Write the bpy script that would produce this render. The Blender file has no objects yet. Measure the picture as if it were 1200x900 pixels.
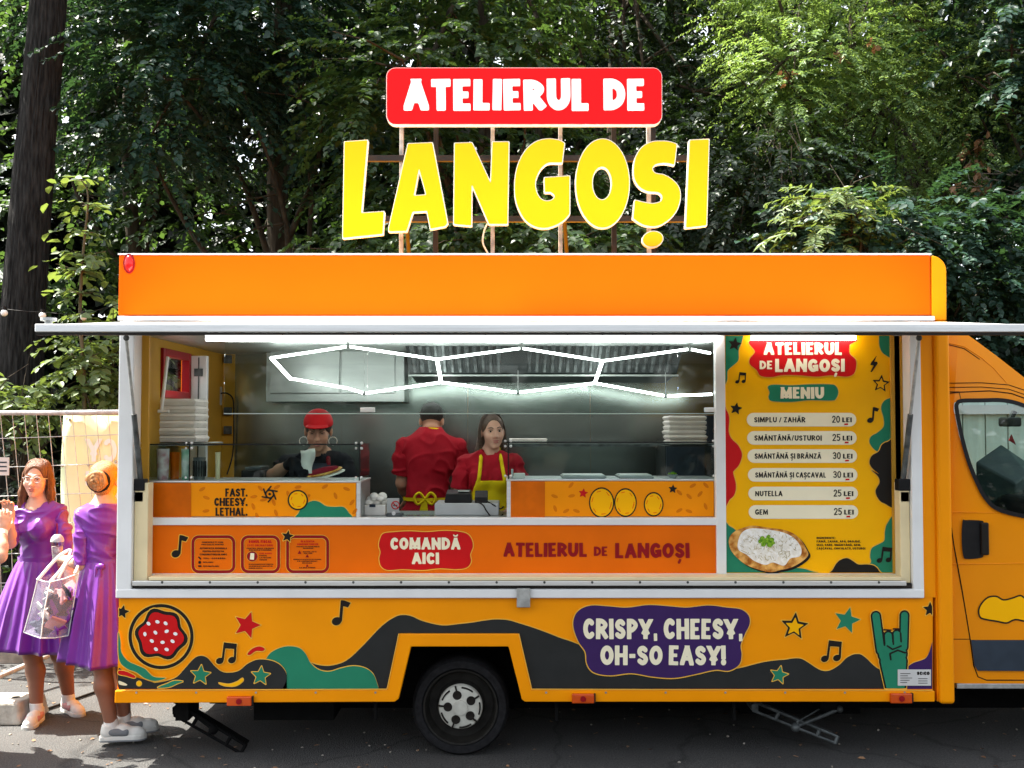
import bpy, math, random
import numpy as np
from mathutils import Vector, Matrix
from mathutils.geometry import tessellate_polygon

random.seed(7)
RNG = np.random.default_rng(11)
SC = bpy.context.scene
COL = SC.collection
PI = math.pi
R = math.radians

# ------------------------------------------------------------------ camera, sky, sun, exposure
CAM = Vector((0.0, -6.3, 2.01)); TILT = R(2.2); FOC = 1229.0
cd = bpy.data.cameras.new('camera'); cd.sensor_width = 36.0; cd.lens = 36.0*FOC/1200.0
cd.clip_start = 0.05; cd.clip_end = 3000
cam = bpy.data.objects.new('camera', cd); COL.objects.link(cam)
cam.location = CAM; cam.rotation_euler = (R(90)+TILT, 0, 0)
SC.camera = cam

SUN_EL = R(58); SUN_AZ = math.atan2(-0.80, 0.22)      # azimuth from +Y towards +X
SUN_DIR = Vector((math.sin(SUN_AZ)*math.cos(SUN_EL), math.cos(SUN_AZ)*math.cos(SUN_EL), math.sin(SUN_EL)))
wd = bpy.data.worlds.new('World'); SC.world = wd; wd.use_nodes = True
nt = wd.node_tree; nt.nodes.clear()
sky = nt.nodes.new('ShaderNodeTexSky'); sky.sky_type = 'NISHITA'; sky.sun_disc = False
sky.sun_elevation = SUN_EL; sky.sun_rotation = SUN_AZ; sky.air_density = 1.0; sky.dust_density = 2.5; sky.ozone_density = 0.6
bg = nt.nodes.new('ShaderNodeBackground'); bg.inputs['Strength'].default_value = 0.11
ow = nt.nodes.new('ShaderNodeOutputWorld')
hs = nt.nodes.new('ShaderNodeHueSaturation'); hs.inputs['Saturation'].default_value = 0.32
nt.links.new(sky.outputs[0], hs.inputs['Color']); nt.links.new(hs.outputs[0], bg.inputs[0]); nt.links.new(bg.outputs[0], ow.inputs[0])
sl = bpy.data.lights.new('sun', 'SUN'); sl.energy = 5.0; sl.angle = R(0.5); sl.color = (1.0, 0.95, 0.86)
so = bpy.data.objects.new('sun', sl); COL.objects.link(so)
so.rotation_euler = SUN_DIR.to_track_quat('Z', 'Y').to_euler(); so.location = (-6, 3, 12)
SC.view_settings.view_transform = 'Standard'; SC.view_settings.look = 'None'
SC.view_settings.gamma = 1.0; SC.view_settings.use_curve_mapping = False
SC.view_settings.exposure = 2.2
try:
    SC.cycles.max_bounces = 8; SC.cycles.transparent_max_bounces = 12; SC.cycles.caustics_reflective = False
    SC.cycles.caustics_refractive = False; SC.cycles.use_denoising = True
except Exception: pass

def ray(px, py):
    x = (px-600)/FOC; y = -(py-450)/FOC
    return Vector((x, math.cos(TILT)-y*math.sin(TILT), math.sin(TILT)+y*math.cos(TILT)))
def W(px, py, Y=0.0):
    d = ray(px, py); return CAM + d*((Y-CAM.y)/d.y)
def WZ(px, py, z=0.0):
    d = ray(px, py); return CAM + d*((z-CAM.z)/d.z)
def WX(px, py, X):
    d = ray(px, py); return CAM + d*((X-CAM.x)/d.x)

# ------------------------------------------------------------------ materials
def mat(name, col, rough=0.5, metal=0.0, var=0.06, vscale=6.0, bump=0.0, bscale=40.0, coat=0.0, stretch=(1,1,1),
        emit=0.0, spec=0.16, col2=None, alpha=1.0, trans=0.0, ior=1.45, rvar=0.0, sheen=0.0, sss=0.0, detail=4):
    m = bpy.data.materials.new(name); m.use_nodes = True
    n = m.node_tree.nodes; l = m.node_tree.links; b = n['Principled BSDF']
    b.inputs['Roughness'].default_value = rough; b.inputs['Metallic'].default_value = metal
    b.inputs['Specular IOR Level'].default_value = spec; b.inputs['IOR'].default_value = ior
    b.inputs['Coat Weight'].default_value = coat; b.inputs['Coat Roughness'].default_value = 0.08
    b.inputs['Alpha'].default_value = alpha; b.inputs['Transmission Weight'].default_value = trans
    if sheen: b.inputs['Sheen Weight'].default_value = sheen
    if sss:
        b.inputs['Subsurface Weight'].default_value = sss; b.inputs['Subsurface Radius'].default_value = (0.012, 0.005, 0.003)
        b.inputs['Subsurface Scale'].default_value = 1.0
    tc = n.new('ShaderNodeTexCoord'); mp = n.new('ShaderNodeMapping'); mp.inputs['Scale'].default_value = stretch
    l.new(tc.outputs['Object'], mp.inputs[0])
    nz = n.new('ShaderNodeTexNoise'); nz.inputs['Scale'].default_value = vscale; nz.inputs['Detail'].default_value = detail
    l.new(mp.outputs[0], nz.inputs['Vector'])
    rp = n.new('ShaderNodeValToRGB')
    c = Vector(col); hi = Vector(col2) if col2 else c*(1+var)
    lo = c*(1-var) if not col2 else c
    rp.color_ramp.elements[0].position = 0.35; rp.color_ramp.elements[1].position = 0.65
    rp.color_ramp.elements[0].color = (*lo, 1); rp.color_ramp.elements[1].color = (*hi, 1)
    l.new(nz.outputs['Fac'], rp.inputs[0]); l.new(rp.outputs[0], b.inputs['Base Color'])
    if rvar:
        mr = n.new('ShaderNodeMapRange'); mr.inputs['To Min'].default_value = max(0.02, rough-rvar); mr.inputs['To Max'].default_value = rough+rvar
        l.new(nz.outputs['Fac'], mr.inputs[0]); l.new(mr.outputs[0], b.inputs['Roughness'])
    if bump:
        nb = n.new('ShaderNodeTexNoise'); nb.inputs['Scale'].default_value = bscale; nb.inputs['Detail'].default_value = 5
        l.new(mp.outputs[0], nb.inputs['Vector'])
        bp = n.new('ShaderNodeBump'); bp.inputs['Strength'].default_value = bump; bp.inputs['Distance'].default_value = 0.01
        l.new(nb.outputs['Fac'], bp.inputs['Height']); l.new(bp.outputs[0], b.inputs['Normal'])
    if emit:
        b.inputs['Emission Color'].default_value = (*col, 1); b.inputs['Emission Strength'].default_value = emit
    return m

def leaf_mat(name, dark, light, trans=(0.25, 0.42, 0.04), tw=0.35, rough=0.45, spec=0.34):
    m = bpy.data.materials.new(name); m.use_nodes = True
    n = m.node_tree.nodes; l = m.node_tree.links; b = n['Principled BSDF']; o = n['Material Output']
    g = n.new('ShaderNodeNewGeometry'); rp = n.new('ShaderNodeValToRGB')
    rp.color_ramp.elements[0].color = (*dark, 1); rp.color_ramp.elements[1].color = (*light, 1)
    l.new(g.outputs['Random Per Island'], rp.inputs[0]); l.new(rp.outputs[0], b.inputs['Base Color'])
    b.inputs['Roughness'].default_value = rough; b.inputs['Specular IOR Level'].default_value = spec
    t = n.new('ShaderNodeBsdfTranslucent'); t.inputs[0].default_value = (*trans, 1)
    mx = n.new('ShaderNodeMixShader'); mx.inputs[0].default_value = tw
    l.new(b.outputs[0], mx.inputs[1]); l.new(t.outputs[0], mx.inputs[2]); l.new(mx.outputs[0], o.inputs[0])
    return m

def glass_mat(name, tint=(0.9, 0.96, 0.95), gloss=0.08):
    m = bpy.data.materials.new(name); m.use_nodes = True
    n = m.node_tree.nodes; l = m.node_tree.links; o = n['Material Output']; n.remove(n['Principled BSDF'])
    tr = n.new('ShaderNodeBsdfTransparent'); tr.inputs[0].default_value = (*tint, 1)
    gl = n.new('ShaderNodeBsdfGlossy'); gl.inputs['Roughness'].default_value = 0.02
    lw = n.new('ShaderNodeLayerWeight'); lw.inputs[0].default_value = .5
    pw = n.new('ShaderNodeMath'); pw.operation = 'POWER'; pw.inputs[1].default_value = 4.0
    ad = n.new('ShaderNodeMath'); ad.operation = 'MULTIPLY_ADD'; ad.inputs[1].default_value = 0.5; ad.inputs[2].default_value = gloss*0.3
    l.new(lw.outputs['Facing'], pw.inputs[0]); l.new(pw.outputs[0], ad.inputs[0])
    mx = n.new('ShaderNodeMixShader'); l.new(ad.outputs[0], mx.inputs[0])
    l.new(tr.outputs[0], mx.inputs[1]); l.new(gl.outputs[0], mx.inputs[2]); l.new(mx.outputs[0], o.inputs[0])
    return m

M = {}
M['fascia'] = mat('fascia_orange', (0.88, 0.105, 0.0), 0.42, var=0.02, vscale=1.5, bump=0.03, bscale=30, spec=.08)
M['orange'] = mat('body_orange', (0.92, 0.31, 0.0), 0.42, var=0.05, vscale=2.0, coat=0.03, bump=0.04, bscale=25)
M['cab'] = mat('cab_orange', (0.80, 0.262, 0.0), 0.36, var=0.04, vscale=2.0, coat=0.12, bump=0.02, bscale=20)
M['counter_orange'] = mat('counter_orange', (0.80, 0.150, 0.0), 0.42, var=0.05, vscale=3, coat=0.03)
M['case_orange'] = mat('case_orange', (0.90, 0.29, 0.0), 0.42, var=0.04, vscale=3, coat=0.03)
M['case_brown'] = mat('case_deep_orange', (0.62, 0.125, 0.0), 0.42, var=0.10, vscale=9, coat=0.03)
M['case_dot'] = mat('sprinkle_orange', (0.68, 0.17, 0.0), 0.4, var=0.05)
M['menu_orange'] = mat('menu_amber', (0.95, 0.47, 0.0), 0.40, var=0.03, vscale=3)
M['red'] = mat('vinyl_red', (0.56, 0.008, 0.010), 0.42, var=0.04)
M['darkred'] = mat('vinyl_deep_red', (0.27, 0.008, 0.012), 0.4, var=0.05)
M['green'] = mat('vinyl_green', (0.018, 0.21, 0.115), 0.38, var=0.05, coat=0.1)
M['charcoal'] = mat('vinyl_charcoal', (0.020, 0.022, 0.022), 0.42, var=0.1, coat=0.1)
M['purple_v'] = mat('vinyl_purple', (0.040, 0.014, 0.098), 0.35, var=0.06, coat=0.15)
M['cream'] = mat('vinyl_cream', (0.85, 0.74, 0.48), 0.4, var=0.03)
M['cream2'] = mat('vinyl_pale_cream', (0.90, 0.83, 0.60), 0.4, var=0.02)
M['line'] = mat('vinyl_yellow_line', (0.85, 0.47, 0.06), 0.4, var=0.03)
M['black'] = mat('black_plastic', (0.012, 0.012, 0.013), 0.4, var=0.15, vscale=20)
M['ink'] = mat('ink_black', (0.014, 0.012, 0.010), 0.45, var=0.1)
M['rubber'] = mat('tyre_rubber', (0.012, 0.012, 0.013), 0.75, var=0.3, vscale=30, bump=0.3, bscale=60)
M['under'] = mat('underbody_black', (0.003, 0.003, 0.003), 0.8, spec=.15, var=0.3, vscale=15, bump=0.3)
M['steelrim'] = mat('black_steel_rim', (0.016, 0.015, 0.013), 0.5, var=0.3, vscale=18)
M['hubcap'] = mat('hubcap_silver', (0.55, 0.55, 0.48), 0.45, metal=0.1, var=0.12, vscale=14)
M['white'] = mat('white_paint', (0.78, 0.79, 0.78), 0.35, var=0.03, coat=0.15)
M['alu'] = mat('aluminium', (0.70, 0.71, 0.71), 0.36, metal=0.75, var=0.06, vscale=12, stretch=(0.2, 1, 6), rvar=0.08)
M['creamprofile'] = mat('cream_profile', (0.78, 0.66, 0.40), 0.45, var=0.05)
M['steel'] = mat('stainless_steel', (0.27, 0.305, 0.28), 0.22, metal=0.93, var=0.14, vscale=2.2, bump=0.03, bscale=1.6, stretch=(0.35, 1, 1.0), rvar=0.08)
M['steelcab'] = mat('brushed_steel', (0.38, 0.40, 0.385), 0.42, metal=0.75, var=0.06, vscale=5, stretch=(0.4, 1, 3), rvar=0.06)
M['hood'] = mat('hood_dark_steel', (0.035, 0.04, 0.04), 0.45, metal=0.3, var=0.15)
M['yellow_in'] = mat('inner_yellow', (0.50, 0.27, 0.03), 0.5, var=0.12, vscale=1.6)
M['floor_in'] = mat('inner_floor', (0.16, 0.15, 0.14), 0.6, var=0.15)
M['led'] = mat('led_tube', (1.0, 1.0, 0.97), 0.4, emit=4.4, var=0.0)
M['ledstrip'] = mat('led_strip', (1.0, 0.99, 0.95), 0.4, emit=3.2, var=0.0)
M['glass'] = glass_mat('clear_glass')
M['glassedge'] = mat('glass_edge', (0.55, 0.66, 0.62), 0.2, var=0.05)
M['amber'] = mat('amber_lens', (0.60, 0.075, 0.006), 0.25, var=0.1, coat=0.5)
M['redlens'] = mat('red_lens', (0.55, 0.012, 0.012), 0.2, var=0.1, coat=0.5)
M['zinc'] = mat('galvanised_steel', (0.40, 0.41, 0.40), 0.5, metal=0.7, var=0.2, vscale=25)
M['darksteel'] = mat('grimy_steel', (0.10, 0.11, 0.11), 0.55, metal=0.5, var=0.4, vscale=18)
M['sign_red'] = mat('sign_red', (0.80, 0.002, 0.004), 0.5, var=0.01, spec=.2)
M['sign_yellow'] = mat('sign_yellow', (0.92, 0.45, 0.0), 0.45, var=0.01, spec=.2)
M['sign_white'] = mat('sign_white', (0.86, 0.85, 0.82), 0.4, var=0.02)
M['sign_side'] = mat('sign_return', (0.78, 0.75, 0.66), 0.5, var=0.06)
M['signpost'] = mat('sign_post_steel', (0.40, 0.38, 0.35), 0.5, metal=0.3, var=0.3, vscale=20)
M['darktube'] = mat('dark_tube', (0.035, 0.03, 0.028), 0.5, metal=0.3, var=0.2)
M['bluegrey'] = mat('blue_grey_trim', (0.030, 0.042, 0.058), 0.5, var=0.1, vscale=9)
M['cabglass'] = mat('cab_glass_dark', (0.015, 0.03, 0.032), 0.04, var=0.2, spec=0.8, coat=0.6)
M['paper'] = mat('white_card', (0.74, 0.72, 0.66), 0.7, var=0.06, vscale=18)
M['foam'] = mat('white_foam', (0.80, 0.78, 0.72), 0.65, var=0.05, vscale=12, bump=0.1)
M['grey_plastic'] = mat('grey_plastic', (0.46, 0.48, 0.47), 0.45, var=0.05)
M['sticker'] = mat('pale_sticker', (0.60, 0.60, 0.58), 0.4, var=0.05)
M['dough'] = mat('fried_dough', (0.38, 0.12, 0.015), 0.5, col2=(0.85, 0.48, 0.13), vscale=28, bump=0.4)
M['cheese'] = mat('grated_cheese', (0.80, 0.76, 0.66), 0.5, col2=(0.95, 0.94, 0.90), vscale=45, bump=0.2, bscale=50)
M['herb'] = mat('chopped_herb', (0.06, 0.20, 0.01), 0.5, col2=(0.28, 0.50, 0.03), vscale=70)

# ------------------------------------------------------------------ object helpers
def wloc(o):
    v = Vector((0, 0, 0))
    while o: v += o.location; o = o.parent
    return v
def link(name, me, parent=None, mats=(), smooth=None, bevel=0.0, seg=2):
    o = bpy.data.objects.new(name, me); COL.objects.link(o)
    for m in mats: me.materials.append(m)
    if parent: o.parent = parent
    if smooth is not None and len(me.polygons):
        me.polygons.foreach_set('use_smooth', [True]*len(me.polygons))
        if smooth < 179: me.set_sharp_from_angle(angle=R(smooth))
    if bevel:
        b = o.modifiers.new('bevel', 'BEVEL'); b.width = bevel; b.segments = seg; b.limit_method = 'ANGLE'; b.angle_limit = R(40)
    return o
def thing(name, label, cat, loc=(0, 0, 0), group=None, rotz=0.0):
    o = bpy.data.objects.new(name, None); COL.objects.link(o); o.location = loc; o.rotation_euler = (0, 0, rotz)
    o.empty_display_size = 0.1
    o['label'] = label; o['category'] = cat
    if group: o['group'] = group
    return o
def tag(o, label, cat, group=None):
    o['label'] = label; o['category'] = cat
    if group: o['group'] = group
    return o
class MB:
    def __init__(s): s.v = []; s.f = []; s.mi = []
    def add(s, vs, fs, mi=0):
        b = len(s.v); s.v += [tuple(v) for v in vs]
        for f in fs: s.f.append([b+i for i in f]); s.mi.append(mi)
        return s
    def box(s, x0, x1, y0, y1, z0, z1, mi=0):
        vs = [(x, y, z) for x in (x0, x1) for y in (y0, y1) for z in (z0, z1)]
        return s.add(vs, [(0,1,3,2), (4,6,7,5), (0,4,5,1), (2,3,7,6), (0,2,6,4), (1,5,7,3)], mi)
    def hexa(s, p8, mi=0):      # bottom 4 (ccw), top 4
        return s.add(p8, [(3,2,1,0), (4,5,6,7), (0,1,5,4), (1,2,6,5), (2,3,7,6), (3,0,4,7)], mi)
    def tube(s, pts, r, n=10, mi=0, cap=True):
        pts = [Vector(p) for p in pts]
        rs = r if isinstance(r, (list, tuple)) else [r]*len(pts)
        vs = []; up = Vector((0, 0, 1))
        prev = None
        for i, p in enumerate(pts):
            t = (pts[min(i+1, len(pts)-1)]-pts[max(i-1, 0)]).normalized()
            if prev is None:
                a = up if abs(t.dot(up)) < 0.9 else Vector((1, 0, 0))
                u = t.cross(a).normalized()
            else:
                u = (prev - t*prev.dot(t)).normalized()
            prev = u; w = t.cross(u)
            for k in range(n):
                an = 2*PI*k/n
                vs.append(p + (u*math.cos(an)+w*math.sin(an))*rs[i])
        fs = []
        for i in range(len(pts)-1):
            for k in range(n):
                fs.append((i*n+k, i*n+(k+1) % n, (i+1)*n+(k+1) % n, (i+1)*n+k))
        if cap:
            fs.append(tuple(range(n-1, -1, -1))); e = (len(pts)-1)*n; fs.append(tuple(range(e, e+n)))
        return s.add(vs, fs, mi)
    def lathe(s, prof, c, axis='z', n=32, mi=0):
        vs = []
        for (r, h) in prof:
            for k in range(n):
                a = 2*PI*k/n; x, y = r*math.cos(a), r*math.sin(a)
                if axis == 'z': vs.append((c[0]+x, c[1]+y, c[2]+h))
                elif axis == 'y': vs.append((c[0]+x, c[1]+h, c[2]+y))
                else: vs.append((c[0]+h, c[1]+x, c[2]+y))
        fs = [(i*n+k, i*n+(k+1) % n, (i+1)*n+(k+1) % n, (i+1)*n+k) for i in range(len(prof)-1) for k in range(n)]
        return s.add(vs, fs, mi)
    def prism(s, poly, y0, y1, mi=0, cap=True):      # poly: list of (x,z) loops or one loop, extruded along Y
        loops = poly if isinstance(poly[0][0], (list, tuple, Vector)) else [poly]
        flat = [p for lp in loops for p in lp]; n = len(flat)
        tris = tessellate_polygon([[Vector((p[0], p[1], 0)) for p in lp] for lp in loops])
        vs = [(p[0], y0, p[1]) for p in flat]+[(p[0], y1, p[1]) for p in flat]
        fs = [tuple(t) for t in tris]+[tuple(n+i for i in reversed(t)) for t in tris]
        b = 0
        for lp in loops:
            m = len(lp)
            for i in range(m): fs.append((b+i, b+(i+1) % m, n+b+(i+1) % m, n+b+i))
            b += m
        return s.add(vs, fs, mi)
    def ball(s, c, r, n=16, m=10, mi=0):
        rx, ry, rz = r if isinstance(r, (tuple, list)) else (r, r, r)
        vs = [(c[0], c[1], c[2]-rz)]
        for i in range(1, m):
            a = -PI/2+PI*i/m
            for k in range(n):
                b = 2*PI*k/n
                vs.append((c[0]+rx*math.cos(a)*math.cos(b), c[1]+ry*math.cos(a)*math.sin(b), c[2]+rz*math.sin(a)))
        vs.append((c[0], c[1], c[2]+rz))
        fs = [(0, 1+(k+1) % n, 1+k) for k in range(n)]
        for i in range(m-2):
            for k in range(n): fs.append((1+i*n+k, 1+i*n+(k+1) % n, 1+(i+1)*n+(k+1) % n, 1+(i+1)*n+k))
        t = len(vs)-1; b = 1+(m-2)*n
        fs += [(t, b+k, b+(k+1) % n) for k in range(n)]
        return s.add(vs, fs, mi)
    def build(s, name, mats, parent=None, world=True, smooth=None, bevel=0.0, seg=2):
        me = bpy.data.meshes.new(name)
        off = wloc(parent) if (parent and world) else Vector((0, 0, 0))
        me.from_pydata([(v[0]-off.x, v[1]-off.y, v[2]-off.z) for v in s.v], [], s.f)
        mats = mats if isinstance(mats, (list, tuple)) else [mats]
        me.polygons.foreach_set('material_index', s.mi)
        me.validate(); 
        import bmesh
        bm = bmesh.new(); bm.from_mesh(me); bmesh.ops.recalc_face_normals(bm, faces=bm.faces); bm.to_mesh(me); bm.free()
        return link(name, me, parent, mats, smooth, bevel, seg)

# ------------------------------------------------------------------ flat art: SDF glyphs, contours, decals
def contours(f, x0, y0, cell, level=0.0):
    g = f-level; ny, nx = g.shape
    s = g < 0
    cs = s[:-1, :-1]*1+s[:-1, 1:]*2+s[1:, 1:]*4+s[1:, :-1]*8
    jj, ii = np.nonzero((cs > 0) & (cs < 15))
    TBL = {1:[(3,0)],2:[(0,1)],3:[(3,1)],4:[(1,2)],5:[(3,0),(1,2)],6:[(0,2)],7:[(3,2)],8:[(2,3)],9:[(2,0)],10:[(0,1),(2,3)],11:[(2,1)],12:[(1,3)],13:[(1,0)],14:[(0,3)]}
    nxt = {}; pos = {}
    def edge(i, j, e):
        if e == 0: k = ('h', i, j); a, b = g[j, i], g[j, i+1]; p = (i+a/(a-b), j)
        elif e == 2: k = ('h', i, j+1); a, b = g[j+1, i], g[j+1, i+1]; p = (i+a/(a-b), j+1)
        elif e == 3: k = ('v', i, j); a, b = g[j, i], g[j+1, i]; p = (i, j+a/(a-b))
        else: k = ('v', i+1, j); a, b = g[j, i+1], g[j+1, i+1]; p = (i+1, j+a/(a-b))
        pos[k] = p; return k
    for i, j in zip(ii.tolist(), jj.tolist()):
        for a, b in TBL[int(cs[j, i])]: nxt[edge(i, j, a)] = edge(i, j, b)
    loops = []
    while nxt:
        k0 = next(iter(nxt)); lp = []; k = k0
        while k in nxt:
            lp.append(pos[k]); k = nxt.pop(k)
        if len(lp) > 5: loops.append([(x0+p[0]*cell, y0+p[1]*cell) for p in simplify(lp, 0.08)])
    return loops
def simplify(p, tol):
    P = np.array(p); keep = np.zeros(len(P), bool); n = len(P)
    far = int(np.argmax(((P-P[0])**2).sum(1)))
    keep[0] = keep[far] = True
    st = [(0, far), (far, n)]
    while st:
        a, b = st.pop()
        if b-a < 2: continue
        A = P[a]; B = P[b % n]; d = B-A; L = np.hypot(*d)+1e-9
        q = P[a+1:b]-A; dist = np.abs(q[:, 0]*d[1]-q[:, 1]*d[0])/L
        k = int(np.argmax(dist))
        if dist[k] > tol: keep[a+1+k] = True; st += [(a, a+1+k), (a+1+k, b)]
    return P[keep].tolist()
def blur(f, n):
    for _ in range(n):
        g = np.pad(f, 1, mode='edge')
        f = (g[:-2, 1:-1]+g[2:, 1:-1]+g[1:-1, :-2]+g[1:-1, 2:]+2*f)/6
    return f
def seg_d(X, Y, a, b, r, sq):
    dx, dy = b[0]-a[0], b[1]-a[1]; L = math.hypot(dx, dy)+1e-9; ux, uy = dx/L, dy/L
    px, py = X-(a[0]+b[0])/2, Y-(a[1]+b[1])/2
    u = px*ux+py*uy; v = -px*uy+py*ux
    if sq: 
        qx = np.abs(u)-(L/2+r*(1 if sq is True else sq)); qy = np.abs(v)-r
        return np.minimum(np.maximum(qx, qy), 0)+np.hypot(np.maximum(qx, 0), np.maximum(qy, 0))
    return np.hypot(np.maximum(np.abs(u)-L/2, 0), v)-r
def poly_d(X, Y, poly):
    d = np.full(X.shape, 1e9); ins = np.zeros(X.shape, bool); n = len(poly)
    for i in range(n):
        a = poly[i]; b = poly[(i+1) % n]
        d = np.minimum(d, seg_d(X, Y, a, b, 0.0, False))
        c = ((a[1] > Y) != (b[1] > Y))
        if a[1] != b[1]: ins ^= c & (X < (b[0]-a[0])*(Y-a[1])/(b[1]-a[1])+a[0])
    return np.where(ins, -d, d)
def grid(x0, x1, y0, y1, cell):
    nx = int((x1-x0)/cell)+2; ny = int((y1-y0)/cell)+2
    X, Y = np.meshgrid(x0+np.arange(nx)*cell, y0+np.arange(ny)*cell)
    return X, Y
def spl(pts, n=6, closed=False):
    P = [np.array(p, float) for p in pts]; m = len(P); out = []
    rng = range(m) if closed else range(m-1)
    for i in rng:
        p0 = P[(i-1) % m] if closed else P[max(i-1, 0)]
        p1 = P[i]; p2 = P[(i+1) % m]
        p3 = P[(i+2) % m] if closed else P[min(i+2, m-1)]
        for k in range(n):
            t = k/n
            out.append(tuple(0.5*((2*p1)+(-p0+p2)*t+(2*p0-5*p1+4*p2-p3)*t*t+(-p0+3*p1-3*p2+p3)*t**3)))
    if not closed: out.append(tuple(P[-1]))
    return out
def arc(cx, cy, rx, ry, a0, a1, n=20):
    return [(cx+rx*math.cos(R(a0+(a1-a0)*i/n)), cy+ry*math.sin(R(a0+(a1-a0)*i/n))) for i in range(n+1)]

# skeleton glyphs in a unit box: ('L', x0,y0,x1,y1, width factor) or ('C', polyline, width factor)
L_ = lambda *a: ('L',)+a
C_ = lambda p, f=1.0: ('C', p, f)
GL = {
 'A': (.82, [L_(.02,0,.46,1), L_(.98,0,.54,1), L_(.25,.26,.75,.26,.62)]),
 'B': (.70, [L_(0,0,0,1), C_(spl([(0,1),(.5,1),(.9,.78),(.5,.54),(0,.54)]),.85), C_(spl([(0,.54),(.55,.53),(1,.27),(.55,0),(0,0)]),.85)]),
 'C': (.70, [C_(arc(.55,.5,.55,.5,50,310))]),
 'D': (.74, [L_(0,0,0,1), C_(spl([(0,1),(.4,1),(.85,.82),(1,.5),(.85,.18),(.4,0),(0,0)]),.92)]),
 'E': (.60, [L_(0,0,0,1), L_(0,1,1,1,.72), L_(0,.5,.82,.5,.66), L_(0,0,1,0,.72)]),
 'F': (.58, [L_(0,0,0,1), L_(0,1,1,1,.72), L_(0,.47,.8,.47,.68)]),
 'G': (.76, [C_(arc(.52,.5,.52,.5,50,335)), L_(1,.1,1,.40), L_(.62,.42,1,.42,.7)]),
 'H': (.76, [L_(0,0,0,1), L_(1,0,1,1), L_(0,.5,1,.5,.72)]),
 'I': (.0, [L_(.5,0,.5,1)]),
 'L': (.58, [L_(0,0,0,1), L_(0,0,1,0,.75)]),
 'M': (.98, [L_(0,0,.06,1), L_(.08,1,.5,.22,.85), L_(.5,.22,.92,1,.85), L_(.94,1,1,0)]),
 'N': (.80, [L_(0,0,0,1), L_(.02,1,.98,0,.9), L_(1,0,1,1)]),
 'O': (.80, [C_(arc(.5,.5,.5,.5,0,360,32))]),
 'P': (.68, [L_(0,0,0,1), C_(spl([(0,1),(.5,1),(1,.74),(.5,.44),(0,.44)]),.88)]),
 'R': (.72, [L_(0,0,0,1), C_(spl([(0,1),(.5,1),(.98,.76),(.5,.48),(0,.48)]),.85), L_(.42,.45,1,0,.95)]),
 'S': (.66, [C_(spl([(.95,.88),(.62,1.0),(.2,.95),(.02,.75),(.3,.55),(.72,.45),(1,.25),(.8,.04),(.4,0),(.03,.12)]),.95)]),
 'T': (.70, [L_(.5,0,.5,1), L_(0,1,1,1,.78)]),
 'U': (.76, [C_([(0,1.2),(0,.45)]+arc(.5,.42,.5,.42,180,360,16)+[(1,.45),(1,1.2)])]),
 'V': (.78, [L_(0,1,.48,0), L_(1,1,.52,0)]),
 'Y': (.76, [L_(0,1,.5,.45), L_(1,1,.5,.45), L_(.5,0,.5,.5)]),
 'Z': (.68, [L_(0,1,1,1,.75), L_(0,0,1,0,.75), L_(.9,1,.1,0,.85)]),
 '0': (.66, [C_(arc(.5,.5,.5,.5,0,360,32))]),
 '1': (.40, [L_(.7,0,.7,1), L_(0,.75,.7,1,.8)]),
 '9': (.64, [C_(arc(.5,.7,.5,.3,0,360,24)), C_(spl([(1,.7),(.95,.3),(.6,0)]))]),
 'J': (.60, [C_([(1,1.2),(1,.4)]+arc(.5,.38,.5,.38,0,-160,12))]),
 '2': (.64, [C_(spl([(.03,.78),(.25,.98),(.65,1),(.97,.76),(.7,.45),(.05,.02)])), L_(0,0,1,0,.9)]),
 '3': (.64, [C_(spl([(.03,.85),(.4,1),(.9,.85),(.8,.6),(.4,.52)])), C_(spl([(.4,.52),(.9,.42),(.95,.14),(.5,0),(.02,.12)]))]),
 '5': (.64, [L_(.08,1,.95,1,.9), L_(.08,.55,.08,1,.9), C_(spl([(.08,.55),(.55,.62),(1,.33),(.6,.01),(.03,.08)]))]),
 '!': (.0, [L_(.5,.42,.5,1), ('D', .5, .02, .58)]),
 '.': (.0, [('D', .5, .0, .55)]),
 ',': (.0, [L_(.55,.05,.3,-.18,.75)]),
 ':': (.0, [('D', .5, .12, .5), ('D', .5, .7, .5)]),
 '-': (.42, [L_(0,.45,1,.45,.8)]),
 '/': (.50, [L_(0,0,1,1,.8)]),
}
DIA = {'Ă': 'A', 'Â': 'A', 'Ș': 'S', 'Ț': 'T', 'Î': 'I'}
_gc = {}
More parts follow.
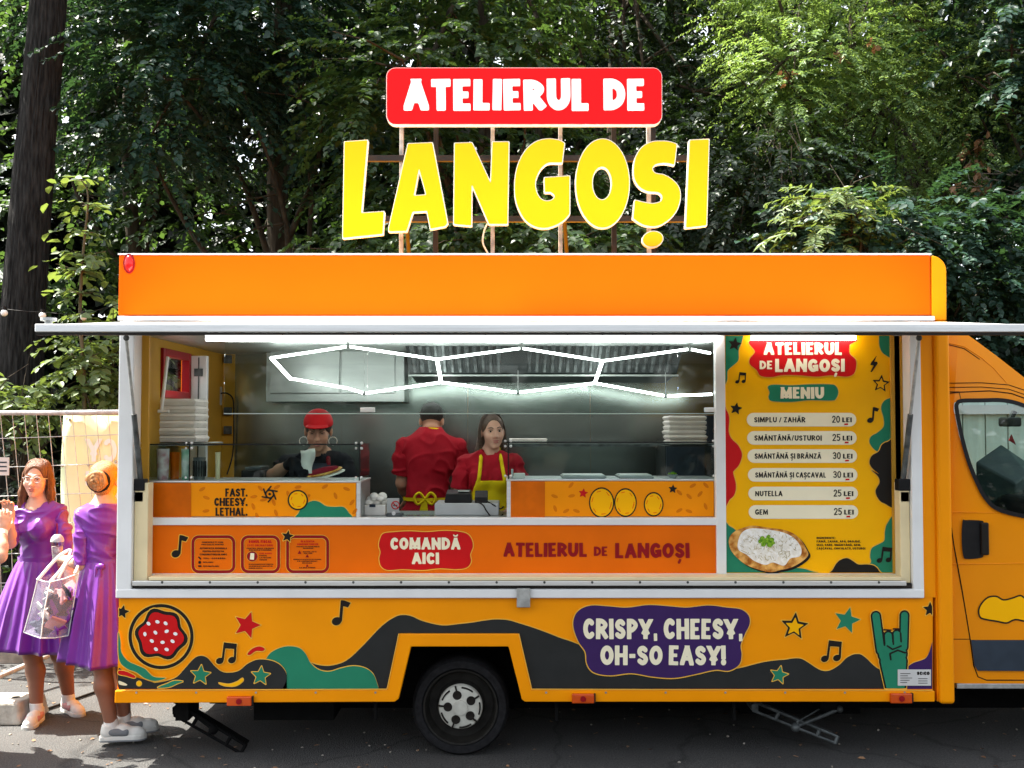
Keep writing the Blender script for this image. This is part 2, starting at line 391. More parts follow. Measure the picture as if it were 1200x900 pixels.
def glyph(ch, t, level=0.0, res=56, soft=2):
    key = (ch, round(t, 3), round(level, 3), res, soft)
    if key in _gc: return _gc[key]
    base = DIA.get(ch, ch); w, st = GL[base]
    w = max(w*(0.72+t), t) if w > 0 else t
    cell = 1.0/res; pad = 0.12+max(level, 0)
    X, Y = grid(-pad, w+pad, -0.45, 1.45, cell)
    mx = lambda x: t/2+x*(w-t); my = lambda y: t/2+y*(1-t)
    d = np.full(X.shape, 1e9)
    for s in st:
        if s[0] == 'L':
            f = s[5] if len(s) > 5 else 1.0; r = t/2*f
            a = [mx(s[1]), my(s[2])]; b = [mx(s[3]), my(s[4])]
            if s[2] == s[4] and s[2] in (0, 1):
                k = (t/2-r)*(1 if s[2] == 1 else -1); a[1] += k; b[1] += k
            diag = abs(s[1]-s[3]) > 0.04 and abs(s[2]-s[4]) > 0.04
            e = seg_d(X, Y, a, b, r, 2.2 if (diag and base not in 'R,') else True)
            d = np.minimum(d, e)
        elif s[0] == 'C':
            r = t/2*s[2]; p = [(mx(q[0]), my(q[1])) for q in s[1]]
            for a, b in zip(p[:-1], p[1:]): d = np.minimum(d, seg_d(X, Y, a, b, r, False))
        else:
            d = np.minimum(d, np.hypot(X-mx(s[1]), Y-(t/2+s[2]*(1-t)))-t*s[3])
    if base not in ',': d = np.maximum(d, np.maximum(Y-1.0, -Y))
    if base in 'NMAV': d = np.maximum(d, np.maximum(X-w, -X))
    if ch == 'Ă':
        p = arc(w/2, 1.26, .17, .13, 200, 340, 8)
        for a, b in zip(p[:-1], p[1:]): d = np.minimum(d, seg_d(X, Y, a, b, .045+t*.06, False))
    if ch in 'ÂÎ':
        d = np.minimum(d, seg_d(X, Y, (w/2-.14, 1.08), (w/2, 1.2), .045+t*.05, False))
        d = np.minimum(d, seg_d(X, Y, (w/2+.14, 1.08), (w/2, 1.2), .045+t*.05, False))
    if ch in 'ȘȚ':
        d = np.minimum(d, seg_d(X, Y, (w/2+.03, -.14), (w/2-.04, -.30), .06+t*.1, False))
    d = blur(d, soft)
    _gc[key] = (w, contours(d, -pad, -0.45, cell, level)); return _gc[key]

def decal_mesh(loopsets, Y, off, mb=None, mi=0):
    mb = mb or MB()
    for loops in loopsets:
        flat = [p for lp in loops for p in lp]
        if len(flat) < 3: continue
        tr = tessellate_polygon([[Vector((p[0], p[1], 0)) for p in lp] for lp in loops])
        mb.add([W(p[0], p[1], Y-off) for p in flat], tr, mi)
    return mb
def group_loops(loops):
    def area(l): return 0.5*sum(l[i][0]*l[(i+1) % len(l)][1]-l[(i+1) % len(l)][0]*l[i][1] for i in range(len(l)))
    def inside(p, l):
        c = False
        for i in range(len(l)):
            a, b = l[i], l[(i+1) % len(l)]
            if (a[1] > p[1]) != (b[1] > p[1]) and p[0] < (b[0]-a[0])*(p[1]-a[1])/(b[1]-a[1])+a[0]: c = not c
        return c
    ar = [area(l) for l in loops]; sg = [a > 0 for a in ar]
    if not loops: return []
    big = max(range(len(loops)), key=lambda i: abs(ar[i])); so_ = sg[big]
    outs = [i for i in range(len(loops)) if sg[i] == so_]; res = {i: [loops[i]] for i in outs}
    for i in range(len(loops)):
        if sg[i] != so_:
            for o in sorted(outs, key=lambda k: abs(ar[k])):
                if inside(loops[i][0], loops[o]): res[o].append(loops[i]); break
    return list(res.values())
def text_loops(s, x, y, h, t=.28, align='c', width=None, track=.07, level=0.0, res=56, soft=2, jit=0.0, xs=1.0, rot=0.0):
    """x,y: pixel position of the baseline anchor, h: cap height in pixels"""
    items = []; cx = 0.0
    for ch in s:
        if ch == ' ': cx += .30; continue
        w, lp = glyph(ch, t, level, res, soft); items.append((cx, w, lp)); cx += w+track
    tot = cx-track
    sx = (width/(tot*h)) if width else xs
    x0 = {'c': -tot*h*sx/2, 'l': 0, 'r': -tot*h*sx}[align]
    rj = random.Random(hash(s) % 1000 if False else len(s)*7+int(x))
    ca, sa = math.cos(R(rot)), math.sin(R(rot)); out = []
    for gx, w, lp in items:
        a = R(rj.uniform(-1, 1)*jit*4); k = 1+rj.uniform(-1, 1)*jit*.05; dy = rj.uniform(-1, 1)*jit*.03
        L2 = []
        for l in lp:
            q = []
            for (u, v) in l:
                u1, v1 = (u-w/2)*k, (v-.5)*k
                u2 = u1*math.cos(a)-v1*math.sin(a)+w/2+gx; v2 = u1*math.sin(a)+v1*math.cos(a)+.5+dy
                X = x0+u2*h*sx; Yv = -v2*h
                q.append((x+X*ca-Yv*sa, y+X*sa+Yv*ca))
            L2.append(q)
        out += group_loops(L2)
    return out
def text(parent, name, s, x, y, h, m, Y, off, **kw):
    return decal_mesh(text_loops(s, x, y, h, **kw), Y, off).build(name, m, parent)
def art(parent, name, loops, m, Y, off):
    return decal_mesh(loops, Y, off).build(name, m, parent)
def offset_loop(lp, k):
    n = len(lp); ar = sum(lp[i][0]*lp[(i+1) % n][1]-lp[(i+1) % n][0]*lp[i][1] for i in range(n)); sg = 1 if ar > 0 else -1
    out = []
    for i in range(n):
        a, b, c = np.array(lp[i-1]), np.array(lp[i]), np.array(lp[(i+1) % n])
        e1 = b-a; e2 = c-b; e1 = e1/(np.hypot(*e1)+1e-9); e2 = e2/(np.hypot(*e2)+1e-9)
        n1 = np.array([e1[1], -e1[0]])*sg; n2 = np.array([e2[1], -e2[0]])*sg
        m = n1+n2; L = np.hypot(*m)
        if L < 1e-6: out.append(tuple(b)); continue
        m /= L; q = min(1/max(m.dot(n1), .25), 2.2)
        out.append(tuple(b+m*k*q))
    return out
def star(cx, cy, r, rot=0.0, ri=.45):
    return [(cx+(r if i % 2 == 0 else r*ri)*math.sin(R(rot+36*i)), cy-(r if i % 2 == 0 else r*ri)*math.cos(R(rot+36*i))) for i in range(10)]
def sdf_art(prims, x0, x1, y0, y1, cell=.35, level=0.0, soft=1):
    X, Y = grid(x0, x1, y0, y1, cell); d = np.full(X.shape, 1e9)
    for p in prims:
        if p[0] == 'l': e = seg_d(X, Y, p[1], p[2], p[3], p[4] if len(p) > 4 else False)
        elif p[0] == 'e':
            c, r, a = p[1], p[2], R(p[3] if len(p) > 3 else 0)
            u = (X-c[0])*math.cos(a)+(Y-c[1])*math.sin(a); v = -(X-c[0])*math.sin(a)+(Y-c[1])*math.cos(a)
            e = (np.hypot(u/r[0], v/r[1])-1)*min(r)
        elif p[0] == 'p': e = poly_d(X, Y, p[1])
        elif p[0] == 'ring':
            e = np.abs(np.hypot((X-p[1][0]), (Y-p[1][1]))-p[2])-p[3]
        d = np.minimum(d, e)
    d = blur(d, soft); d[0] = d[-1] = 2; d[:, 0] = d[:, -1] = 2
    return group_loops(contours(d, x0, y0, cell, level))
def note1(x, y, s, flip=1):     # single quaver, (x,y) = note head centre
    return [('e', (x, y), (6.2*s, 5.2*s), -20), ('l', (x+5*s, y-1*s), (x+7*s, y-25*s), 1.9*s), ('p', [(x+5.5*s, y-27*s), (x+10*s, y-26.5*s), (x+18*s, y-23.5*s), (x+14.5*s, y-17.5*s), (x+7*s, y-19.5*s)])]
def note2(x, y, s):             # beamed pair, (x,y) = left head centre
    return [('e', (x, y), (4.8*s, 3.9*s), -20), ('e', (x+15*s, y-1*s), (4.8*s, 3.9*s), -20), ('l', (x+3.6*s, y-1*s), (x+6*s, y-20*s), 1.4*s),
            ('l', (x+18.6*s, y-2*s), (x+19.5*s, y-20*s), 1.4*s), ('p', [(x+5*s, y-23*s), (x+21.3*s, y-21*s), (x+20.6*s, y-14.5*s), (x+4.8*s, y-15.5*s)])]
def deco(parent, name, prims, box, m, Y, off, line='line', ow=.9, cell=.4, soft=1):
    """one mark: a thin coloured outline sheet with the filled shape lying on it"""
    mb = MB()
    if line: decal_mesh(sdf_art(prims, box[0]-4, box[1]+4, box[2]-4, box[3]+4, cell, ow, soft), Y, off, mb, 1)
    decal_mesh(sdf_art(prims, *box, cell, 0.0, soft), Y, off+.0012, mb, 0)
    return mb.build(name, [M[m], M[line or 'line']], parent)
def blob(parent, name, pts, m, Y, off, line='line', ow=1.0, n=6, clip=None):
    lp = spl(pts, n, True) if n else pts
    mb = MB()
    def cl(l): return [(min(max(p[0], clip[0]), clip[1]), min(max(p[1], clip[2]), clip[3])) for p in l] if clip else l
    if line: decal_mesh([[cl(offset_loop(lp, ow))]], Y, off, mb, 1)
    decal_mesh([[cl(lp)]], Y, off+.0012, mb, 0)
    return mb.build(name, [M[m], M[line or 'line']], parent)

# ------------------------------------------------------------------ the food truck
def zt(py, Y=0.0): return W(600, py, Y).z
def xt(px, Y=0.0, py=560): return W(px, py, Y).x
XL, XR = xt(139), xt(1093); XP = xt(1112)      # left end, body/post seam, right end of the box body
YB = 2.08                                      # rear side of the box body
ZB, ZT = zt(822), zt(300)
truck = thing('food_truck', 'orange food truck with its serving hatch open and big yellow letters on its roof', 'food truck', (0.1, 1.0, 0.0))

# box shell
m = MB()
m.box(XL, XP-.04, 0.0, YB, zt(372), ZT-.01)          # roof box behind the fascia
m.build('roof', M['orange'], truck, bevel=.02)
f = MB().box(XL-.005, xt(1088, 0, 335), -.035, 0.004, zt(370), ZT)
f.build('fascia_panel', M['fascia'], truck, bevel=.008)
MB().box(XL-.008, xt(1089, 0, 335), -.042, .05, ZT+.001, ZT+.010).build('fascia_sun_edge', M['white'], truck)  # white strip painted in for the bright sun line along the top edge
MB().box(XL-.004, xt(1092, 0, 373), -.046, -.002, zt(376.5), zt(371.2)).build('fascia_trim', M['white'], truck, bevel=.003)
c = MB()                                              # rounded corner cap at the front right of the roof box
pr = [(xt(1089, 0, 335), zt(376))]+[(xt(1090, 0, 335)+.088*math.sin(a), ZT-.09+.088*math.cos(a)) for a in [PI/2*i/8 for i in range(9)]]+[(xt(1107, 0, 376), zt(376))]
c.prism(pr, -.028, YB); c.build('corner_cap', M['orange'], truck, bevel=.006)
# walls
wl = MB()
wl.box(XL, XL+.045, .06, .56, zt(395), zt(822)); 
def zw(py, Y): return WX(0, py, 0).z if False else W(0, py, Y).z
wl.box(XL, XL+.045, .56, 1.16, zt(822), zw(466, .6)); wl.box(XL, XL+.045, .56, 1.16, zw(408, .6), zt(371))
wl.box(XL, XL+.045, 1.16, 1.22, zt(822), zt(371)); wl.box(XL, XL+.045, 1.22, 1.6, zt(822), zw(466, .9)); wl.box(XL, XL+.045, 1.22, 1.6, zw(412, .9), zt(371))
wl.box(XL, XL+.045, 1.6, YB, zt(822), zt(371)); wl.box(XL, XL+.045, .06, .56, zt(395), zt(371))
wl.build('end_wall', M['orange'], truck)
il = MB()
for (a, b, z0, z1) in ((.06, .56, .45, zt(371)), (.56, 1.16, .45, zw(466, .6)), (.56, 1.16, zw(408, .6), zt(371)), (1.16, 1.22, .45, zt(371)), (1.22, 1.6, .45, zw(466, .9)), (1.22, 1.6, zw(412, .9), zt(371)), (1.6, YB-.05, .45, zt(371))):
    il.box(XL+.047, XL+.055, a, b, z0, z1)
il.build('inner_lining', M['yellow_in'], truck)
wf = MB()
def yframe(mb, y0, y1, z0, z1, t, x0, x1, mi=0):
    mb.box(x0, x1, y0, y0+t, z0, z1, mi); mb.box(x0, x1, y1-t, y1, z0, z1, mi); mb.box(x0, x1, y0+t, y1-t, z0, z0+t, mi); mb.box(x0, x1, y0+t, y1-t, z1-t, z1, mi)
yframe(wf, .56, 1.16, zw(466, .6), zw(408, .6), .05, XL+.02, XL+.075)
w1 = wf.build('side_window', M['darkred'], truck, bevel=.004)
MB().box(XL+.03, XL+.034, .60, 1.12, zw(466, .6)+.03, zw(408, .6)-.03).build('pane', M['glass'], w1)
wf = MB(); yframe(wf, 1.22, 1.6, zw(466, .9), zw(412, .9), .03, XL+.02, XL+.07)
w2 = wf.build('side_window', M['yellow_in'], truck, bevel=.004)
MB().box(XL+.03, XL+.034, 1.24, 1.58, zw(466, .9)+.02, zw(412, .9)-.02).build('pane', M['glass'], w2)
st = W(197, 418, .5); en = W(188, 482, .45)
MB().tube([(XL+.12, .5, st.z), (XL+.10, .45, en.z)], .011).tube([(XL+.08, .45, en.z), (XL+.15, .45, en.z)], .012).build('white_stay', M['white'], truck, smooth=40)

b = MB()
b.box(XL+.001, XP-.05, YB-.035, YB, ZB, zt(371)); b.build('rear_wall', M['orange'], truck)
b = MB(); XI = -2.20
b.box(XL+.057, XI, YB-.062, YB-.04, .45, zt(371)); b.build('corner_lining', M['yellow_in'], truck)
b = MB()
xs = [XI, -1.35, -.35, .62, 1.6, XP-.1]
for i in range(5): b.box(xs[i]+.0006, xs[i+1]-.0006, YB-.06, YB-.042, .45, zt(371))
b.build('steel_wall', M['steel'], truck)
MB().box(XP-.09, XP-.05, .0, YB-.07, ZB, zt(371)).build('partition_wall', M['orange'], truck)
MB().box(XL+.06, XP-.1, .62, YB-.07, .36, .42).build('floor_pan', M['floor_in'], truck)
MB().box(XL+.06, XP-.1, .10, YB-.07, zt(389), zt(372)-.004).build('ceiling_panel', M['steelcab'], truck)

# lower side: panel, skirt with wheel arch
def prism_px(mb, pts, y0, y1, mi=0):
    return mb.prism([(W(p[0], p[1], 0).x, W(p[0], p[1], 0).z) for p in pts], y0, y1, mi)
PAN = [(139.5, 699), (1093, 699), (1093, 809), (623, 807.5), (608, 742), (467.5, 742), (453.5, 807.5), (137.5, 809)]
lp = prism_px(MB(), PAN, 0.0, .04).build('side_panel', M['orange'], truck)
SK = [(136, 808.5), (453.5, 807), (467.5, 742), (608, 742), (623, 807), (1094, 808.5), (1094, 821.5), (615, 821.5), (611.5, 818.5), (596, 757), (482, 757), (467.5, 818), (463, 821.5), (135.5, 823)]
prism_px(MB(), SK, -.022, .045).build('skirt_trim', M['orange'], truck, bevel=.006)
kl = MB()
for (a, b2) in (((453.5, 807.6), (137, 809)), ((623, 807.6), (1093, 809)), ((467.5, 742.5), (453.8, 807)), ((608, 742.5), (623, 807))):
    A, B = W(*a, -.024), W(*b2, -.024); kl.tube([A, B], .003, 6)
kl.build('trim_bead', M['line'], truck)
post = MB().box(xt(1095.5), XP+.005, -.035, .5, ZB-.01, zt(376)); post.build('corner_post', M['orange'], truck, bevel=.022, seg=4)
MB().box(xt(1079), xt(1094), -.004, .06, zt(700), zt(376)).build('side_strip', M['orange'], truck)

# opening frame
fr = MB()
fr.box(xt(139.5), xt(157.5), -.03, .10, zt(700), zt(376.5))
fr.box(xt(1066), xt(1079), -.03, .10, zt(700), zt(376.5))
fr.box(xt(139.5), xt(1079), -.032, .05, zt(700), zt(689.5))
fr.build('hatch_frame', M['white'], truck, bevel=.006)
MB().box(xt(157.5), xt(1066), -.01, .05, zt(689.5), zt(683.5)).build('seal_channel', M['darktube'], truck)
MB().box(xt(160), xt(1057), -.05, .10, zt(685), zt(679.6)).build('sill_rail', M['alu'], truck, bevel=.003)
MB().box(xt(178), xt(1052), -.036, .11, zt(679.3), zt(675.2)).build('sill_board', M['creamprofile'], truck, bevel=.003)
MB().box(xt(605.5), xt(621), -.06, -.032, zt(710), zt(688)).build('latch_bracket', M['zinc'], truck, bevel=.004)
rb = MB(); rb.box(xt(158), xt(174), .0, .09, zt(683), zt(566)); rb.build('reveal_board', M['creamprofile'], truck, bevel=.003)
rb = MB(); rb.box(xt(1054), xt(1065.5), .0, .09, zt(683), zt(566)); rb.build('reveal_board', M['creamprofile'], truck, bevel=.003)
MB().box(xt(158), xt(166), .10, .13, zt(566), zt(392)).build('frame_lining', M['yellow_in'], truck)
MB().box(xt(1052), xt(1066), .09, .12, zt(690), zt(392)).build('frame_lining', M['yellow_in'], truck)

# serving front (set back 0.12): counter front, frames, menu board
YF = .12
wfm = MB()
def bar(mb, a, b_, c_, d_, y0, y1): mb.box(W(a, 560, YF).x, W(b_, 560, YF).x, y0, y1, W(600, d_, YF).z, W(600, c_, YF).z)
bar(wfm, 166, 844, 606.5, 615, YF-.03, YF+.03); bar(wfm, 166, 1056, 671.5, 680, YF-.035, YF+.03)
bar(wfm, 165, 173, 615, 671.5, YF-.028, YF+.03); bar(wfm, 838, 849.5, 392, 671.5, YF-.033, YF+.03); bar(wfm, 1047, 1055, 392, 671.5, YF-.03, YF+.03)
wfm.build('window_frame', M['white'], truck, bevel=.005)
cf = MB(); bar(cf, 173, 838, 615, 671.5, YF-.012, YF+.02); cf = cf.build('counter_front', M['counter_orange'], truck)
mbd = MB(); bar(mbd, 849.5, 1047, 392, 671.5, YF-.012, YF+.015); mbd = mbd.build('menu_board', M['menu_orange'], truck)
ctz = W(600, 607, YF).z
MB().box(W(166, 560, YF).x, W(843, 560, YF).x, YF+.03, .66, ctz-.035, ctz).build('counter_top', M['steelcab'], truck, bevel=.004)
MB().box(W(166, 560, YF).x, W(843, 560, YF).x, YF+.05, .60, .80, ctz-.037).build('counter_cabinet', M['under'], truck)
# upper glass
gl = MB()
gx = [262, 430, 795, 838]
for i in range(3): gl.box(W(gx[i], 500, YF).x+.001, W(gx[i+1], 500, YF).x-.001, YF+.004+.012*(i == 1), YF+.010+.012*(i == 1), W(600, 484, YF).z, W(600, 399, YF).z)
gl = gl.build('glass_screen', M['glass'], truck)
MB().box(W(262, 500, YF).x, W(838, 500, YF).x, YF+.002, YF+.024, W(600, 485.2, YF).z, W(600, 484, YF).z-.001).build('lower_rail', M['glassedge'], gl)
for px in (430, 834): MB().box(W(px-8, 500, YF).x, W(px+9, 500, YF).x, YF-.004, YF+.03, W(600, 483, YF).z, W(600, 477.5, YF).z).build('glass_clamp', M['white'], gl, bevel=.004)
MB().box(W(240, 500, .06).x, W(842, 500, .06).x, .05, .09, zt(399.5, .06), zt(393, .06)).build('light_strip', M['ledstrip'], truck, bevel=.003)
MB().box(W(882, 500, .06).x, W(1004, 500, .06).x, .05, .09, zt(398.5, .06), zt(393, .06)).build('light_strip', M['ledstrip'], truck, bevel=.003)

# awning flap
zf1, zf0, zh = zt(379.5, -1.2), zt(392, -1.2), zt(377.2, -.05)
fx0, fx1 = W(41, 386, -1.2).x, W(1216, 386, -1.2).x
fl = MB().hexa([(fx0, -1.17, zf1-.035), (fx1, -1.17, zf1-.035), (fx1, -.05, zh-.035), (fx0, -.05, zh-.035), (fx0, -1.17, zf1-.002), (fx1, -1.17, zf1-.002), (fx1, -.05, zh), (fx0, -.05, zh)])
fl = fl.build('awning_flap', M['white'], truck)
MB().box(fx0-.003, fx1+.003, -1.2, -1.17, zf0+.012, zf1).build('edge_rail', M['alu'], fl, bevel=.005)
MB().box(fx0, fx1, -1.195, -1.168, zf0-.002, zf0+.010).build('rubber_seal', M['ink'], fl)
kz = W(57, 378, -1.15)
MB().lathe([(.0, .0), (.018, .0), (.018, .02), (.038, .024), (.038, .038), (.0, .038)], (kz.x, -1.15, zf1-.004), n=14).build('latch_knob', M['grey_plastic'], fl, smooth=40)
for px, p2, qx in ((148, 165, 1), (1077, 1058, -1)):
    A = Vector((W(px, 396, -.25).x, -.25, W(px, 396, -.25).z)); B = W(p2, 565, .03); Mi = A.lerp(B, .52)
    g = MB().tube([A, Mi], .009, 10).tube([Mi, B], .016, 10).ball(A, .018, 10, 6).build('gas_strut', [M['darksteel']], truck, smooth=40)
    MB().tube([A+(Mi-A)*.02, Mi], .0095, 10).build('piston_rod', M['zinc'], g, smooth=40)
    bb = MB().box(B.x-.04, B.x+.035, -.01, .06, B.z-.05, B.z+.02).box(B.x-.03, B.x+.03, .0, .07, B.z-.12, B.z-.052)
    bb.build('strut_bracket', M['black'], truck, bevel=.006)
# small lamps on the body
tl = W(151.5, 309, -.036)
o = MB().lathe([(.0, -.03), (.018, -.028), (.027, -.018), (.030, 0)], (0, 0, 0), 'y', 18); o.v = [(tl.x+v[0]*.95, -.035+v[1]*.7, tl.z+v[2]*1.75) for v in o.v]
lamp = o.build('marker_lamp', M['redlens'], truck, smooth=60)
o = MB().lathe([(.029, -.012), (.036, -.010), (.037, 0)], (0, 0, 0), 'y', 18); o.v = [(tl.x+v[0]*.95, -.0355+v[1]*.7, tl.z+v[2]*1.65) for v in o.v]
o.build('lamp_rim', M['darkred'], lamp, smooth=60)
for a, b_, c_, d_ in ((267, 296, 815, 826), (670, 696, 812, 823), (1042, 1067, 811.5, 823)):
    p, q = W(a, d_, -.02), W(b_, c_, -.02)
    s = MB().box(p.x, q.x, -.05, -.022, p.z, q.z).build('side_marker', M['amber'], truck, bevel=.006)
    MB().lathe([(.0, -.056), (.017, -.055), (.017, -.05)], ((p.x+q.x)/2, 0, (p.z+q.z)/2), 'y', 14).build('bulb_cover', M['darkred'], s, smooth=40)
    MB().box(q.x+.001, q.x+.008, -.045, -.022, p.z, q.z).build('marker_bracket', M['black'], s)

# ------------------------------------------------------------------ drawings on the lower side panel
P = lp
def wave(name, top, m, off, ow=1.1, line='line'):
    """a hill drawn from its top line (pixels) down to the skirt"""
    t = spl(top, 5); mb = MB()
    def strip(t, mi, o):
        vs = []; fs = []
        for x, y in t:
            yb = 807.3
            if 453.5 < x < 467.5: yb = 807.3-(x-453.5)/14*65
            elif 467.5 <= x <= 608: yb = 742.3
            elif 608 < x < 623: yb = 742.3+(x-608)/15*65
            y = min(y, yb)
            vs += [W(x, y, -o), W(x, yb, -o)]
        for i in range(len(t)-1): fs.append((2*i, 2*i+1, 2*i+3, 2*i+2))
        mb.add(vs, fs, mi)
    if line: strip([(x, y-ow) for x, y in t], 1, off)
    strip(t, 0, off+.0012)
    return mb.build(name, [M[m], M[line or 'line']], P)
wave('wave', [(358, 774), (372, 779), (388, 780), (406, 774), (424, 758), (446, 735), (461, 724), (471, 720.7), (482, 722), (493, 727), (507, 731), (521, 733), (536, 731.5), (553, 729.6), (566, 727.5), (578, 726), (588, 726), (597, 727), (607, 730), (623, 735), (640, 741), (655, 747), (670, 752), (690, 760), (720, 772), (760, 783), (800, 786), (840, 786), (866, 783), (892, 776.5), (908, 774), (920, 773), (930, 771.5), (939, 772), (948, 777), (957, 783), (964, 786), (971, 786), (978, 783), (985, 778), (992, 771), (999, 767.3), (1004, 766.5), (1009, 767), (1016, 772), (1023, 779), (1030, 784), (1040, 787), (1060, 789), (1092.5, 789)], 'charcoal', .002)
wave('wave', [(1046, 807), (1052, 795), (1062, 783), (1070, 777), (1079, 774), (1085, 771), (1089, 764), (1092.5, 752)], 'purple_v', .006)
wave('wave', [(306, 790), (312, 772), (320, 763), (335, 757.5), (350, 759), (358, 766), (364, 777), (374, 785), (386, 787), (400, 783), (414, 780.5), (428, 783), (438, 791), (443.5, 806)], 'green', .006)
wave('wave', [(138.9, 806), (150, 801), (170, 801), (190, 799), (206, 794), (216, 784), (227, 772), (235, 768.5), (243, 771), (252, 781), (260, 787), (269, 788.3), (280, 786), (290, 778), (302, 773), (317, 774), (328, 779), (335, 788), (335.5, 797), (331, 807)], 'charcoal', .010)
blob(P, 'swirl', [(138.9, 784), (144, 786), (155, 792), (168, 796), (180, 800), (190, 804), (176, 807), (150, 807), (139, 807)], 'charcoal', 0, .0105, line=None)
blob(P, 'swirl', [(138.8, 742), (141, 752), (142, 764), (149, 774), (159, 779), (170, 784), (180, 793), (194, 794.5), (182, 798), (170, 795), (160, 788), (148, 783), (139.5, 772)], 'green', 0, .013)
blob(P, 'swirl', [(139.2, 786), (148, 787), (158, 792), (157, 794.5), (148, 792), (139.2, 790)], 'red', 0, .013)
blob(P, 'swirl', [(138.9, 798), (143, 799), (149, 802), (147, 803.5), (140, 802)], 'cream', 0, .013, line=None)
blob(P, 'swirl', [(185, 805.5), (196, 801), (204, 797.8), (214, 798.5), (208, 801), (200, 804.6), (192, 806)], 'green', 0, .013)
blob(P, 'swirl', [(257, 800.5), (268, 802), (278, 799), (284, 795), (284, 798.5), (276, 803.5), (264, 803.5)], 'menu_orange', 0, .013)
blob(P, 'swirl', [(290, 766), (296, 760), (304, 757.5), (310, 760), (308, 763), (300, 763), (293, 767.5)], 'red', 0, .003, ow=1.1)
deco(P, 'dot', [('e', (163, 801), (2.6, 2.6))], (158, 168, 796, 806), 'menu_orange', 0, .013)
# round jam langos
jam = [(188.5+(29+2.4*math.sin(6*a+.6)+1.5*math.sin(3*a))*math.cos(a), 744+(29+2.4*math.sin(6*a+.6)+1.5*math.sin(3*a))*math.sin(a)) for a in [2*PI*i/48 for i in range(48)]]
deco(P, 'snack_ring', [('ring', (188.7, 746), 36.2, 1.9)], (145, 232, 704, 788), 'ink', 0, .003, ow=1.2)
deco(P, 'snack_jam_edge', [('p', jam)], (150, 228, 706, 784), 'ink', 0, .006, ow=1.2)
deco(P, 'snack_jam', [('p', [(188.5+(p[0]-188.5)*.86, 744+(p[1]-744)*.86) for p in jam])], (155, 222, 712, 778), 'red', 0, .009, line=None)
deco(P, 'snack_seeds', [('e', (120+a/3.333, 690+b/3.333), (2.6, 1.9), c) for a, b, c in ((180, 136, 40), (215, 129, 20), (247, 135, 40), (166, 177, 80), (207, 171, 45), (251, 166, -25), (285, 176, 15), (193, 204, 35), (235, 209, 0), (274, 205, 35), (209, 236, 35), (251, 237, 20))], (160, 215, 720, 770), 'sign_white', 0, .0105, line=None, cell=.3)
for cx, cy, r, rot, mm, off in ((289.5, 732.5, 16.5, 18, 'red', .003), (143.5, 717, 8.5, 12, 'ink', .003), (235, 791, 12.2, 5, 'green', .013), (305.5, 792, 11.6, 5, 'green', .013), (992.5, 727, 16, 14, 'green', .003), (913, 791, 11, 12, 'green', .006), (1090, 714, 9, 0, 'ink', .003)):
    pts = [p for p in star(cx, cy, r, rot)]
    if cx < 150: pts = [(max(p[0], 139.2), p[1]) for p in pts]
    if cx > 1080: pts = [(min(p[0], 1092.4), p[1]) for p in pts]
    deco(P, 'star', [('p', pts)], (cx-r-3, cx+r+3, cy-r-3, cy+r+3), mm, 0, off, soft=2)
so_, si_ = star(931, 734, 17, 6), star(931, 734.6, 11.5, 6)
deco(P, 'star', [('p', so_)], (910, 952, 712, 756), 'ink', 0, .003, soft=2)
deco(P, 'star_middle', [('p', si_)], (914, 948, 718, 752), 'menu_orange', 0, .006, line=None, soft=2)
deco(P, 'music_note', note1(394.5, 728, .92), (380, 425, 695, 740), 'ink', 0, .003)
deco(P, 'music_note', note2(257.5, 774.5, .95), (245, 290, 745, 785), 'ink', 0, .006)
deco(P, 'music_note', note2(966.5, 772, .95), (955, 998, 742, 782), 'ink', 0, .006)
# horned hand
hand = [('l', (1026.5, 722), (1032, 762), 6.3), ('l', (1060, 721), (1059, 758), 6.0), ('e', (1046, 766), (18, 15)), ('l', (1040, 775), (1047, 806), 10), ('l', (1054, 775), (1052, 806), 10), ('l', (1041, 745), (1042, 760), 6), ('l', (1051, 743.5), (1051, 757), 6)]
deco(P, 'horned_hand', hand, (1015, 1072, 710, 806.8), 'ink', 0, .009)
X_ = [(p[0],)+tuple(p[1:]) for p in hand]
thin = [('l', p[1], p[2], p[3]-2.0) if p[0] == 'l' else ('e', p[1], (p[2][0]-2, p[2][1]-2)) for p in hand]
deco(P, 'hand_fill', thin, (1015, 1072, 710, 806.8), 'green', 0, .0115, line=None)
deco(P, 'hand_lines', [('l', (1035, 741), (1036.5, 756), 1.0), ('l', (1046.5, 744), (1047, 755), .9), ('l', (1055.5, 742), (1056, 752), 1.0), ('l', (1040, 757), (1046, 761), 1.0), ('l', (1046, 761), (1056, 757), .9), ('l', (1043, 766), (1052, 762), 1.0), ('l', (1052, 762), (1061, 765), 1.0), ('l', (1043, 766), (1044, 773), 1.0), ('l', (1036, 738), (1044, 738.5), .9), ('l', (1047, 737), (1055, 737), .9)], (1015, 1072, 710, 806), 'ink', 0, .013, line=None, cell=.3)
o = art(P, 'maker_sticker', [[[(1052, 784.5), (1091, 784.5), (1091, 803.5), (1052, 803.5)]]], M['sticker'], 0, .015)
decal_mesh(text_loops('SC:CO', 1082, 791, 4.0, t=.36, res=32), 0, .0165, mb_ := MB())
for k in range(5): decal_mesh([[[(1055, 789+k*2.6), (1055+[12, 9, 14, 11, 8][k], 789+k*2.6), (1055+[12, 9, 14, 11, 8][k], 789.7+k*2.6), (1055, 789.7+k*2.6)]]], 0, .0165, mb_)
for k in range(3): decal_mesh([[[(1076, 795+k*2.6), (1087, 795+k*2.6), (1087, 795.7+k*2.6), (1076, 795.7+k*2.6)]]], 0, .0165, mb_)
mb_.build('sticker_print', M['ink'], P)
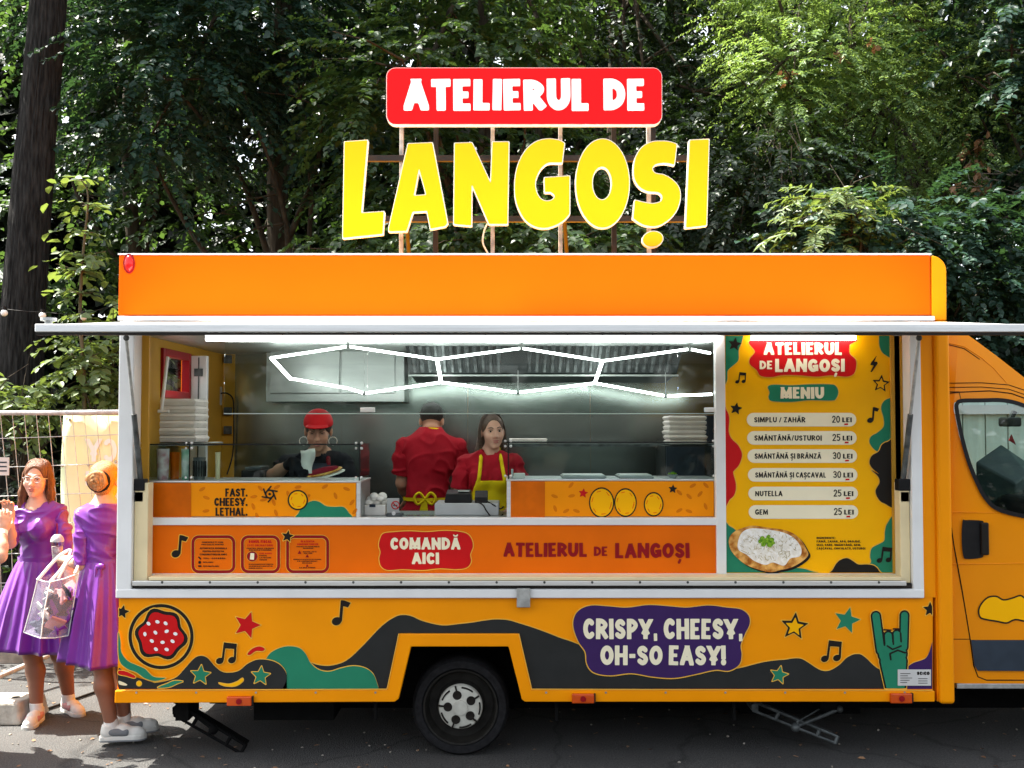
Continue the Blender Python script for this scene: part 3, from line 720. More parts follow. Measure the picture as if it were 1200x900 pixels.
# speech blob
BUB = [(672, 735), (673.5, 722), (681, 713.5), (694, 709.5), (712, 710.5), (735, 712), (760, 709), (785, 710.5), (805, 712), (830, 709.5), (852, 712), (868, 714), (877, 721), (878.5, 731), (873, 743), (868, 756), (869, 768), (866, 779), (854, 786), (838, 785), (815, 790), (790, 794.5), (765, 793), (740, 789), (715, 791.5), (696, 788), (688, 778), (686, 764), (678, 752)]
blob(P, 'slogan_blob', BUB, 'purple_v', 0, .009, ow=1.2)
text(P, 'slogan_lettering', 'CRISPY, CHEESY,', 777, 749, 24, M['cream2'], 0, .012, t=.27, width=187, jit=.4)
text(P, 'slogan_lettering', 'OH-SO EASY!', 777, 779.5, 23, M['cream2'], 0, .012, t=.27, width=147, jit=.4)

# ------------------------------------------------------------------ writing on the counter front
Y2 = YF-.012; P = cf
deco(P, 'music_note', note1(206, 649, .82), (195, 232, 620, 662), 'ink', Y2, .002)
def rbox(x0, x1, y0, y1, r=7): return [('l', (x0+r, y0), (x1-r, y0), 1.7), ('l', (x0+r, y1), (x1-r, y1), 1.7), ('l', (x0, y0+r), (x0, y1-r), 1.7), ('l', (x1, y0+r), (x1, y1-r), 1.7)]+[('l', a, b, 1.7) for c, d, s in ((x0+r, y0+r, 180), (x1-r, y0+r, 270), (x1-r, y1-r, 0), (x0+r, y1-r, 90)) for a, b in zip(arc(c, d, r, r, s, s+90, 6)[:-1], arc(c, d, r, r, s, s+90, 6)[1:])]
for x0, x1 in ((226, 274), (284, 326.5), (337, 384)):
    deco(P, 'notice_frame', rbox(x0, x1, 629, 670), (x0-4, x1+4, 624, 674), 'darkred', Y2, .002, ow=.6)
deco(P, 'star', [('p', star(337, 628.5, 7.5, 10))], (326, 348, 618, 640), 'ink', Y2, .006, soft=1, ow=.8)
def fine(s, x, y, h, m, al='c', w=None, t=.24): text(P, 'notice_text', s, x, y, h, M[m], Y2, .003, t=t, align=al, res=24, soft=1, width=w, track=.10)
fine('COMENZILE PT VOM', 249, 636.3, 1.7, 'ink', w=25); fine('PREPARATE PENTRU', 249, 639, 1.6, 'ink', w=26)
fine('AUTORITATEA NATIONALA', 250, 643.6, 2.1, 'ink', w=32); fine('PENTRU PROTECTIA', 250, 647.2, 2.1, 'ink', w=25); fine('CONSUMATORILOR (ANPC)'.replace('(', '').replace(')', ''), 250, 650.8, 2.1, 'ink', w=32)
fine('TEL: 0219551', 238, 655.2, 1.7, 'ink', 'l', 26); fine('INFO.ANPC', 238, 659.8, 1.7, 'ink', 'l', 12); fine('RECLAMATII.ANPC', 238, 664.4, 1.7, 'ink', 'l', 19)
deco(P, 'notice_icon', [('e', (234, 659), (1.7, 1.7)), ('l', (233, 653), (235, 655), .8), ('l', (232.8, 663.4), (235.4, 663.4), .9)], (229, 238, 650, 667), 'ink', Y2, .003, line=None, cell=.2)
fine('BONUL FISCAL', 305, 636.3, 3.2, 'red', w=27, t=.3); fine('ESTE OBLIGATORIU', 305, 640.2, 2.2, 'red', w=30)
fine('PENTRU ORICE PRODUS', 305, 643.4, 1.5, 'ink', w=32); fine('SOLICITATI BONUL', 305, 645.4, 1.5, 'ink', w=27)
deco(P, 'notice_seal', [('e', (295.5, 652), (6.3, 6))], (287, 304, 643, 660), 'darkred', Y2, .002, ow=.4, cell=.3)
art(P, 'receipt_icon', [[[(293.5, 648), (298, 648.4), (297.6, 656), (292.8, 655.6)]]], M['cream2'], Y2, .005)
for i, s in enumerate(('CERE BONUL', 'FISCAL', 'LA FIECARE', 'CUMPARARE')): fine(s, 304, 649.3+i*2.5, 1.6, 'red' if i == 0 else 'ink', 'l', [15, 9, 14, 9][i])
for i, s in enumerate(('IN LIPSA BONULUI AVETI DREPTUL', 'SA BENEFICIATI GRATUIT DE', 'PRODUSUL SOLICITAT')): fine(s, 291.5, 662+i*2.3, 1.4, 'ink', 'l', [29, 28, 16][i])
fine('IN ATENTIA', 360.5, 635.5, 2.1, 'red', w=16); fine('CONSUMATORILOR', 360.5, 638.8, 2.1, 'red', w=25)
fine('PRODUSELE POT CONTINE URME DE', 361, 641.3, 1.3, 'ink', w=27); fine('ALERGENI', 361, 643.2, 1.3, 'ink', w=12)
fine('GLUTEN, LAPTE', 363, 647.3, 1.4, 'ink', w=16); fine('OUA, SOIA', 361, 649.2, 1.4, 'ink', w=10)
deco(P, 'notice_icon', [('p', [(351, 645), (353.2, 649), (348.8, 649)]), ('p', [(360, 649.6), (362, 653), (358, 653)]), ('p', [(360, 661), (361.5, 664), (358.5, 664)])], (346, 364, 643, 666), 'darkred', Y2, .003, line=None, cell=.2)
for i, s in enumerate(('ADAPOSTITI ALIMENTELE DE CALDURA', 'A SE CONSUMA IMEDIAT', 'DUPA PREPARARE')): fine(s, 360, 656.3+i*2.1, 1.35, 'ink', w=[33, 24, 12][i])
fine('VA MULTUMIM', 360, 666, 1.4, 'ink', w=19)
blob(P, 'order_blob', [(446, 630), (450, 625), (462, 623.5), (480, 622.5), (500, 623.5), (520, 622), (538, 623), (548, 626), (553, 633), (554, 641), (551, 650), (552, 658), (547, 665), (535, 667), (515, 666), (495, 668), (472, 667), (455, 668), (447, 664), (444.5, 655), (446, 647), (444, 639)], 'red', Y2, .002, ow=1.1)
text(P, 'order_lettering', 'COMANDĂ', 498.5, 644, 14, M['cream2'], Y2, .005, t=.28, width=82, jit=.3)
text(P, 'order_lettering', 'AICI', 498.5, 661, 13.5, M['cream2'], Y2, .005, t=.28, width=32, jit=.3)
mbx = decal_mesh(text_loops('ATELIERUL', 590, 652.5, 16.5, t=.27, align='l', width=98, jit=.5), Y2, .004)
decal_mesh(text_loops('DE', 696, 651.5, 11, t=.25, align='l', width=16), Y2, .004, mbx)
decal_mesh(text_loops('LANGOȘI', 721, 654, 17.5, t=.27, align='l', width=87, jit=.5), Y2, .004, mbx)
mbx.build('shop_name', M['darkred'], P)

# ------------------------------------------------------------------ menu board
P = mbd
u = lambda x, y: (840+x/5.141, 385+y/5.141); v = lambda x, y: (840+x/5.4545, 540+y/5.4545)
MC = (850, 1046.6, 393.5, 671)
def mblob(name, pts, m_, off=.002, ow=1.0): return blob(P, name, pts, m_, Y2, off, ow=ow, clip=MC)
mblob('corner_blob', [u(30, 20), u(150, 20), u(150, 80), u(132, 130), u(130, 190), u(95, 225), u(66, 255), u(62, 310), u(45, 345), u(30, 360)], 'green')
mblob('corner_blob', [u(985, 0), u(978, 70), u(985, 120), u(1010, 155), u(1070, 175), u(1080, 60), u(1060, 0)], 'green')
mblob('edge_blob', [u(1080, 415), u(1040, 420), u(1005, 440), u(990, 480), u(1005, 540), u(1005, 590), u(970, 625), u(930, 650), u(920, 685), u(945, 725), u(985, 745), u(1040, 720), u(1080, 700)], 'green')
mblob('edge_blob', [u(1080, 685), u(1030, 682), u(995, 700), u(975, 740), u(935, 765), u(920, 805), u(935, 840), u(975, 875), v(990, 60), v(1030, 100), v(1040, 140), v(1015, 190), v(1030, 240), v(1070, 272), v(1150, 270)], 'ink', .005)
mblob('edge_blob', [u(30, 480), u(60, 495), u(75, 540), u(72, 620), u(90, 665), u(130, 705), u(152, 760), u(135, 820), u(105, 855), v(105, 80), v(122, 150), v(115, 210), v(85, 245), v(40, 252)], 'red')
mblob('corner_blob', [v(40, 410), v(85, 420), v(125, 450), v(200, 560), v(300, 660), v(420, 690), v(520, 685), v(590, 700), v(635, 735), v(40, 740)], 'green')
mblob('corner_blob', [v(1140, 370), v(1090, 400), v(1075, 450), v(1070, 510), v(1030, 535), v(990, 560), v(980, 610), v(985, 650), v(950, 680), v(960, 740), v(1140, 740)], 'green')
mblob('corner_blob', [v(738, 740), v(745, 690), v(780, 640), v(830, 622), v(870, 640), v(905, 662), v(960, 662), v(1005, 670), v(1035, 700), v(1033, 740)], 'ink', .005)
mblob('title_blob', [u(235, 60), u(230, 140), u(200, 180), u(200, 215), u(240, 250), u(265, 285), u(330, 292), u(400, 280), u(500, 282), u(600, 290), u(690, 282), u(780, 290), u(825, 272), u(840, 225), u(835, 185), u(800, 150), u(800, 100), u(805, 60)], 'red')
text(P, 'title_lettering', 'ATELIERUL', *u(520, 158), 14.3, M['cream2'], Y2, .005, t=.28, width=92, jit=.5)
text(P, 'title_lettering', 'DE', *u(258, 245), 10, M['cream2'], Y2, .005, t=.26, align='l', width=15)
text(P, 'title_lettering', 'LANGOȘI', *u(352, 261), 15.2, M['cream2'], Y2, .005, t=.28, align='l', width=81.5, jit=.5)
mblob('menu_blob', [u(308, 350), u(345, 338), u(450, 342), u(560, 336), u(680, 336), u(715, 345), u(732, 380), u(720, 420), u(690, 434), u(560, 432), u(450, 442), u(335, 438), u(312, 415), u(318, 385)], 'green')
text(P, 'menu_lettering', 'MENIU', *u(515, 422), 13.4, M['cream2'], Y2, .005, t=.29, width=51, jit=.4)
rows = [('SIMPLU / ZAHĂR', '20', 549, 225, 60), ('SMÂNTÂNĂ/USTUROI', '25', 659, 226, 79), ('SMÂNTÂNĂ ȘI BRÂNZĂ', '30', 768, 228, 78)]
rl = [(s, p_, 385+y/5.141, 840+x/5.141, w_) for s, p_, y, x, w_ in rows]+[('SMÂNTÂNĂ ȘI CAȘCAVAL', '30', 540+90/5.4545, 885, 83), ('NUTELLA', '25', 540+209/5.4545, 885, 32), ('GEM', '25', 540+327/5.4545, 885, 15)]
for i, (s, p_, yc, x, w_) in enumerate(rl):
    x0, x1, hh = 875+i*.45, 1003.5+i*.45, 8.0
    pl = arc(x1-hh, yc, hh, hh, -90, 90, 10)+arc(x0+hh, yc, hh, hh, 90, 270, 10)
    art(P, 'price_row', [[pl]], M['cream2'], Y2, .003)
    text(P, 'dish_name', s, x, yc+3.2, 6.2, M['ink'], Y2, .0045, t=.22, align='l', width=w_, res=40, jit=.5, track=.10)
    text(P, 'price', p_, 975+i*.45, yc+3.6, 8.2, M['ink'], Y2, .0045, t=.15, align='l', width=9.4, res=40)
    text(P, 'price', 'LEI', 987+i*.45, yc+3.0, 5.6, M['ink'], Y2, .0045, t=.24, align='l', width=11.2, res=40)
    art(P, 'price_dash', [[[(989.5+i*.5, yc+4.5), (993.8+i*.5, yc+4.3), (994+i*.5, yc+6.3), (989.3+i*.5, yc+6.5)]]], M['red'], Y2, .0055)
for i, (s, w_) in enumerate((('INGREDIENTE:', 22), ('FĂINĂ, ZAHĂR, APĂ, DROJDIE,', 52), ('ULEI, SARE, SMÂNTÂNĂ, GEM,', 52), ('CAȘCAVAL, CIOCOLATĂ, USTUROI', 57))):
    text(P, 'ingredient_text', s, 957, 540+500/5.4545+i*4.1, 2.5, M['ink'], Y2, .003, t=.24, align='l', width=w_, res=24, soft=1, track=.1)
deco(P, 'star', [('p', [(max(p[0], 850.5), max(p[1], 393.8)) for p in star(*u(108, 95), 8.5, 10)])], (848, 875, 390, 415), 'ink', Y2, .005, line=None)
deco(P, 'star', [('p', star(*u(116, 483), 7.8, 10))], (850, 875, 465, 495), 'ink', Y2, .003, line=None)
deco(P, 'star', [('p', star(*u(989, 332), 11, 6))], (1015, 1050, 433, 465), 'ink', Y2, .003, line=None, soft=1)
deco(P, 'star_middle', [('p', star(*u(989, 334), 7.4, 6))], (1015, 1050, 433, 465), 'menu_orange', Y2, .006, line=None, soft=1)
deco(P, 'lightning_bolt', [('p', [u(965, 160), u(930, 205), u(925, 220), u(945, 222), u(925, 262), u(935, 262), u(970, 210), u(965, 200), u(950, 200)])], (1015, 1035, 412, 440), 'ink', Y2, .003, line=None, cell=.25)
deco(P, 'music_note', note1(*u(925, 553), .58), (1010, 1035, 472, 502), 'ink', Y2, .003, line=None, cell=.25)
deco(P, 'music_note', note2(*u(123, 321), .50), (855, 880, 428, 455), 'ink', Y2, .003, line=None, cell=.25)
deco(P, 'music_note', note2(*v(1040, 637), .70), (1022, 1050, 635, 665), 'ink', Y2, .006, line=None, cell=.25)
# photographed langos on the menu
lo = [v(78, 500), v(110, 455), v(180, 425), v(240, 415), v(330, 428), v(420, 440), v(490, 465), v(540, 510), v(570, 560), v(585, 600), v(550, 640), v(480, 680), v(400, 700), v(340, 712), v(250, 690), v(180, 660), v(120, 610), v(85, 560)]
blob(P, 'snack_shadow', [(p[0]+2.5, p[1]+2.2) for p in lo], 'ink', Y2, .0065, line=None)
blob(P, 'snack_picture', lo, 'dough', Y2, .008, line=None)
blob(P, 'snack_topping', [v(135, 520), v(160, 460), v(220, 432), v(330, 440), v(430, 460), v(500, 500), v(540, 560), v(530, 610), v(470, 625), v(430, 670), v(360, 650), v(310, 665), v(240, 640), v(190, 600), v(140, 570)], 'cheese', Y2, .011, line=None)
M['shred'] = mat('shred_shade', (.50, .43, .27), .5, var=.2)
shr = MB()
for k in range(230):
    a = RNG.uniform(0, 2*PI); rr = math.sqrt(RNG.uniform(0, 1)); cx, cy = v(335+185*rr*math.cos(a), 545+95*rr*math.sin(a)); an = RNG.uniform(0, PI); L_2 = RNG.uniform(1.2, 2.8)
    dx, dy = math.cos(an)*L_2, math.sin(an)*L_2; nx_, ny_ = -math.sin(an)*.35, math.cos(an)*.35
    shr.add([W(cx-dx+nx_, cy-dy+ny_, Y2-.0135), W(cx-dx-nx_, cy-dy-ny_, Y2-.0135), W(cx+dx-nx_, cy+dy-ny_, Y2-.0145), W(cx+dx+nx_, cy+dy+ny_, Y2-.0145)], [(0, 1, 2, 3)], k % 2)
shr.build('snack_shreds', [M['foam'], M['shred']], P)
hb = []
for a, b_, r in ((290, 500, 3.6), (320, 510, 4.2), (350, 505, 3.2), (300, 530, 3.6), (340, 535, 3.8), (330, 485, 2.6), (360, 525, 2.4), (275, 515, 2.4)): hb.append(('e', v(a, b_), (r, r*.8), a))
deco(P, 'snack_herbs', hb, (885, 912, 625, 645), 'herb', Y2, .016, line=None, cell=.25)

# ------------------------------------------------------------------ inside fittings
Yc = 1.72
x0, x1 = W(312, 440, Yc).x, W(474, 440, Yc).x
k = MB().box(x0, x1, Yc, YB-.065, W(0, 471, Yc).z, zt(390)).build('wall_cupboard', M['steelcab'], truck, bevel=.004)
MB().box(W(321, 0, Yc).x, W(401, 0, Yc).x, Yc-.018, Yc-.002, W(0, 461, Yc).z, zt(396, Yc)).build('cupboard_door', M['steelcab'], k, bevel=.004)
MB().box(W(403, 0, Yc).x, W(465, 0, Yc).x, Yc-.018, Yc-.002, W(0, 461, Yc).z, zt(396, Yc)).build('cupboard_door', M['steelcab'], k, bevel=.004)
Yh = 1.45
x0, x1 = W(480, 440, Yh).x, W(793, 440, Yh).x
h = MB().hexa([(x0, Yh, zt(439, Yh)), (x1, Yh, zt(439, Yh)), (x1, YB-.07, zt(445, Yh)), (x0, YB-.07, zt(445, Yh)), (x0, Yh-.45, zt(391, 1)), (x1, Yh-.45, zt(391, 1)), (x1, YB-.07, zt(391, 1)), (x0, YB-.07, zt(391, 1))]).build('extractor_hood', M['hood'], truck, bevel=.004)
rbm = MB()
for i in range(34):
    if i in (12, 13, 14): continue
    px = 484+i*9.1; A = W(px, 398, Yh-.42); B = W(px, 432, Yh-.10)
    xa = W(px, 415, Yh-.2).x
    rbm.box(xa-.012, xa+.012, Yh-.43, Yh-.40, 0, 1) if False else rbm.tube([(xa, Yh-.43, zt(391, 1.0)-.016), (xa, Yh-.05, zt(433, Yh)-.012)], .017, 6)
rbm.build('filter_baffle', M['darksteel'], h)
MB().box(x0-.01, x1+.01, Yh-.02, Yh+.01, zt(441, Yh), zt(439, Yh)).build('hood_lip', M['steelcab'], h)
# hexagon LED tubes under the sloping ceiling
top = [(318, 419.5), (408, 406), (512, 421), (611, 408), (706, 423), (808, 409), (833, 414)]
bot = [(340, 443.5), (408, 455), (427, 461), (517, 448), (607, 460), (697, 449), (780, 464), (835, 462)]
ld = MB()
def P3(p, y): return W(p[0], p[1], y)
YA, YZ = .95, 1.40
for a, b_ in zip(top[:-1], top[1:]):
    A, B = P3(a, YA), P3(b_, YA); ld.tube([A.lerp(B, .015), A.lerp(B, .985)], .0085, 8)
for a, b_ in zip(bot[:-1], bot[1:]):
    A, B = P3(a, YZ), P3(b_, YZ); ld.tube([A.lerp(B, .015), A.lerp(B, .985)], .0090, 8)
for a, b_ in ((top[0], bot[0]), (top[2], bot[3]), (top[4], bot[5])): ld.tube([P3(a, YA), P3(b_, YZ)], .012, 8)
ld = ld.build('hexagon_lamp', M['led'], truck, smooth=60)
hg = MB()
for p in (top[1], top[3], top[5]): q = P3(p, YA); hg.tube([q, (q.x, q.y, zt(389))], .003, 6); hg.ball(q, .016, 8, 6)
for p in (bot[2], bot[4], bot[6]): q = P3(p, YZ); hg.tube([q, (q.x, q.y, zt(389))], .003, 6); hg.ball(q, .016, 8, 6)
hg.build('hanger_wire', M['zinc'], ld)
# socket box and cable on the corner wall
pa, pb = W(249, 475, 1.98), W(259, 453, 1.98)
sb = MB().box(pa.x, pb.x, 1.96, 2.02, pa.z, pb.z).build('switch_box', M['grey_plastic'], truck, bevel=.006)
MB().tube([((pa.x+pb.x)/2, 2.0, pb.z), ((pa.x+pb.x)/2, 2.0, zt(392))], .009, 8).build('conduit_pipe', M['white'], sb, smooth=40)
MB().tube(spl([W(259, 461, 1.96), W(266, 461, 1.94), W(273, 468, 1.95), W(274, 490, 1.97), W(273, 530, 1.97), W(266, 556, 1.9)]) , .006, 6).build('cable', M['black'], sb, smooth=60)
for px, py in ((267, 421), (267, 482), (267, 504)):
    q = W(px, py, 2.0); MB().box(q.x-.03, q.x+.03, 1.985, 2.015, q.z-.032, q.z+.032).box(q.x-.015, q.x-.005, 1.98, 1.985, q.z-.012, q.z+.012).box(q.x+.005, q.x+.015, 1.98, 1.985, q.z-.012, q.z+.012).build('wall_socket', M['darksteel'], truck, bevel=.003)
# white tall door standing open at the far left
q0, q1 = W(229, 0, 1.15), W(247, 0, 1.15)
fd = MB().box(q0.x, q1.x, 1.15, 1.20, .5, W(0, 417, 1.15).z).build('folding_door', M['white'], truck, bevel=.004)
MB().box((q0.x+q1.x)/2-.004, (q0.x+q1.x)/2+.004, 1.143, 1.149, .55, W(0, 419, 1.15).z).box((q0.x+q1.x)/2-.03, (q0.x+q1.x)/2+.03, 1.137, 1.149, W(0, 441, 1.15).z, W(0, 432, 1.15).z).build('hinge', M['darksteel'], fd)

# ------------------------------------------------------------------ wheels and underbody
def wheel(px, py, Yw, r, cap=True):
    c = W(px, py, Yw); c = Vector((c.x, Yw, r))
    w = MB().lathe([(r*.73, -.02), (r*.80, -.045), (r*.93, -.045), (r*.985, -.02), (r, .02), (r, .17), (r*.95, .2), (r*.7, .2)], c, 'y', 48)
    w = w.build('wheel', M['rubber'], truck, smooth=35)
    rim = MB().lathe([(r*.745, -.035), (r*.765, -.046), (r*.73, -.044), (r*.71, -.01), (r*.66, .03), (r*.50, .035), (r*.44, -.015), (r*.2, -.02), (0, -.02)], c, 'y', 48).build('rim', M['steelrim'], w, smooth=35)
    if not cap: return
    cb = MB().lathe([(r*.452, -.008), (r*.452, -.03), (r*.43, -.042), (r*.30, -.05), (r*.155, -.055), (r*.145, -.064), (r*.05, -.066), (0, -.066)], c, 'y', 48).build('hub_cap', M['hubcap'], w, smooth=30)
    hl = MB(); 
    for k in range(5):
        a = R(105+72*k); hl.lathe([(0, -.0525), (r*.088, -.0555), (r*.094, -.052), (r*.094, -.045)], (c.x+r*.255*math.cos(a), c.y, c.z+r*.255*math.sin(a)), 'y', 16)
    for k in range(5):
        a = R(105+72*k)
        ca, sa = math.cos(a), math.sin(a)
        pts = [(r*.30, -.008*1), (r*.445, -.008), (r*.445, .002), (r*.30, .002)]
        hl.prism([(c.x+p*ca-q*sa, c.z+p*sa+q*ca) for p, q in pts], c.y-.0535, c.y-.04)
        ar_o = arc(c.x, c.z, r*.418, r*.418, 105+72*k+18, 105+72*k+54, 8); ar_i = arc(c.x, c.z, r*.385, r*.385, 105+72*k+54, 105+72*k+18, 8)
        hl.prism(ar_o+ar_i, c.y-.0495, c.y-.04)
    hl.build('hub_holes', M['ink'], w, smooth=30)
RW = .296
wheel(540, 823, .17, RW)
wheel(1345, 823, .17, RW)
MB().box(xt(440), xt(640), .5, .56, .26, .75).build('wheel_well', M['under'], truck)
MB().box(xt(440), xt(640), .045, .5, zt(745), zt(738)).box(xt(440), xt(455), .05, .5, ZB, zt(740)).box(xt(626), xt(640), .05, .5, ZB, zt(740)).build('wheel_well', M['under'], truck)
sc_ = MB()
for px in range(190, 1050, 56): q = W(px, 682.5, -.05); sc_.lathe([(0, -.052), (.007, -.052), (.008, -.0495)], (q.x, 0, q.z), 'y', 8)
sc_.build('rail_screws', M['darksteel'], truck)
sc_ = MB()
for px in list(range(160, 450, 70))+list(range(640, 1080, 70)): q = W(px, 811.5, -.02); sc_.lathe([(0, -.0245), (.006, -.0245), (.007, -.021)], (q.x, 0, q.z), 'y', 8)
sc_.build('skirt_rivets', M['zinc'], truck)
ub = MB()
ub.box(XL+.45, xt(430), .38, .46, .25, .345); ub.box(xt(650), XP+.2, .38, .46, .25, .345); ub.box(XL+.45, XP+.3, 1.88, 1.93, .2, .345)
ub.box(XL+.02, xt(440), .05, YB-.05, .345, .358); ub.box(xt(640), XP-.05, .05, YB-.05, .345, .358)
ub.box(XL+1.1, XP+1.6, .62, .72, .16, .34); ub.box(XL+1.1, XP+1.6, 1.38, 1.48, .16, .34)
ub.box(XL+.75, XL+1.25, .3, 1.8, .17, .34); ub.box(.7, 1.3, .85, 1.8, .12, .34); ub.box(1.5, 2.3, .7, 1.9, .10, .34)
ub.tube([(-.3, .4, RW), (-.3, 1.75, RW)], .05, 10); ub.lathe([(0, .0), (.27, 0), (.296, .03), (.296, .19), (.2, .2), (0, .2)], (-.31, 1.62, RW), 'y', 32)
ub.tube([(-1.6, .9, .24), (-.7, .95, .22), (.4, .95, .22), (2.0, 1.0, .24)], .045, 10)
ub.build('chassis', M['under'], truck, bevel=.004)
for px in (440, 652, 860): q = W(px, 826, .06); MB().box(q.x-.008, q.x+.008, .05, .09, q.z-.09, q.z+.02).build('skirt_bracket', M['under'], truck)
# folded corner steadies
def steady(a, b_, c_, d_, Ys, m_, wd):
    A, B = W(*a, Ys), W(*b_, Ys); Cc, D = W(*c_, Ys), W(*d_, Ys)
    s = MB(); ax = (B-A).normalized(); nrm = Vector((-ax.z, 0, ax.x))
    for sg in (-1, 1):
        p = [A+nrm*sg*wd-ax*.0, B+nrm*sg*wd*.8]
        s.tube(p, .009, 6)
    for t in (0, .28, .52, .78, 1): q = A.lerp(B, t); s.tube([q+nrm*wd, q-nrm*wd*.9], .012, 6)
    s.box(A.x-.02, A.x+.02, Ys-.02, Ys+.14, A.z-.02, A.z+.02)
    q0, q1 = A+nrm*wd*.9, B+nrm*wd*.7
    s.hexa([q0+Vector((0, .04, -.004)), q1+Vector((0, .04, -.004)), q1+Vector((0, .10, -.004)), q0+Vector((0, .10, -.004)), q0+Vector((0, .04, .004)), q1+Vector((0, .04, .004)), q1+Vector((0, .10, .004)), q0+Vector((0, .10, .004))])
    o = s.build('corner_steady', M[m_], truck, smooth=40)
    MB().tube([Cc, D], .011, 8).ball(Cc, .03, 10, 8).ball(D, .022, 10, 8).tube([Cc+Vector((.0, .03, .01)), D+Vector((-.07, .03, .02))], .005, 6).build('screw_rod', M[m_], o, smooth=40)
    return o
steady((207, 832), (285, 878), (250, 855), (215, 828), .22, 'under', .035)
steady((884, 828), (980, 867), (932, 852), (984, 831), .25, 'darksteel', .026)
MB().box(XL+.30, XL+.38, .18, .4, .2, .345).box(xt(970), xt(990), .2, .4, .26, .345).build('steady_mount', M['under'], truck)

# ------------------------------------------------------------------ cab
YC = .06
CABO = [(1108, 800), (1108, 372), (1130, 383), (1150, 398), (1172, 415), (1200, 438), (1238, 470), (1275, 520), (1312, 590), (1330, 622), (1420, 648), (1480, 690), (1496, 740), (1496, 800), (1440, 806), (1418, 770), (1385, 748), (1345, 742), (1305, 748), (1272, 772), (1252, 806)]
pts = [(W(a, b_, YC).x, W(a, b_, YC).z) for a, b_ in CABO]
n_ = len(pts); cabm = MB()
rings = []
rings.append([(p[0], YC+max(0, p[1]-1.35)**2*.055, p[1]) for p in pts])
top_mid = [(p[0], 1.05, p[1]+(.03 if p[1] > 1.6 else 0)) for p in pts]
far = [(p[0], 2.06-max(0, p[1]-1.35)**2*.055, p[1]) for p in pts]
allr = [rings[0], top_mid, far]
vs = [q for r_ in allr for q in r_]; fs = []
for i in range(len(allr)-1):
    for k in range(n_):
        if k in (5, 6, 7): continue
        fs.append((i*n_+k, i*n_+(k+1) % n_, (i+1)*n_+(k+1) % n_, (i+1)*n_+k))
WIN = [(1120, 480), (1121, 472), (1127, 468.5), (1150, 468), (1176, 468), (1200, 474), (1228, 488), (1262, 530), (1290, 580), (1296, 604), (1285, 611), (1240, 612), (1190, 604), (1166, 596), (1154, 584), (1146, 570), (1135, 544), (1126, 512)]
hole = [(W(p[0], p[1], YC).x, W(p[0], p[1], YC).z) for p in WIN]
tri = tessellate_polygon([[Vector((p[0], p[1], 0)) for p in pts], [Vector((p[0], p[1], 0)) for p in hole]])
nb = len(vs); bend = lambda z: max(0, z-1.35)**2*.055
vs += [(p[0], YC+bend(p[1]), p[1]) for p in hole]+[(p[0], 2.06-bend(p[1]), p[1]) for p in hole]
nh = len(hole)
nm = lambda i, far_: ((2*n_+i if far_ else i) if i < n_ else nb+(i-n_)+(nh if far_ else 0))
fs += [tuple(nm(i, 0) for i in t) for t in tri]+[tuple(nm(i, 1) for i in reversed(t)) for t in tri]
cabo = cabm.add(vs, fs).build('cab', M['cab'], truck, smooth=35)
ws = MB(); wv_ = [q for r_ in allr for q in [r_[k] for k in (5, 6, 7, 8)]]
ws.add(wv_, [(i*4+k, i*4+k+1, (i+1)*4+k+1, (i+1)*4+k) for i in range(2) for k in range(3)]).build('windscreen', M['glass'], cabo, smooth=60)
M['darkglassy'] = mat('dark_green_plastic', (.020, .032, .030), .4, var=.2)
M['cabtint'] = glass_mat('tinted_cab_glass', (.62, .78, .72), .25)
ci = MB(); ci.box(W(1112, 0, .3).x, 4.35, .12, 2.0, .40, W(0, 640, .4).z); ci.build('cab_floor', M['under'], cabo)
for y_ in (.35, 1.25):
    z0 = W(0, 640, .4).z; xs_ = 2.86
    sm = MB().hexa([(xs_, y_, z0), (xs_+.55, y_, z0), (xs_+.55, y_+.5, z0), (xs_, y_+.5, z0), (xs_, y_, z0+.16), (xs_+.55, y_, z0+.16), (xs_+.55, y_+.5, z0+.16), (xs_, y_+.5, z0+.16)])
    sm.hexa([(xs_+.06, y_, z0+.14), (xs_+.2, y_, z0+.14), (xs_+.2, y_+.5, z0+.14), (xs_+.06, y_+.5, z0+.14), (xs_-.09, y_+.04, z0+.62), (xs_, y_+.04, z0+.62), (xs_, y_+.46, z0+.62), (xs_-.09, y_+.46, z0+.62)])
    sm.build('cab_seat', M['bluegrey'], cabo, bevel=.03)
q = W(1200, 590, .7)
db = MB().hexa([(q.x-.42, .14, q.z-.25), (q.x+.6, .14, q.z-.25), (q.x+.6, 1.98, q.z-.25), (q.x-.42, 1.98, q.z-.25), (q.x-.15, .14, q.z+.06), (q.x+.6, .14, q.z+.12), (q.x+.6, 1.98, q.z+.12), (q.x-.15, 1.98, q.z+.06)]).build('dashboard', M['black'], cabo, bevel=.03)
A, B, Cc, D = W(1140, 533, .7), W(1172, 519, .9), W(1212, 545, .9), W(1188, 560, .7)
A, B, Cc, D = W(1143, 541, .7), W(1173, 520, .95), W(1214, 548, .95), W(1190, 566, .7)
MB().hexa([A-Vector((0, 0, .30)), D-Vector((0, 0, .30)), Cc-Vector((0, 0, .30)), B-Vector((0, 0, .30)), A, D, Cc, B]).build('dash_box', M['darkglassy'], cabo, bevel=.012)
A, B = W(1172, 489, 1.0), W(1190, 500, 1.0)
MB().box(A.x, B.x, .9, 1.04, B.z, A.z).build('rear_mirror', M['black'], cabo, bevel=.015)
MB().tube([W(1189, 482, 1.0), W(1184, 492, 1.0)], .02, 8).build('mirror_stem', M['black'], cabo)
MB().prism([(W(1184, 509, 1.0).x, W(1184, 509, 1.0).z), (W(1189, 521, 1.0).x, W(1189, 521, 1.0).z), (W(1181, 516, 1.0).x, W(1181, 516, 1.0).z)], .98, .99).build('pennant', M['darkred'], cabo)
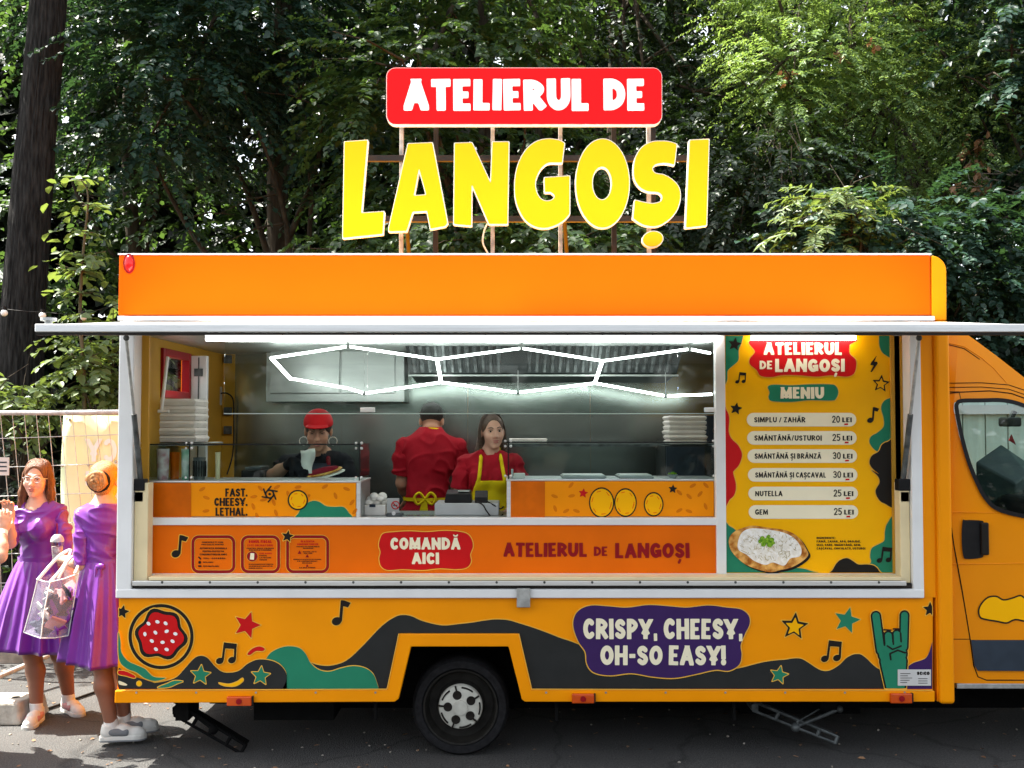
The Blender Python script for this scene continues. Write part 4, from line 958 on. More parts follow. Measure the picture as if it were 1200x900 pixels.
def yc(px, py):       # y of the cab side at this pixel
    z = W(px, py, YC).z; return YC+max(0, z-1.35)**2*.055
def cabsheet(name, pts_, m_, off, th=.006, n=5, parent=cabo):
    lp_ = spl(pts_, n, True) if n else pts_
    mb = MB(); tr = tessellate_polygon([[Vector((p[0], p[1], 0)) for p in lp_]])
    k = len(lp_); vs = [W(p[0], p[1], yc(*p)-off) for p in lp_]+[W(p[0], p[1], yc(*p)-off+th) for p in lp_]
    fs = [tuple(t) for t in tr]+[(i, (i+1) % k, k+(i+1) % k, k+i) for i in range(k)]
    return mb.add(vs, fs).build(name, m_, parent)
def seam(pts_, r=.0035, m_='under', name='door_seam', off=.0): return MB().tube([W(p[0], p[1], yc(*p)-off) for p in pts_], r, 6).build(name, M[m_], cabo)
def ringsheet(name, outer, inner, m_, off, th):
    n = len(outer); mb = MB()
    P4 = [[W(p[0], p[1], yc(*p)-o) for p in l] for o in (off, off-th) for l in (outer, inner)]
    vs = sum(P4, []); fs = []
    for i in range(n):
        j = (i+1) % n
        fs += [(i, j, n+j, n+i), (2*n+i, 2*n+j, 3*n+j, 3*n+i), (i, j, 2*n+j, 2*n+i), (n+i, n+j, 3*n+j, 3*n+i)]
    return mb.add(vs, fs).build(name, m_, cabo)
wl_ = spl(WIN, 4, True)
sealo = ringsheet('side_window', offset_loop(wl_, 1.2), offset_loop(wl_, -3.6), M['black'], .012, .03)
cabsheet('pane', offset_loop(wl_, -2.4), M['cabtint'], .004, th=.003, n=0, parent=sealo)
hd = cabsheet('door_handle', [(1128, 611), (1132, 609.5), (1149, 610), (1153, 613), (1155, 630), (1153, 648), (1150, 653.5), (1134, 655), (1129, 652), (1127, 634)], M['black'], .008, th=.03)
bv_ = hd.modifiers.new('bevel', 'BEVEL'); bv_.width = .008; bv_.segments = 3
MB().box(W(1137, 0, YC).x, W(1146, 0, YC).x, YC-.03, YC-.006, W(0, 650, YC).z, W(0, 612, YC).z).build('handle_grip', M['ink'], hd, bevel=.008)
cabsheet('side_moulding', [(1138, 750), (1320, 750), (1320, 787), (1146, 786), (1142, 780)], M['bluegrey'], .012, th=.02, n=0)
seam([(1113, 606), (1118, 640), (1128, 695), (1137, 750), (1141, 780), (1146, 793), (1156, 797), (1260, 797)])
seam([(1126, 468), (1124, 459), (1110, 459)], .002); seam([(1110, 461), (1126, 459.5), (1160, 458), (1185, 461), (1210, 470), (1245, 495)])
seam([(1108, 449), (1150, 448.5), (1182, 451), (1206, 459), (1240, 480)], .0025); seam([(1108, 454), (1150, 453.5), (1182, 456), (1206, 464)], .0025)
seam([(1108, 401), (1130, 406), (1150, 419), (1165, 432), (1180, 449)], .003, 'cab'); seam([(1108, 403), (1130, 408.5), (1148, 421)], .0022)
seam([(1117, 661), (1160, 661), (1240, 659)], .003, 'cab'); seam([(1113, 600), (1170, 601), (1240, 616)], .003, 'cab')
seam([(1110, 749), (1137, 749)], .0022); 
MB().box(W(1108, 0, YC).x, W(1258, 0, YC).x, YC-.004, YC+.1, W(0, 807, YC).z, W(0, 801, YC).z).build('sill_strip', M['zinc'], cabo, bevel=.004)
# the abstract splash drawing on the door (its cartoon figure is left out)
spl_ = [(1146, 715), (1150, 706), (1158, 699), (1168, 698), (1176, 702), (1186, 700), (1196, 697), (1204, 702), (1214, 706), (1222, 716), (1216, 724), (1204, 729), (1190, 727), (1180, 731), (1168, 729), (1156, 727), (1148, 724)]
cabsheet('splash_outline', spl_, M['ink'], .004, th=.002); cabsheet('splash', offset_loop(spl(spl_, 4, True), -1.9), M['menu_orange'], .0056, th=.001, n=0)

# ------------------------------------------------------------------ roof sign (parts of the truck: it is bolted to the roof)
YS = .10
t1 = lambda l: [(390+x/5.217, 150+y/5.217) for x, y in l]
t2 = lambda l: [(590+x/4.8, 150+y/4.8) for x, y in l]
ell = lambda cx, cy, rx, ry, rot=0, n=40: [(cx+rx*math.cos(a)*math.cos(R(rot))-ry*math.sin(a)*math.sin(R(rot)), cy+rx*math.cos(a)*math.sin(R(rot))+ry*math.sin(a)*math.cos(R(rot))) for a in [2*PI*i/n for i in range(n)]]
def curve_keep(pts, n=4):     # spline through the points, keeping marked corners (a third element) sharp
    segs = []; cur = []
    k0 = next(i for i, p in enumerate(pts) if len(p) > 2); pts = pts[k0:]+pts[:k0]+[pts[k0]]
    out = []; run = [pts[0][:2]]
    for p in pts[1:]:
        run.append(p[:2])
        if len(p) > 2: out += spl(run, n)[:-1] if len(run) > 2 else [run[0]]; run = [p[:2]]
    return out
LET = [
 ('L', [t1([(75,92),(218,82),(180,525),(318,516),(310,655),(65,680)])]),
 ('A', [t1([(462,103),(612,97),(705,588),(690,607),(598,625),(577,515),(492,520),(455,637),(345,640),(345,615)]), t1([(530,262),(572,415),(500,420)])]),
 ('N', [t1([(745,100),(853,97),(965,340),(975,92),(1078,92),(1070,595),(955,595),(852,358),(850,605),(740,595)])]),
 ('G', [t2(curve_keep([(343,92,1),(330,203,1),(290,203),(245,207),(205,245),(180,310),(188,370),(212,405),(245,416),(275,407),(285,388),(265,368,1),(230,368,1),(228,285,1),(372,275,1),(372,490,1),(340,525),(290,555),(230,570),(165,556),(110,510),(70,420),(62,320),(80,215),(125,130),(185,82),(250,68),(310,75)]))]),
 ('O', [t2(ell(555,318,151,250)), t2(ell(552,318,54,92))]),
 ('S', [t2(curve_keep([(972,98,1),(958,215,1),(905,205),(855,212),(835,236),(850,260),(900,270),(950,300),(985,345),(990,410),(965,480),(910,535),(850,560),(780,550),(725,515,1),(735,410,1),(790,424),(840,430),(880,418),(888,392),(868,370),(815,365),(768,345),(735,300),(728,240),(740,170),(775,115),(830,85),(890,80),(935,85)])), ]),
 ('comma', [t2(ell(836,630,58,44,-10))]),
 ('I', [t2([(1042,75),(1152,70),(1138,555),(1020,568)])]),
]
for x, y0 in ((471, 300), (577.5, 299), (656.5, 299), (759.5, 299)): q = W(x, 0, YS+.16); a_ = W(x, 100, YS+.16); b_ = W(x, 303, YS+.16); MB().box(a_.x-.012, a_.x+.012, YS+.14, YS+.18, b_.z-.02, a_.z).build('sign_post', M['signpost'], truck, bevel=.003)
sb2 = MB()
for y in (186, 257): A, B = W(428, y, YS+.12), W(818, y, YS+.12); sb2.box(A.x, B.x, YS+.10, YS+.135, A.z-.018, A.z+.018)
for x in (511, 719, 765): A, B = W(x, 120, YS+.22), W(x, 300, YS+.22); sb2.box(A.x-.015, A.x+.015, YS+.2, YS+.235, B.z, A.z)
for x in (471, 656): A, B = W(x, 180, YS+.16), W(x+8, 296, 1.2); sb2.tube([A, B], .015, 8)
sb2.build('sign_frame', M['darktube'], truck)
for x in (471, 577.5, 656.5, 759.5): A = W(x, 299, YS+.16); MB().box(A.x-.045, A.x+.045, YS+.09, YS+.23, ZT-.004, ZT+.012).lathe([(.0, .03), (.014, .03), (.014, .012)], (A.x+.03, YS+.12, ZT), n=8).build('sign_foot', M['signpost'], truck)
def slab(mb, loops, y0, y1, yp, mi):
    """extrude pixel loops (seen at depth yp) between y0 and y1"""
    for g in group_loops(loops): mb.prism([[(W(p[0], p[1], yp).x, W(p[0], p[1], yp).z) for p in lp_] for lp_ in g], y0, y1, mi)
for nm_, lps in LET:
    xs_ = [p[0] for l in lps for p in l]; ys_ = [p[1] for l in lps for p in l]
    X, Y = grid(min(xs_)-4, max(xs_)+4, min(ys_)-4, max(ys_)+4, .6)
    d = poly_d(X, Y, lps[0])
    for h_ in lps[1:]: d = np.maximum(d, -poly_d(X, Y, h_))
    d = blur(d, 2); mb = MB()
    fl_ = lambda lv: [l for g in group_loops(contours(d, X[0, 0], Y[0, 0], .6, lv)) for l in g]
    slab(mb, fl_(0.6), YS-.030, YS+.012, YS, 1)
    slab(mb, fl_(-.55), YS-.0345, YS-.0295, YS, 0)
    mb.build('roof_letter', [M['sign_yellow'], M['sign_side']], truck)
def rrect(x0, x1, y0, y1, r): return arc(x1-r, y0+r, r, r, -90, 0, 8)+arc(x1-r, y1-r, r, r, 0, 90, 8)+arc(x0+r, y1-r, r, r, 90, 180, 8)+arc(x0+r, y0+r, r, r, 180, 270, 8)
mb = MB(); slab(mb, [rrect(453, 775.5, 80.5, 147.5, 11)], YS-.02, YS+.03, YS, 1); slab(mb, [rrect(454, 774.7, 81.4, 146.6, 10)], YS-.0245, YS-.0195, YS, 0)
rs = mb.build('sign_board', [M['sign_red'], M['sign_side']], truck)
mb = MB()
for g in text_loops('ATELIERUL', 473.5, 131, 36.5, t=.31, align='l', width=217, jit=.35, track=.05)+text_loops('DE', 706.5, 131, 37, t=.31, align='l', width=49, jit=.3, track=.05): slab(mb, g, YS-.034, YS-.0235, YS, 0)
mb.build('board_lettering', M['sign_white'], rs)
cbl = MB().tube(spl([W(571, 262, YS+.1), W(567, 272, YS+.1), W(566, 285, YS+.1), W(573, 299, YS+.1)]), .006, 6); cbl.build('sign_cable', M['sign_side'], truck, smooth=60)

# ------------------------------------------------------------------ things standing on and behind the counter
def place(name, label, cat, loc, group=None): return thing(name, label, cat, loc, group)
cz = ctz
def display_case(px0, px1, ptop, pglass, label, braces):
    Ya = YF+.035; a, b_ = W(px0, 0, Ya).x, W(px1, 0, Ya).x; zb, zt_, zg = cz+.002, W(0, ptop, Ya).z, W(0, pglass, Ya).z
    t = place('display_case', label, 'display case', ((a+b_)/2, Ya+.2, cz), 'glass display cases on the counter')
    MB().box(a, b_, Ya+.012, Ya+.42, zb, zt_-.012).build('case_body', M['steelcab'], t)
    MB().box(a-.004, b_+.004, Ya+.002, Ya+.43, zt_-.011, zt_).build('case_deck', M['alu'], t, bevel=.003)
    fp_ = MB().box(a+.02, b_-.03, Ya, Ya+.010, zb+.004, zt_-.013).build('front_panel', M['case_orange'], t)
    for xx in (a, b_-.026): MB().box(xx, xx+.024, Ya-.002, Ya+.01, zb, zt_-.012).build('edge_profile', M['alu'], t, bevel=.002)
    g_ = MB(); g_.box(a+.006, b_-.006, Ya+.012, Ya+.017, zt_+.001, zg); g_.box(a+.002, a+.006, Ya+.012, Ya+.4, zt_+.001, zg); g_.box(b_-.006, b_-.002, Ya+.012, Ya+.4, zt_+.001, zg)
    g_.box(a, b_, Ya+.01, Ya+.40, zg+.001, zg+.006)
    g_ = g_.build('case_glass', M['glass'], t)
    e = MB().box(a, b_, Ya+.004, Ya+.010, zg-.001, zg+.007)
    for px in braces: q = W(px, 0, Ya).x; e.box(q-.003, q+.003, Ya+.004, Ya+.010, zt_, zg)
    e.build('glass_frame', M['black'], t)
    bt = MB()
    for px in braces:
        q = W(px, 0, Ya).x
        for zz in (zg-.02, zg+.012, zt_+.02): bt.ball((q+.014, Ya, zz), .009, 8, 6); bt.ball((q-.02, Ya, zz), .008, 8, 6)
    bt.build('glass_bolt', M['alu'], t, smooth=60)
    return t, fp_, Ya, zt_, zg
dc1, fp1, Ya, dz, dg = display_case(175, 426, 563.5, 521.5, 'glass topped display case with the words fast cheesy lethal on its front', (177, 228, 424))
dc2, fp2, _, dz2, dg2 = display_case(594, 838, 561.5, 519, 'glass topped display case with a red and a black star on its front', (596, 836))
def sprinkles(fp_, x0, x1, y0, y1, n, avoid):
    pr = []; rg = random.Random(n)
    for k in range(n*6):
        if len(pr) >= n: break
        x, y = rg.uniform(x0, x1), rg.uniform(y0, y1)
        if any(a <= x <= c and b_ <= y <= d_ for a, b_, c, d_ in avoid) or any(math.hypot(x-p[1][0], y-p[1][1]) < 11 for p in pr): continue
        pr.append(('e', (x, y), (4.2, 1.9), rg.choice([-50, -30, -10, 20, 45, 70])))
    return deco(fp_, 'sprinkle_pattern', pr, (x0-6, x1+6, y0-5, y1+5), 'case_dot', Ya, .0008, line=None, cell=.5)
art(fp1, 'dark_panel', [[[(178.5, 566), (224, 566), (224, 609), (178.5, 609)]]], M['case_brown'], Ya, .002)
sprinkles(fp1, 231, 416, 570, 605, 42, [(247, 567, 293, 606), (330, 585, 408, 610)])
blob(fp1, 'green_hill', [(350, 609), (350, 601), (356, 592), (366, 587), (374, 588), (382, 593), (392, 594), (402, 594), (408, 600), (409, 609)], 'green', Ya, .002, n=5, ow=1.0, clip=(340, 420, 570, 608.6))
deco(fp1, 'throwing_star', [('ring', (316, 579), 4.6, 1.0)]+[('l', (316+5*math.cos(R(a)), 579+5*math.sin(R(a))), (316+9.2*math.cos(R(a+40)), 579+9.2*math.sin(R(a+40))), .9) for a in range(0, 360, 60)]+[('e', (316, 579), (1.6, 1.6))], (303, 329, 566, 592), 'ink', Ya, .002, line=None, cell=.3)
def langos(fp_, cx, cy, r, rx=1.0):     # plain round langos with a dark rim
    deco(fp_, 'snack_rim', [('e', (cx, cy), (r*rx, r))], (cx-r-3, cx+r+3, cy-r-3, cy+r+3), 'ink', Ya, .003, line='case_orange', ow=.8, cell=.3)
    deco(fp_, 'snack_round', [('e', (cx, cy), ((r-1.8)*rx, r-1.8))], (cx-r-3, cx+r+3, cy-r-3, cy+r+3), 'menu_orange', Ya, .0055, line=None, cell=.3)
    deco(fp_, 'snack_crust', [('l', (cx+(r-4)*rx*math.cos(R(a)), cy+(r-4)*math.sin(R(a))), (cx+(r-4.5)*rx*math.cos(R(a+22)), cy+(r-4.5)*math.sin(R(a+22))), .5) for a in range(10, 360, 58)], (cx-r-3, cx+r+3, cy-r-3, cy+r+3), 'counter_orange', Ya, .007, line=None, cell=.25)
for s, y, w_ in (('FAST.', 582, 26), ('CHEESY.', 593, 39), ('LETHAL.', 604.5, 37.5)): text(fp1, 'lettering', s, 290, y, 9.6, M['ink'], Ya, .003, t=.25, align='r', width=w_, track=.05)
langos(fp1, 349, 586, 12)
art(fp2, 'dark_panel', [[[(599, 564), (638.5, 564), (638.5, 607.5), (599, 607.5)]]], M['case_brown'], Ya, .002)
sprinkles(fp2, 645, 828, 567, 604, 46, [(676, 567, 795, 608)])
for cx, cy, r, rx in ((705, 589, 18, .82), (733, 589, 17, .78), (766, 591, 14.5, .8)): langos(fp2, cx, cy, r, rx)
deco(fp2, 'star', [('p', star(683.5, 578, 6.2, 8))], (675, 692, 569, 587), 'red', Ya, .002, line=None)
deco(fp2, 'star', [('p', star(788.5, 573, 5.8, 5))], (780, 797, 564, 582), 'ink', Ya, .002, line=None)

def cylthing(name, label, cat, px0, px1, pbot, ptop, Y, m_, group=None, prof=None):
    a, b_ = W(px0, pbot, Y), W(px1, ptop, Y); r = (b_.x-a.x)/2; h_ = b_.z-a.z
    t = place(name, label, cat, ((a.x+b_.x)/2, Y, a.z), group)
    MB().lathe(prof(r, h_) if prof else [(0, 0), (r*.95, 0), (r, h_*.98), (r*.97, h_), (r*.9, h_), (r*.88, h_*.2), (0, h_*.15)], ((a.x+b_.x)/2, Y, a.z), n=24).build('body', m_, t, smooth=40)
    return t, Vector(((a.x+b_.x)/2, Y, a.z)), r, h_
Yd = Ya+.12
def on_deck(px0, px1, ptop, Y): return W(px0, 0, Y).x, W(px1, 0, Y).x, dz+.001, W(0, ptop, Y).z
M['dotpaper'] = mat('printed_paper', (0.74, 0.70, 0.68), .6, col2=(0.45, 0.22, 0.24), vscale=22, detail=1)
M['mintpaper'] = mat('mint_paper', (0.72, 0.78, 0.72), .6, col2=(0.16, 0.42, 0.28), vscale=14, detail=1)
def roll(name, label, cat, px0, px1, ptop, Y, m_, sub=None):
    x0, x1, z0, z1 = on_deck(px0, px1, ptop, Y); r = (x1-x0)/2; h_ = z1-z0; c = ((x0+x1)/2, Y, z0)
    t = place(name, label, cat, c)
    MB().lathe([(0, 0), (r*.86, 0), (r, h_*.97), (r*1.03, h_), (r*.94, h_), (r*.8, h_*.1), (0, h_*.1)], c, n=24).build('cup_wall', m_, t, smooth=40)
    return t, c, r, h_
roll('paper_cup_stack', 'tall stack of white paper cups with pink flower print in the display case', 'paper cups', 191, 205, 526, Yd, M['dotpaper'])
roll('paper_cup_stack', 'tall stack of white paper cups with mint green print in the display case', 'paper cups', 219, 229, 526, Yd+.05, M['mintpaper'])
roll('paper_bag', 'brown and pink patterned paper packet between the two cup stacks', 'paper packet', 206, 217, 530, Yd+.1, M['case_brown'])
t, c, r, h_ = roll('cutlery_bin', 'dark slotted steel cutlery bin in the display case', 'cutlery bin', 233, 247, 536, Yd+.02, M['darksteel'])
sl_ = MB()
for k in range(14): a_ = 2*PI*k/14; sl_.box(c[0]+r*1.0*math.cos(a_)-.003, c[0]+r*1.0*math.cos(a_)+.003, c[1]+r*math.sin(a_)-.003, c[1]+r*math.sin(a_)+.003, c[2]+.02, c[2]+h_*.85)
sl_.build('slots', M['ink'], t)
t, c, r, h_ = roll('paper_cone', 'slim brown kraft paper cone standing upright beside the steel bin', 'paper cone', 258, 264, 530, Yd+.1, M['creamprofile'])
# stacks of foam boxes
def boxes(px0, px1, pbot, ptop, Y, depth, n, labels, grp, sl):
    x0, x1 = W(px0, 0, Y).x, W(px1, 0, Y).x; z0, z1 = W(0, pbot, Y).z, W(0, ptop, Y).z; hh = (z1-z0)/n
    rg = random.Random(n)
    for k in range(n):
        dx, dy = rg.uniform(-.008, .008), rg.uniform(-.01, .01)
        t = place('takeaway_box', labels(k, n), 'takeaway box', ((x0+x1)/2+dx, Y+depth/2+dy, z0+k*hh), grp)
        cx_, cy_ = (x0+x1)/2+dx, Y+depth/2+dy; w_, d_ = (x1-x0)/2, depth/2
        b0 = z0+k*hh+.001; m1 = b0+hh*.5; b1 = z0+(k+1)*hh-.001
        MB().hexa([(cx_-w_*.93, cy_-d_*.93, b0), (cx_+w_*.93, cy_-d_*.93, b0), (cx_+w_*.93, cy_+d_*.93, b0), (cx_-w_*.93, cy_+d_*.93, b0), (cx_-w_, cy_-d_, m1), (cx_+w_, cy_-d_, m1), (cx_+w_, cy_+d_, m1), (cx_-w_, cy_+d_, m1)]).build('tray', M['foam'], t, bevel=.004)
        MB().hexa([(cx_-w_*1.02, cy_-d_*1.02, m1+.0015), (cx_+w_*1.02, cy_-d_*1.02, m1+.0015), (cx_+w_*1.02, cy_+d_*1.02, m1+.0015), (cx_-w_*1.02, cy_+d_*1.02, m1+.0015), (cx_-w_*.9, cy_-d_*.9, b1), (cx_+w_*.9, cy_-d_*.9, b1), (cx_+w_*.9, cy_+d_*.9, b1), (cx_-w_*.9, cy_+d_*.9, b1)]).build('lid', M['foam'], t, bevel=.004)
ordn = ['lowest', 'second lowest', 'third lowest', 'fourth lowest', 'fifth from the bottom', 'sixth from the bottom', 'seventh from the bottom']
lab = lambda where: (lambda k, n: 'white foam box, %s of the stack %s' % ('topmost' if k == n-1 else ordn[k], where))
# left stack stands on a shelf by the side window
Yl = .55; xl0, xl1, zl = W(187, 0, Yl).x, W(236, 0, Yl).x, W(0, 519, Yl).z
shf = MB().box(XL+.058, xl1+.06, Yl-.02, Yl+.42, zl-.02, zl-.001).build('wall_shelf', M['steelcab'], truck)
boxes(188, 235, 518.5, 467, Yl, .3, 6, lab('below the red framed window'), 'foam boxes by the side window', 0)
Yr = .95; xr0, xr1, zr = W(776, 0, Yr).x, W(836, 0, Yr).x, W(0, 522, Yr).z
MB().box(xr0, W(840, 0, Yr).x+.05, Yr-.02, Yr+.45, .42, zr-.002).build('side_fridge', M['hood'], truck, bevel=.004)
MB().box(W(778, 0, .8).x, W(822, 0, .8).x, .80, .83, cz+.0, W(0, 524, .8).z).build('splash_plate', M['bluegrey'], truck)
boxes(781, 826, 521, 487, Yr, .3, 6, lab('at the kitchen right end'), 'foam boxes at the right end', 0)
q0, q1 = W(826, 521, 1.0), W(846, 487, 1.0)
ap = place('control_box', 'grey control box with a round black knob beside the right box stack', 'control box', ((q0.x+q1.x)/2, 1.0, zr))
MB().box(q0.x+.006, q1.x, .95, 1.2, zr, q1.z).build('housing', M['bluegrey'], ap, bevel=.004)
MB().lathe([(0, -.03), (.016, -.03), (.018, 0)], (q0.x+.06, .95, (zr+q1.z)/2), 'y', 12).build('knob', M['ink'], ap, smooth=40)
# single tray on the back shelf beside the cashier
q0, q1 = W(597, 520, 1.3), W(641, 514, 1.3)
MB().box(q0.x-.02, q1.x+1.2, 1.28, 1.6, q0.z-.02, q0.z-.001).build('back_shelf', M['darksteel'], truck)
t = place('takeaway_box', 'flat white foam box lying alone on the shelf beside the cashier', 'takeaway box', ((q0.x+q1.x)/2, 1.42, q0.z))
MB().box(q0.x, q1.x, 1.3, 1.5, q0.z, q1.z-.012).build('tray', M['foam'], t, bevel=.005); MB().box(q0.x-.003, q1.x+.003, 1.297, 1.503, q1.z-.011, q1.z).build('lid', M['foam'], t, bevel=.005)
# till counter in the middle
Yt = .30
def cbox(px0, px1, ptop, Y, d, mb=None, z0=None):
    z0 = cz if z0 is None else z0
    return (mb or MB()).box(W(px0, 0, Y).x, W(px1, 0, Y).x, Y, Y+d, z0, W(0, ptop, Y).z)
t = place('cash_drawer', 'pale grey cash drawer on the counter under the black till', 'cash drawer', (W(548, 0, Yt).x, Yt+.15, cz))
cbox(511, 585, 590, Yt, .3).build('drawer_case', M['grey_plastic'], t, bevel=.006)
zd = W(0, 590, Yt).z
t = place('receipt_printer', 'black receipt printer with a sloping top standing on the cash drawer', 'till', (W(538, 0, Yt).x, Yt+.1, zd))
x0, x1 = W(522, 0, Yt+.04).x, W(554, 0, Yt+.04).x; z1 = W(0, 577, Yt+.04).z
MB().hexa([(x0, Yt+.03, zd), (x1, Yt+.03, zd), (x1, Yt+.2, zd), (x0, Yt+.2, zd), (x0+.01, Yt+.06, z1-.01), (x1-.01, Yt+.06, z1-.01), (x1-.01, Yt+.2, z1+.01), (x0+.01, Yt+.2, z1+.01)]).build('printer_body', M['black'], t, bevel=.008)
MB().box((x0+x1)/2-.004, x1-.02, Yt+.08, Yt+.15, z1+.002, z1+.006).build('paper_slot', M['grey_plastic'], t)
t = place('card_terminal', 'small black card reader on the cash drawer right of the printer', 'card reader', (W(565, 0, Yt).x, Yt+.1, zd))
x0, x1 = W(557, 0, Yt+.04).x, W(572, 0, Yt+.04).x
MB().hexa([(x0, Yt+.03, zd), (x1, Yt+.03, zd), (x1, Yt+.13, zd), (x0, Yt+.13, zd), (x0, Yt+.05, zd+.035), (x1, Yt+.05, zd+.035), (x1, Yt+.13, zd+.075), (x0, Yt+.13, zd+.075)]).build('reader_body', M['black'], t, bevel=.006)
MB().box(x0+.012, x1-.012, Yt+.135, Yt+.137, zd+.03, zd+.06).build('screen', M['grey_plastic'], t)
tag(MB().tube(spl([(W(560, 0, Yt).x, Yt+.02, zd+.01), W(566, 592, Yt-.02), W(571, 600, Yt-.03), W(579, 608, Yt-.02), (W(590, 0, Yt).x, Yt+.0, cz+.008)]), .0045, 6).tube(spl([(W(570, 0, Yt).x, Yt+.06, zd+.012), W(577, 591, Yt-.0), W(586, 596, Yt+.02), (W(590, 0, Yt).x, Yt+.05, cz+.05)]), .0045, 6).build('till_cable', M['ink'], None, smooth=60), 'thin black cords drooping over the front of the cash drawer', 'cord')
t = place('napkin_box', 'white box with crumpled paper napkins standing on the counter', 'napkin box', (W(442, 0, Yt).x, Yt+.08, cz))
cbox(430, 454, 592, Yt, .18).build('carton', M['paper'], t, bevel=.004)
zn = W(0, 592, Yt).z; nk = MB()
for k in range(9): nk.ball((W(433+k*2.3, 0, Yt).x, Yt+.06+.02*(k % 3), zn+.012+.012*((k*5) % 4)), (.03, .035, .018+.01*(k % 2)), 8, 6)
nk.build('napkins', M['foam'], t, smooth=180)
MB().box(W(436, 0, Yt).x, W(443, 0, Yt).x, Yt-.003, Yt-.0005, zn-.012, zn+.006).build('box_label', M['bluegrey'], t)
t = place('counter_notice', 'small grey no smoking notice standing on the counter by the napkins', 'notice', (W(463, 0, Yt).x, Yt, cz))
cbox(456, 470, 584, Yt+.03, .02).build('notice_board', M['grey_plastic'], t, bevel=.003)
cc_ = W(463.5, 592, Yt+.03)
nb_ = MB().lathe([(.021, -.003), (.027, -.003), (.027, -.001), (.021, -.001)], (cc_.x, Yt+.03, cc_.z), 'y', 20)
nb_.hexa([(cc_.x-.017, Yt+.026, cc_.z+.013), (cc_.x+.013, Yt+.026, cc_.z-.017), (cc_.x+.017, Yt+.026, cc_.z-.013), (cc_.x-.013, Yt+.026, cc_.z+.017), (cc_.x-.017, Yt+.029, cc_.z+.013), (cc_.x+.013, Yt+.029, cc_.z-.017), (cc_.x+.017, Yt+.029, cc_.z-.013), (cc_.x-.013, Yt+.029, cc_.z+.017)])
nb_.build('no_smoking_mark', M['red'], t); MB().box(cc_.x-.014, cc_.x+.012, Yt+.0268, Yt+.0295, cc_.z-.003, cc_.z+.003).build('cigarette_mark', M['ink'], t)
t = place('steel_tray', 'low steel box on the counter in front of the no smoking notice', 'tray', (W(463, 0, Yt-.06).x, Yt-.06, cz)); cbox(455, 474, 602, Yt-.08, .08).build('box_body', M['darksteel'], t, bevel=.004)
MB().lathe([(0, -.004), (.012, -.004), (.012, 0)], (W(464, 0, Yt-.08).x, Yt-.08, cz+.02), 'y', 10).build('lock', M['alu'], t)
t = place('clear_tray', 'shallow see-through plastic tray on the counter below the bent worker', 'tray', (W(491, 0, Yt-.04).x, Yt-.04, cz))
tr_ = MB(); x0, x1 = W(470, 0, Yt-.08).x, W(510, 0, Yt-.08).x
tr_.box(x0, x1, Yt-.08, Yt-.076, cz+.001, cz+.035); tr_.box(x0, x1, Yt+.02, Yt+.024, cz+.001, cz+.035); tr_.box(x0, x1, Yt-.075, Yt+.019, cz+.001, cz+.004)
tr_.build('tray_body', M['glass'], t)
# napkin stack and chopped food on the right display case
t = place('napkin_stack', 'small stack of white napkins in a clip at the left of the right display case', 'napkins', (W(605, 0, Yd).x, Yd, dz2))
MB().box(W(602, 0, Yd).x, W(615, 0, Yd).x, Yd-.02, Yd+.05, dz2+.001, dz2+.03).build('napkins', M['paper'], t, bevel=.003)
MB().box(W(599, 0, Yd).x, W(601.5, 0, Yd).x, Yd-.02, Yd+.05, dz2+.001, dz2+.055).build('holder', M['grey_plastic'], t, bevel=.003)
for a_, b_, w_ in ((657, 708, 'left'), (722, 762, 'right')):
    t = place('steel_pan', 'shallow steel topping pan set into the right display case, %s one of two' % w_, 'pan', (W((a_+b_)/2, 0, Yd).x, Yd+.06, dz2), 'topping pans in the right display case')
    MB().box(W(a_, 0, Yd).x, W(b_, 0, Yd).x, Yd-.06, Yd+.2, dz2+.001, dz2+.016).build('pan_body', M['steelcab'], t, bevel=.004)
    MB().box(W(a_+2, 0, Yd).x, W(b_-2, 0, Yd).x, Yd-.05, Yd+.19, dz2+.0165, dz2+.022).build('pan_lid', M['alu'], t, bevel=.002)
t = place('herb_bowl', 'little bowl of green herbs in the right display case', 'bowl', (W(785, 0, Yd).x, Yd, dz2))
MB().lathe([(0, 0), (.02, 0), (.034, .022), (.031, .022), (.018, .004), (0, .004)], (W(785, 0, Yd).x, Yd, dz2+.001), n=16).build('bowl_body', M['grey_plastic'], t, smooth=40)
hb_ = MB()
for k in range(12): hb_.ball((W(785, 0, Yd).x+RNG.uniform(-.022, .022), Yd+RNG.uniform(-.02, .02), dz2+.024+RNG.uniform(0, .012)), (.009, .007, .006), 6, 4)
hb_.build('herbs', M['herb'], t)

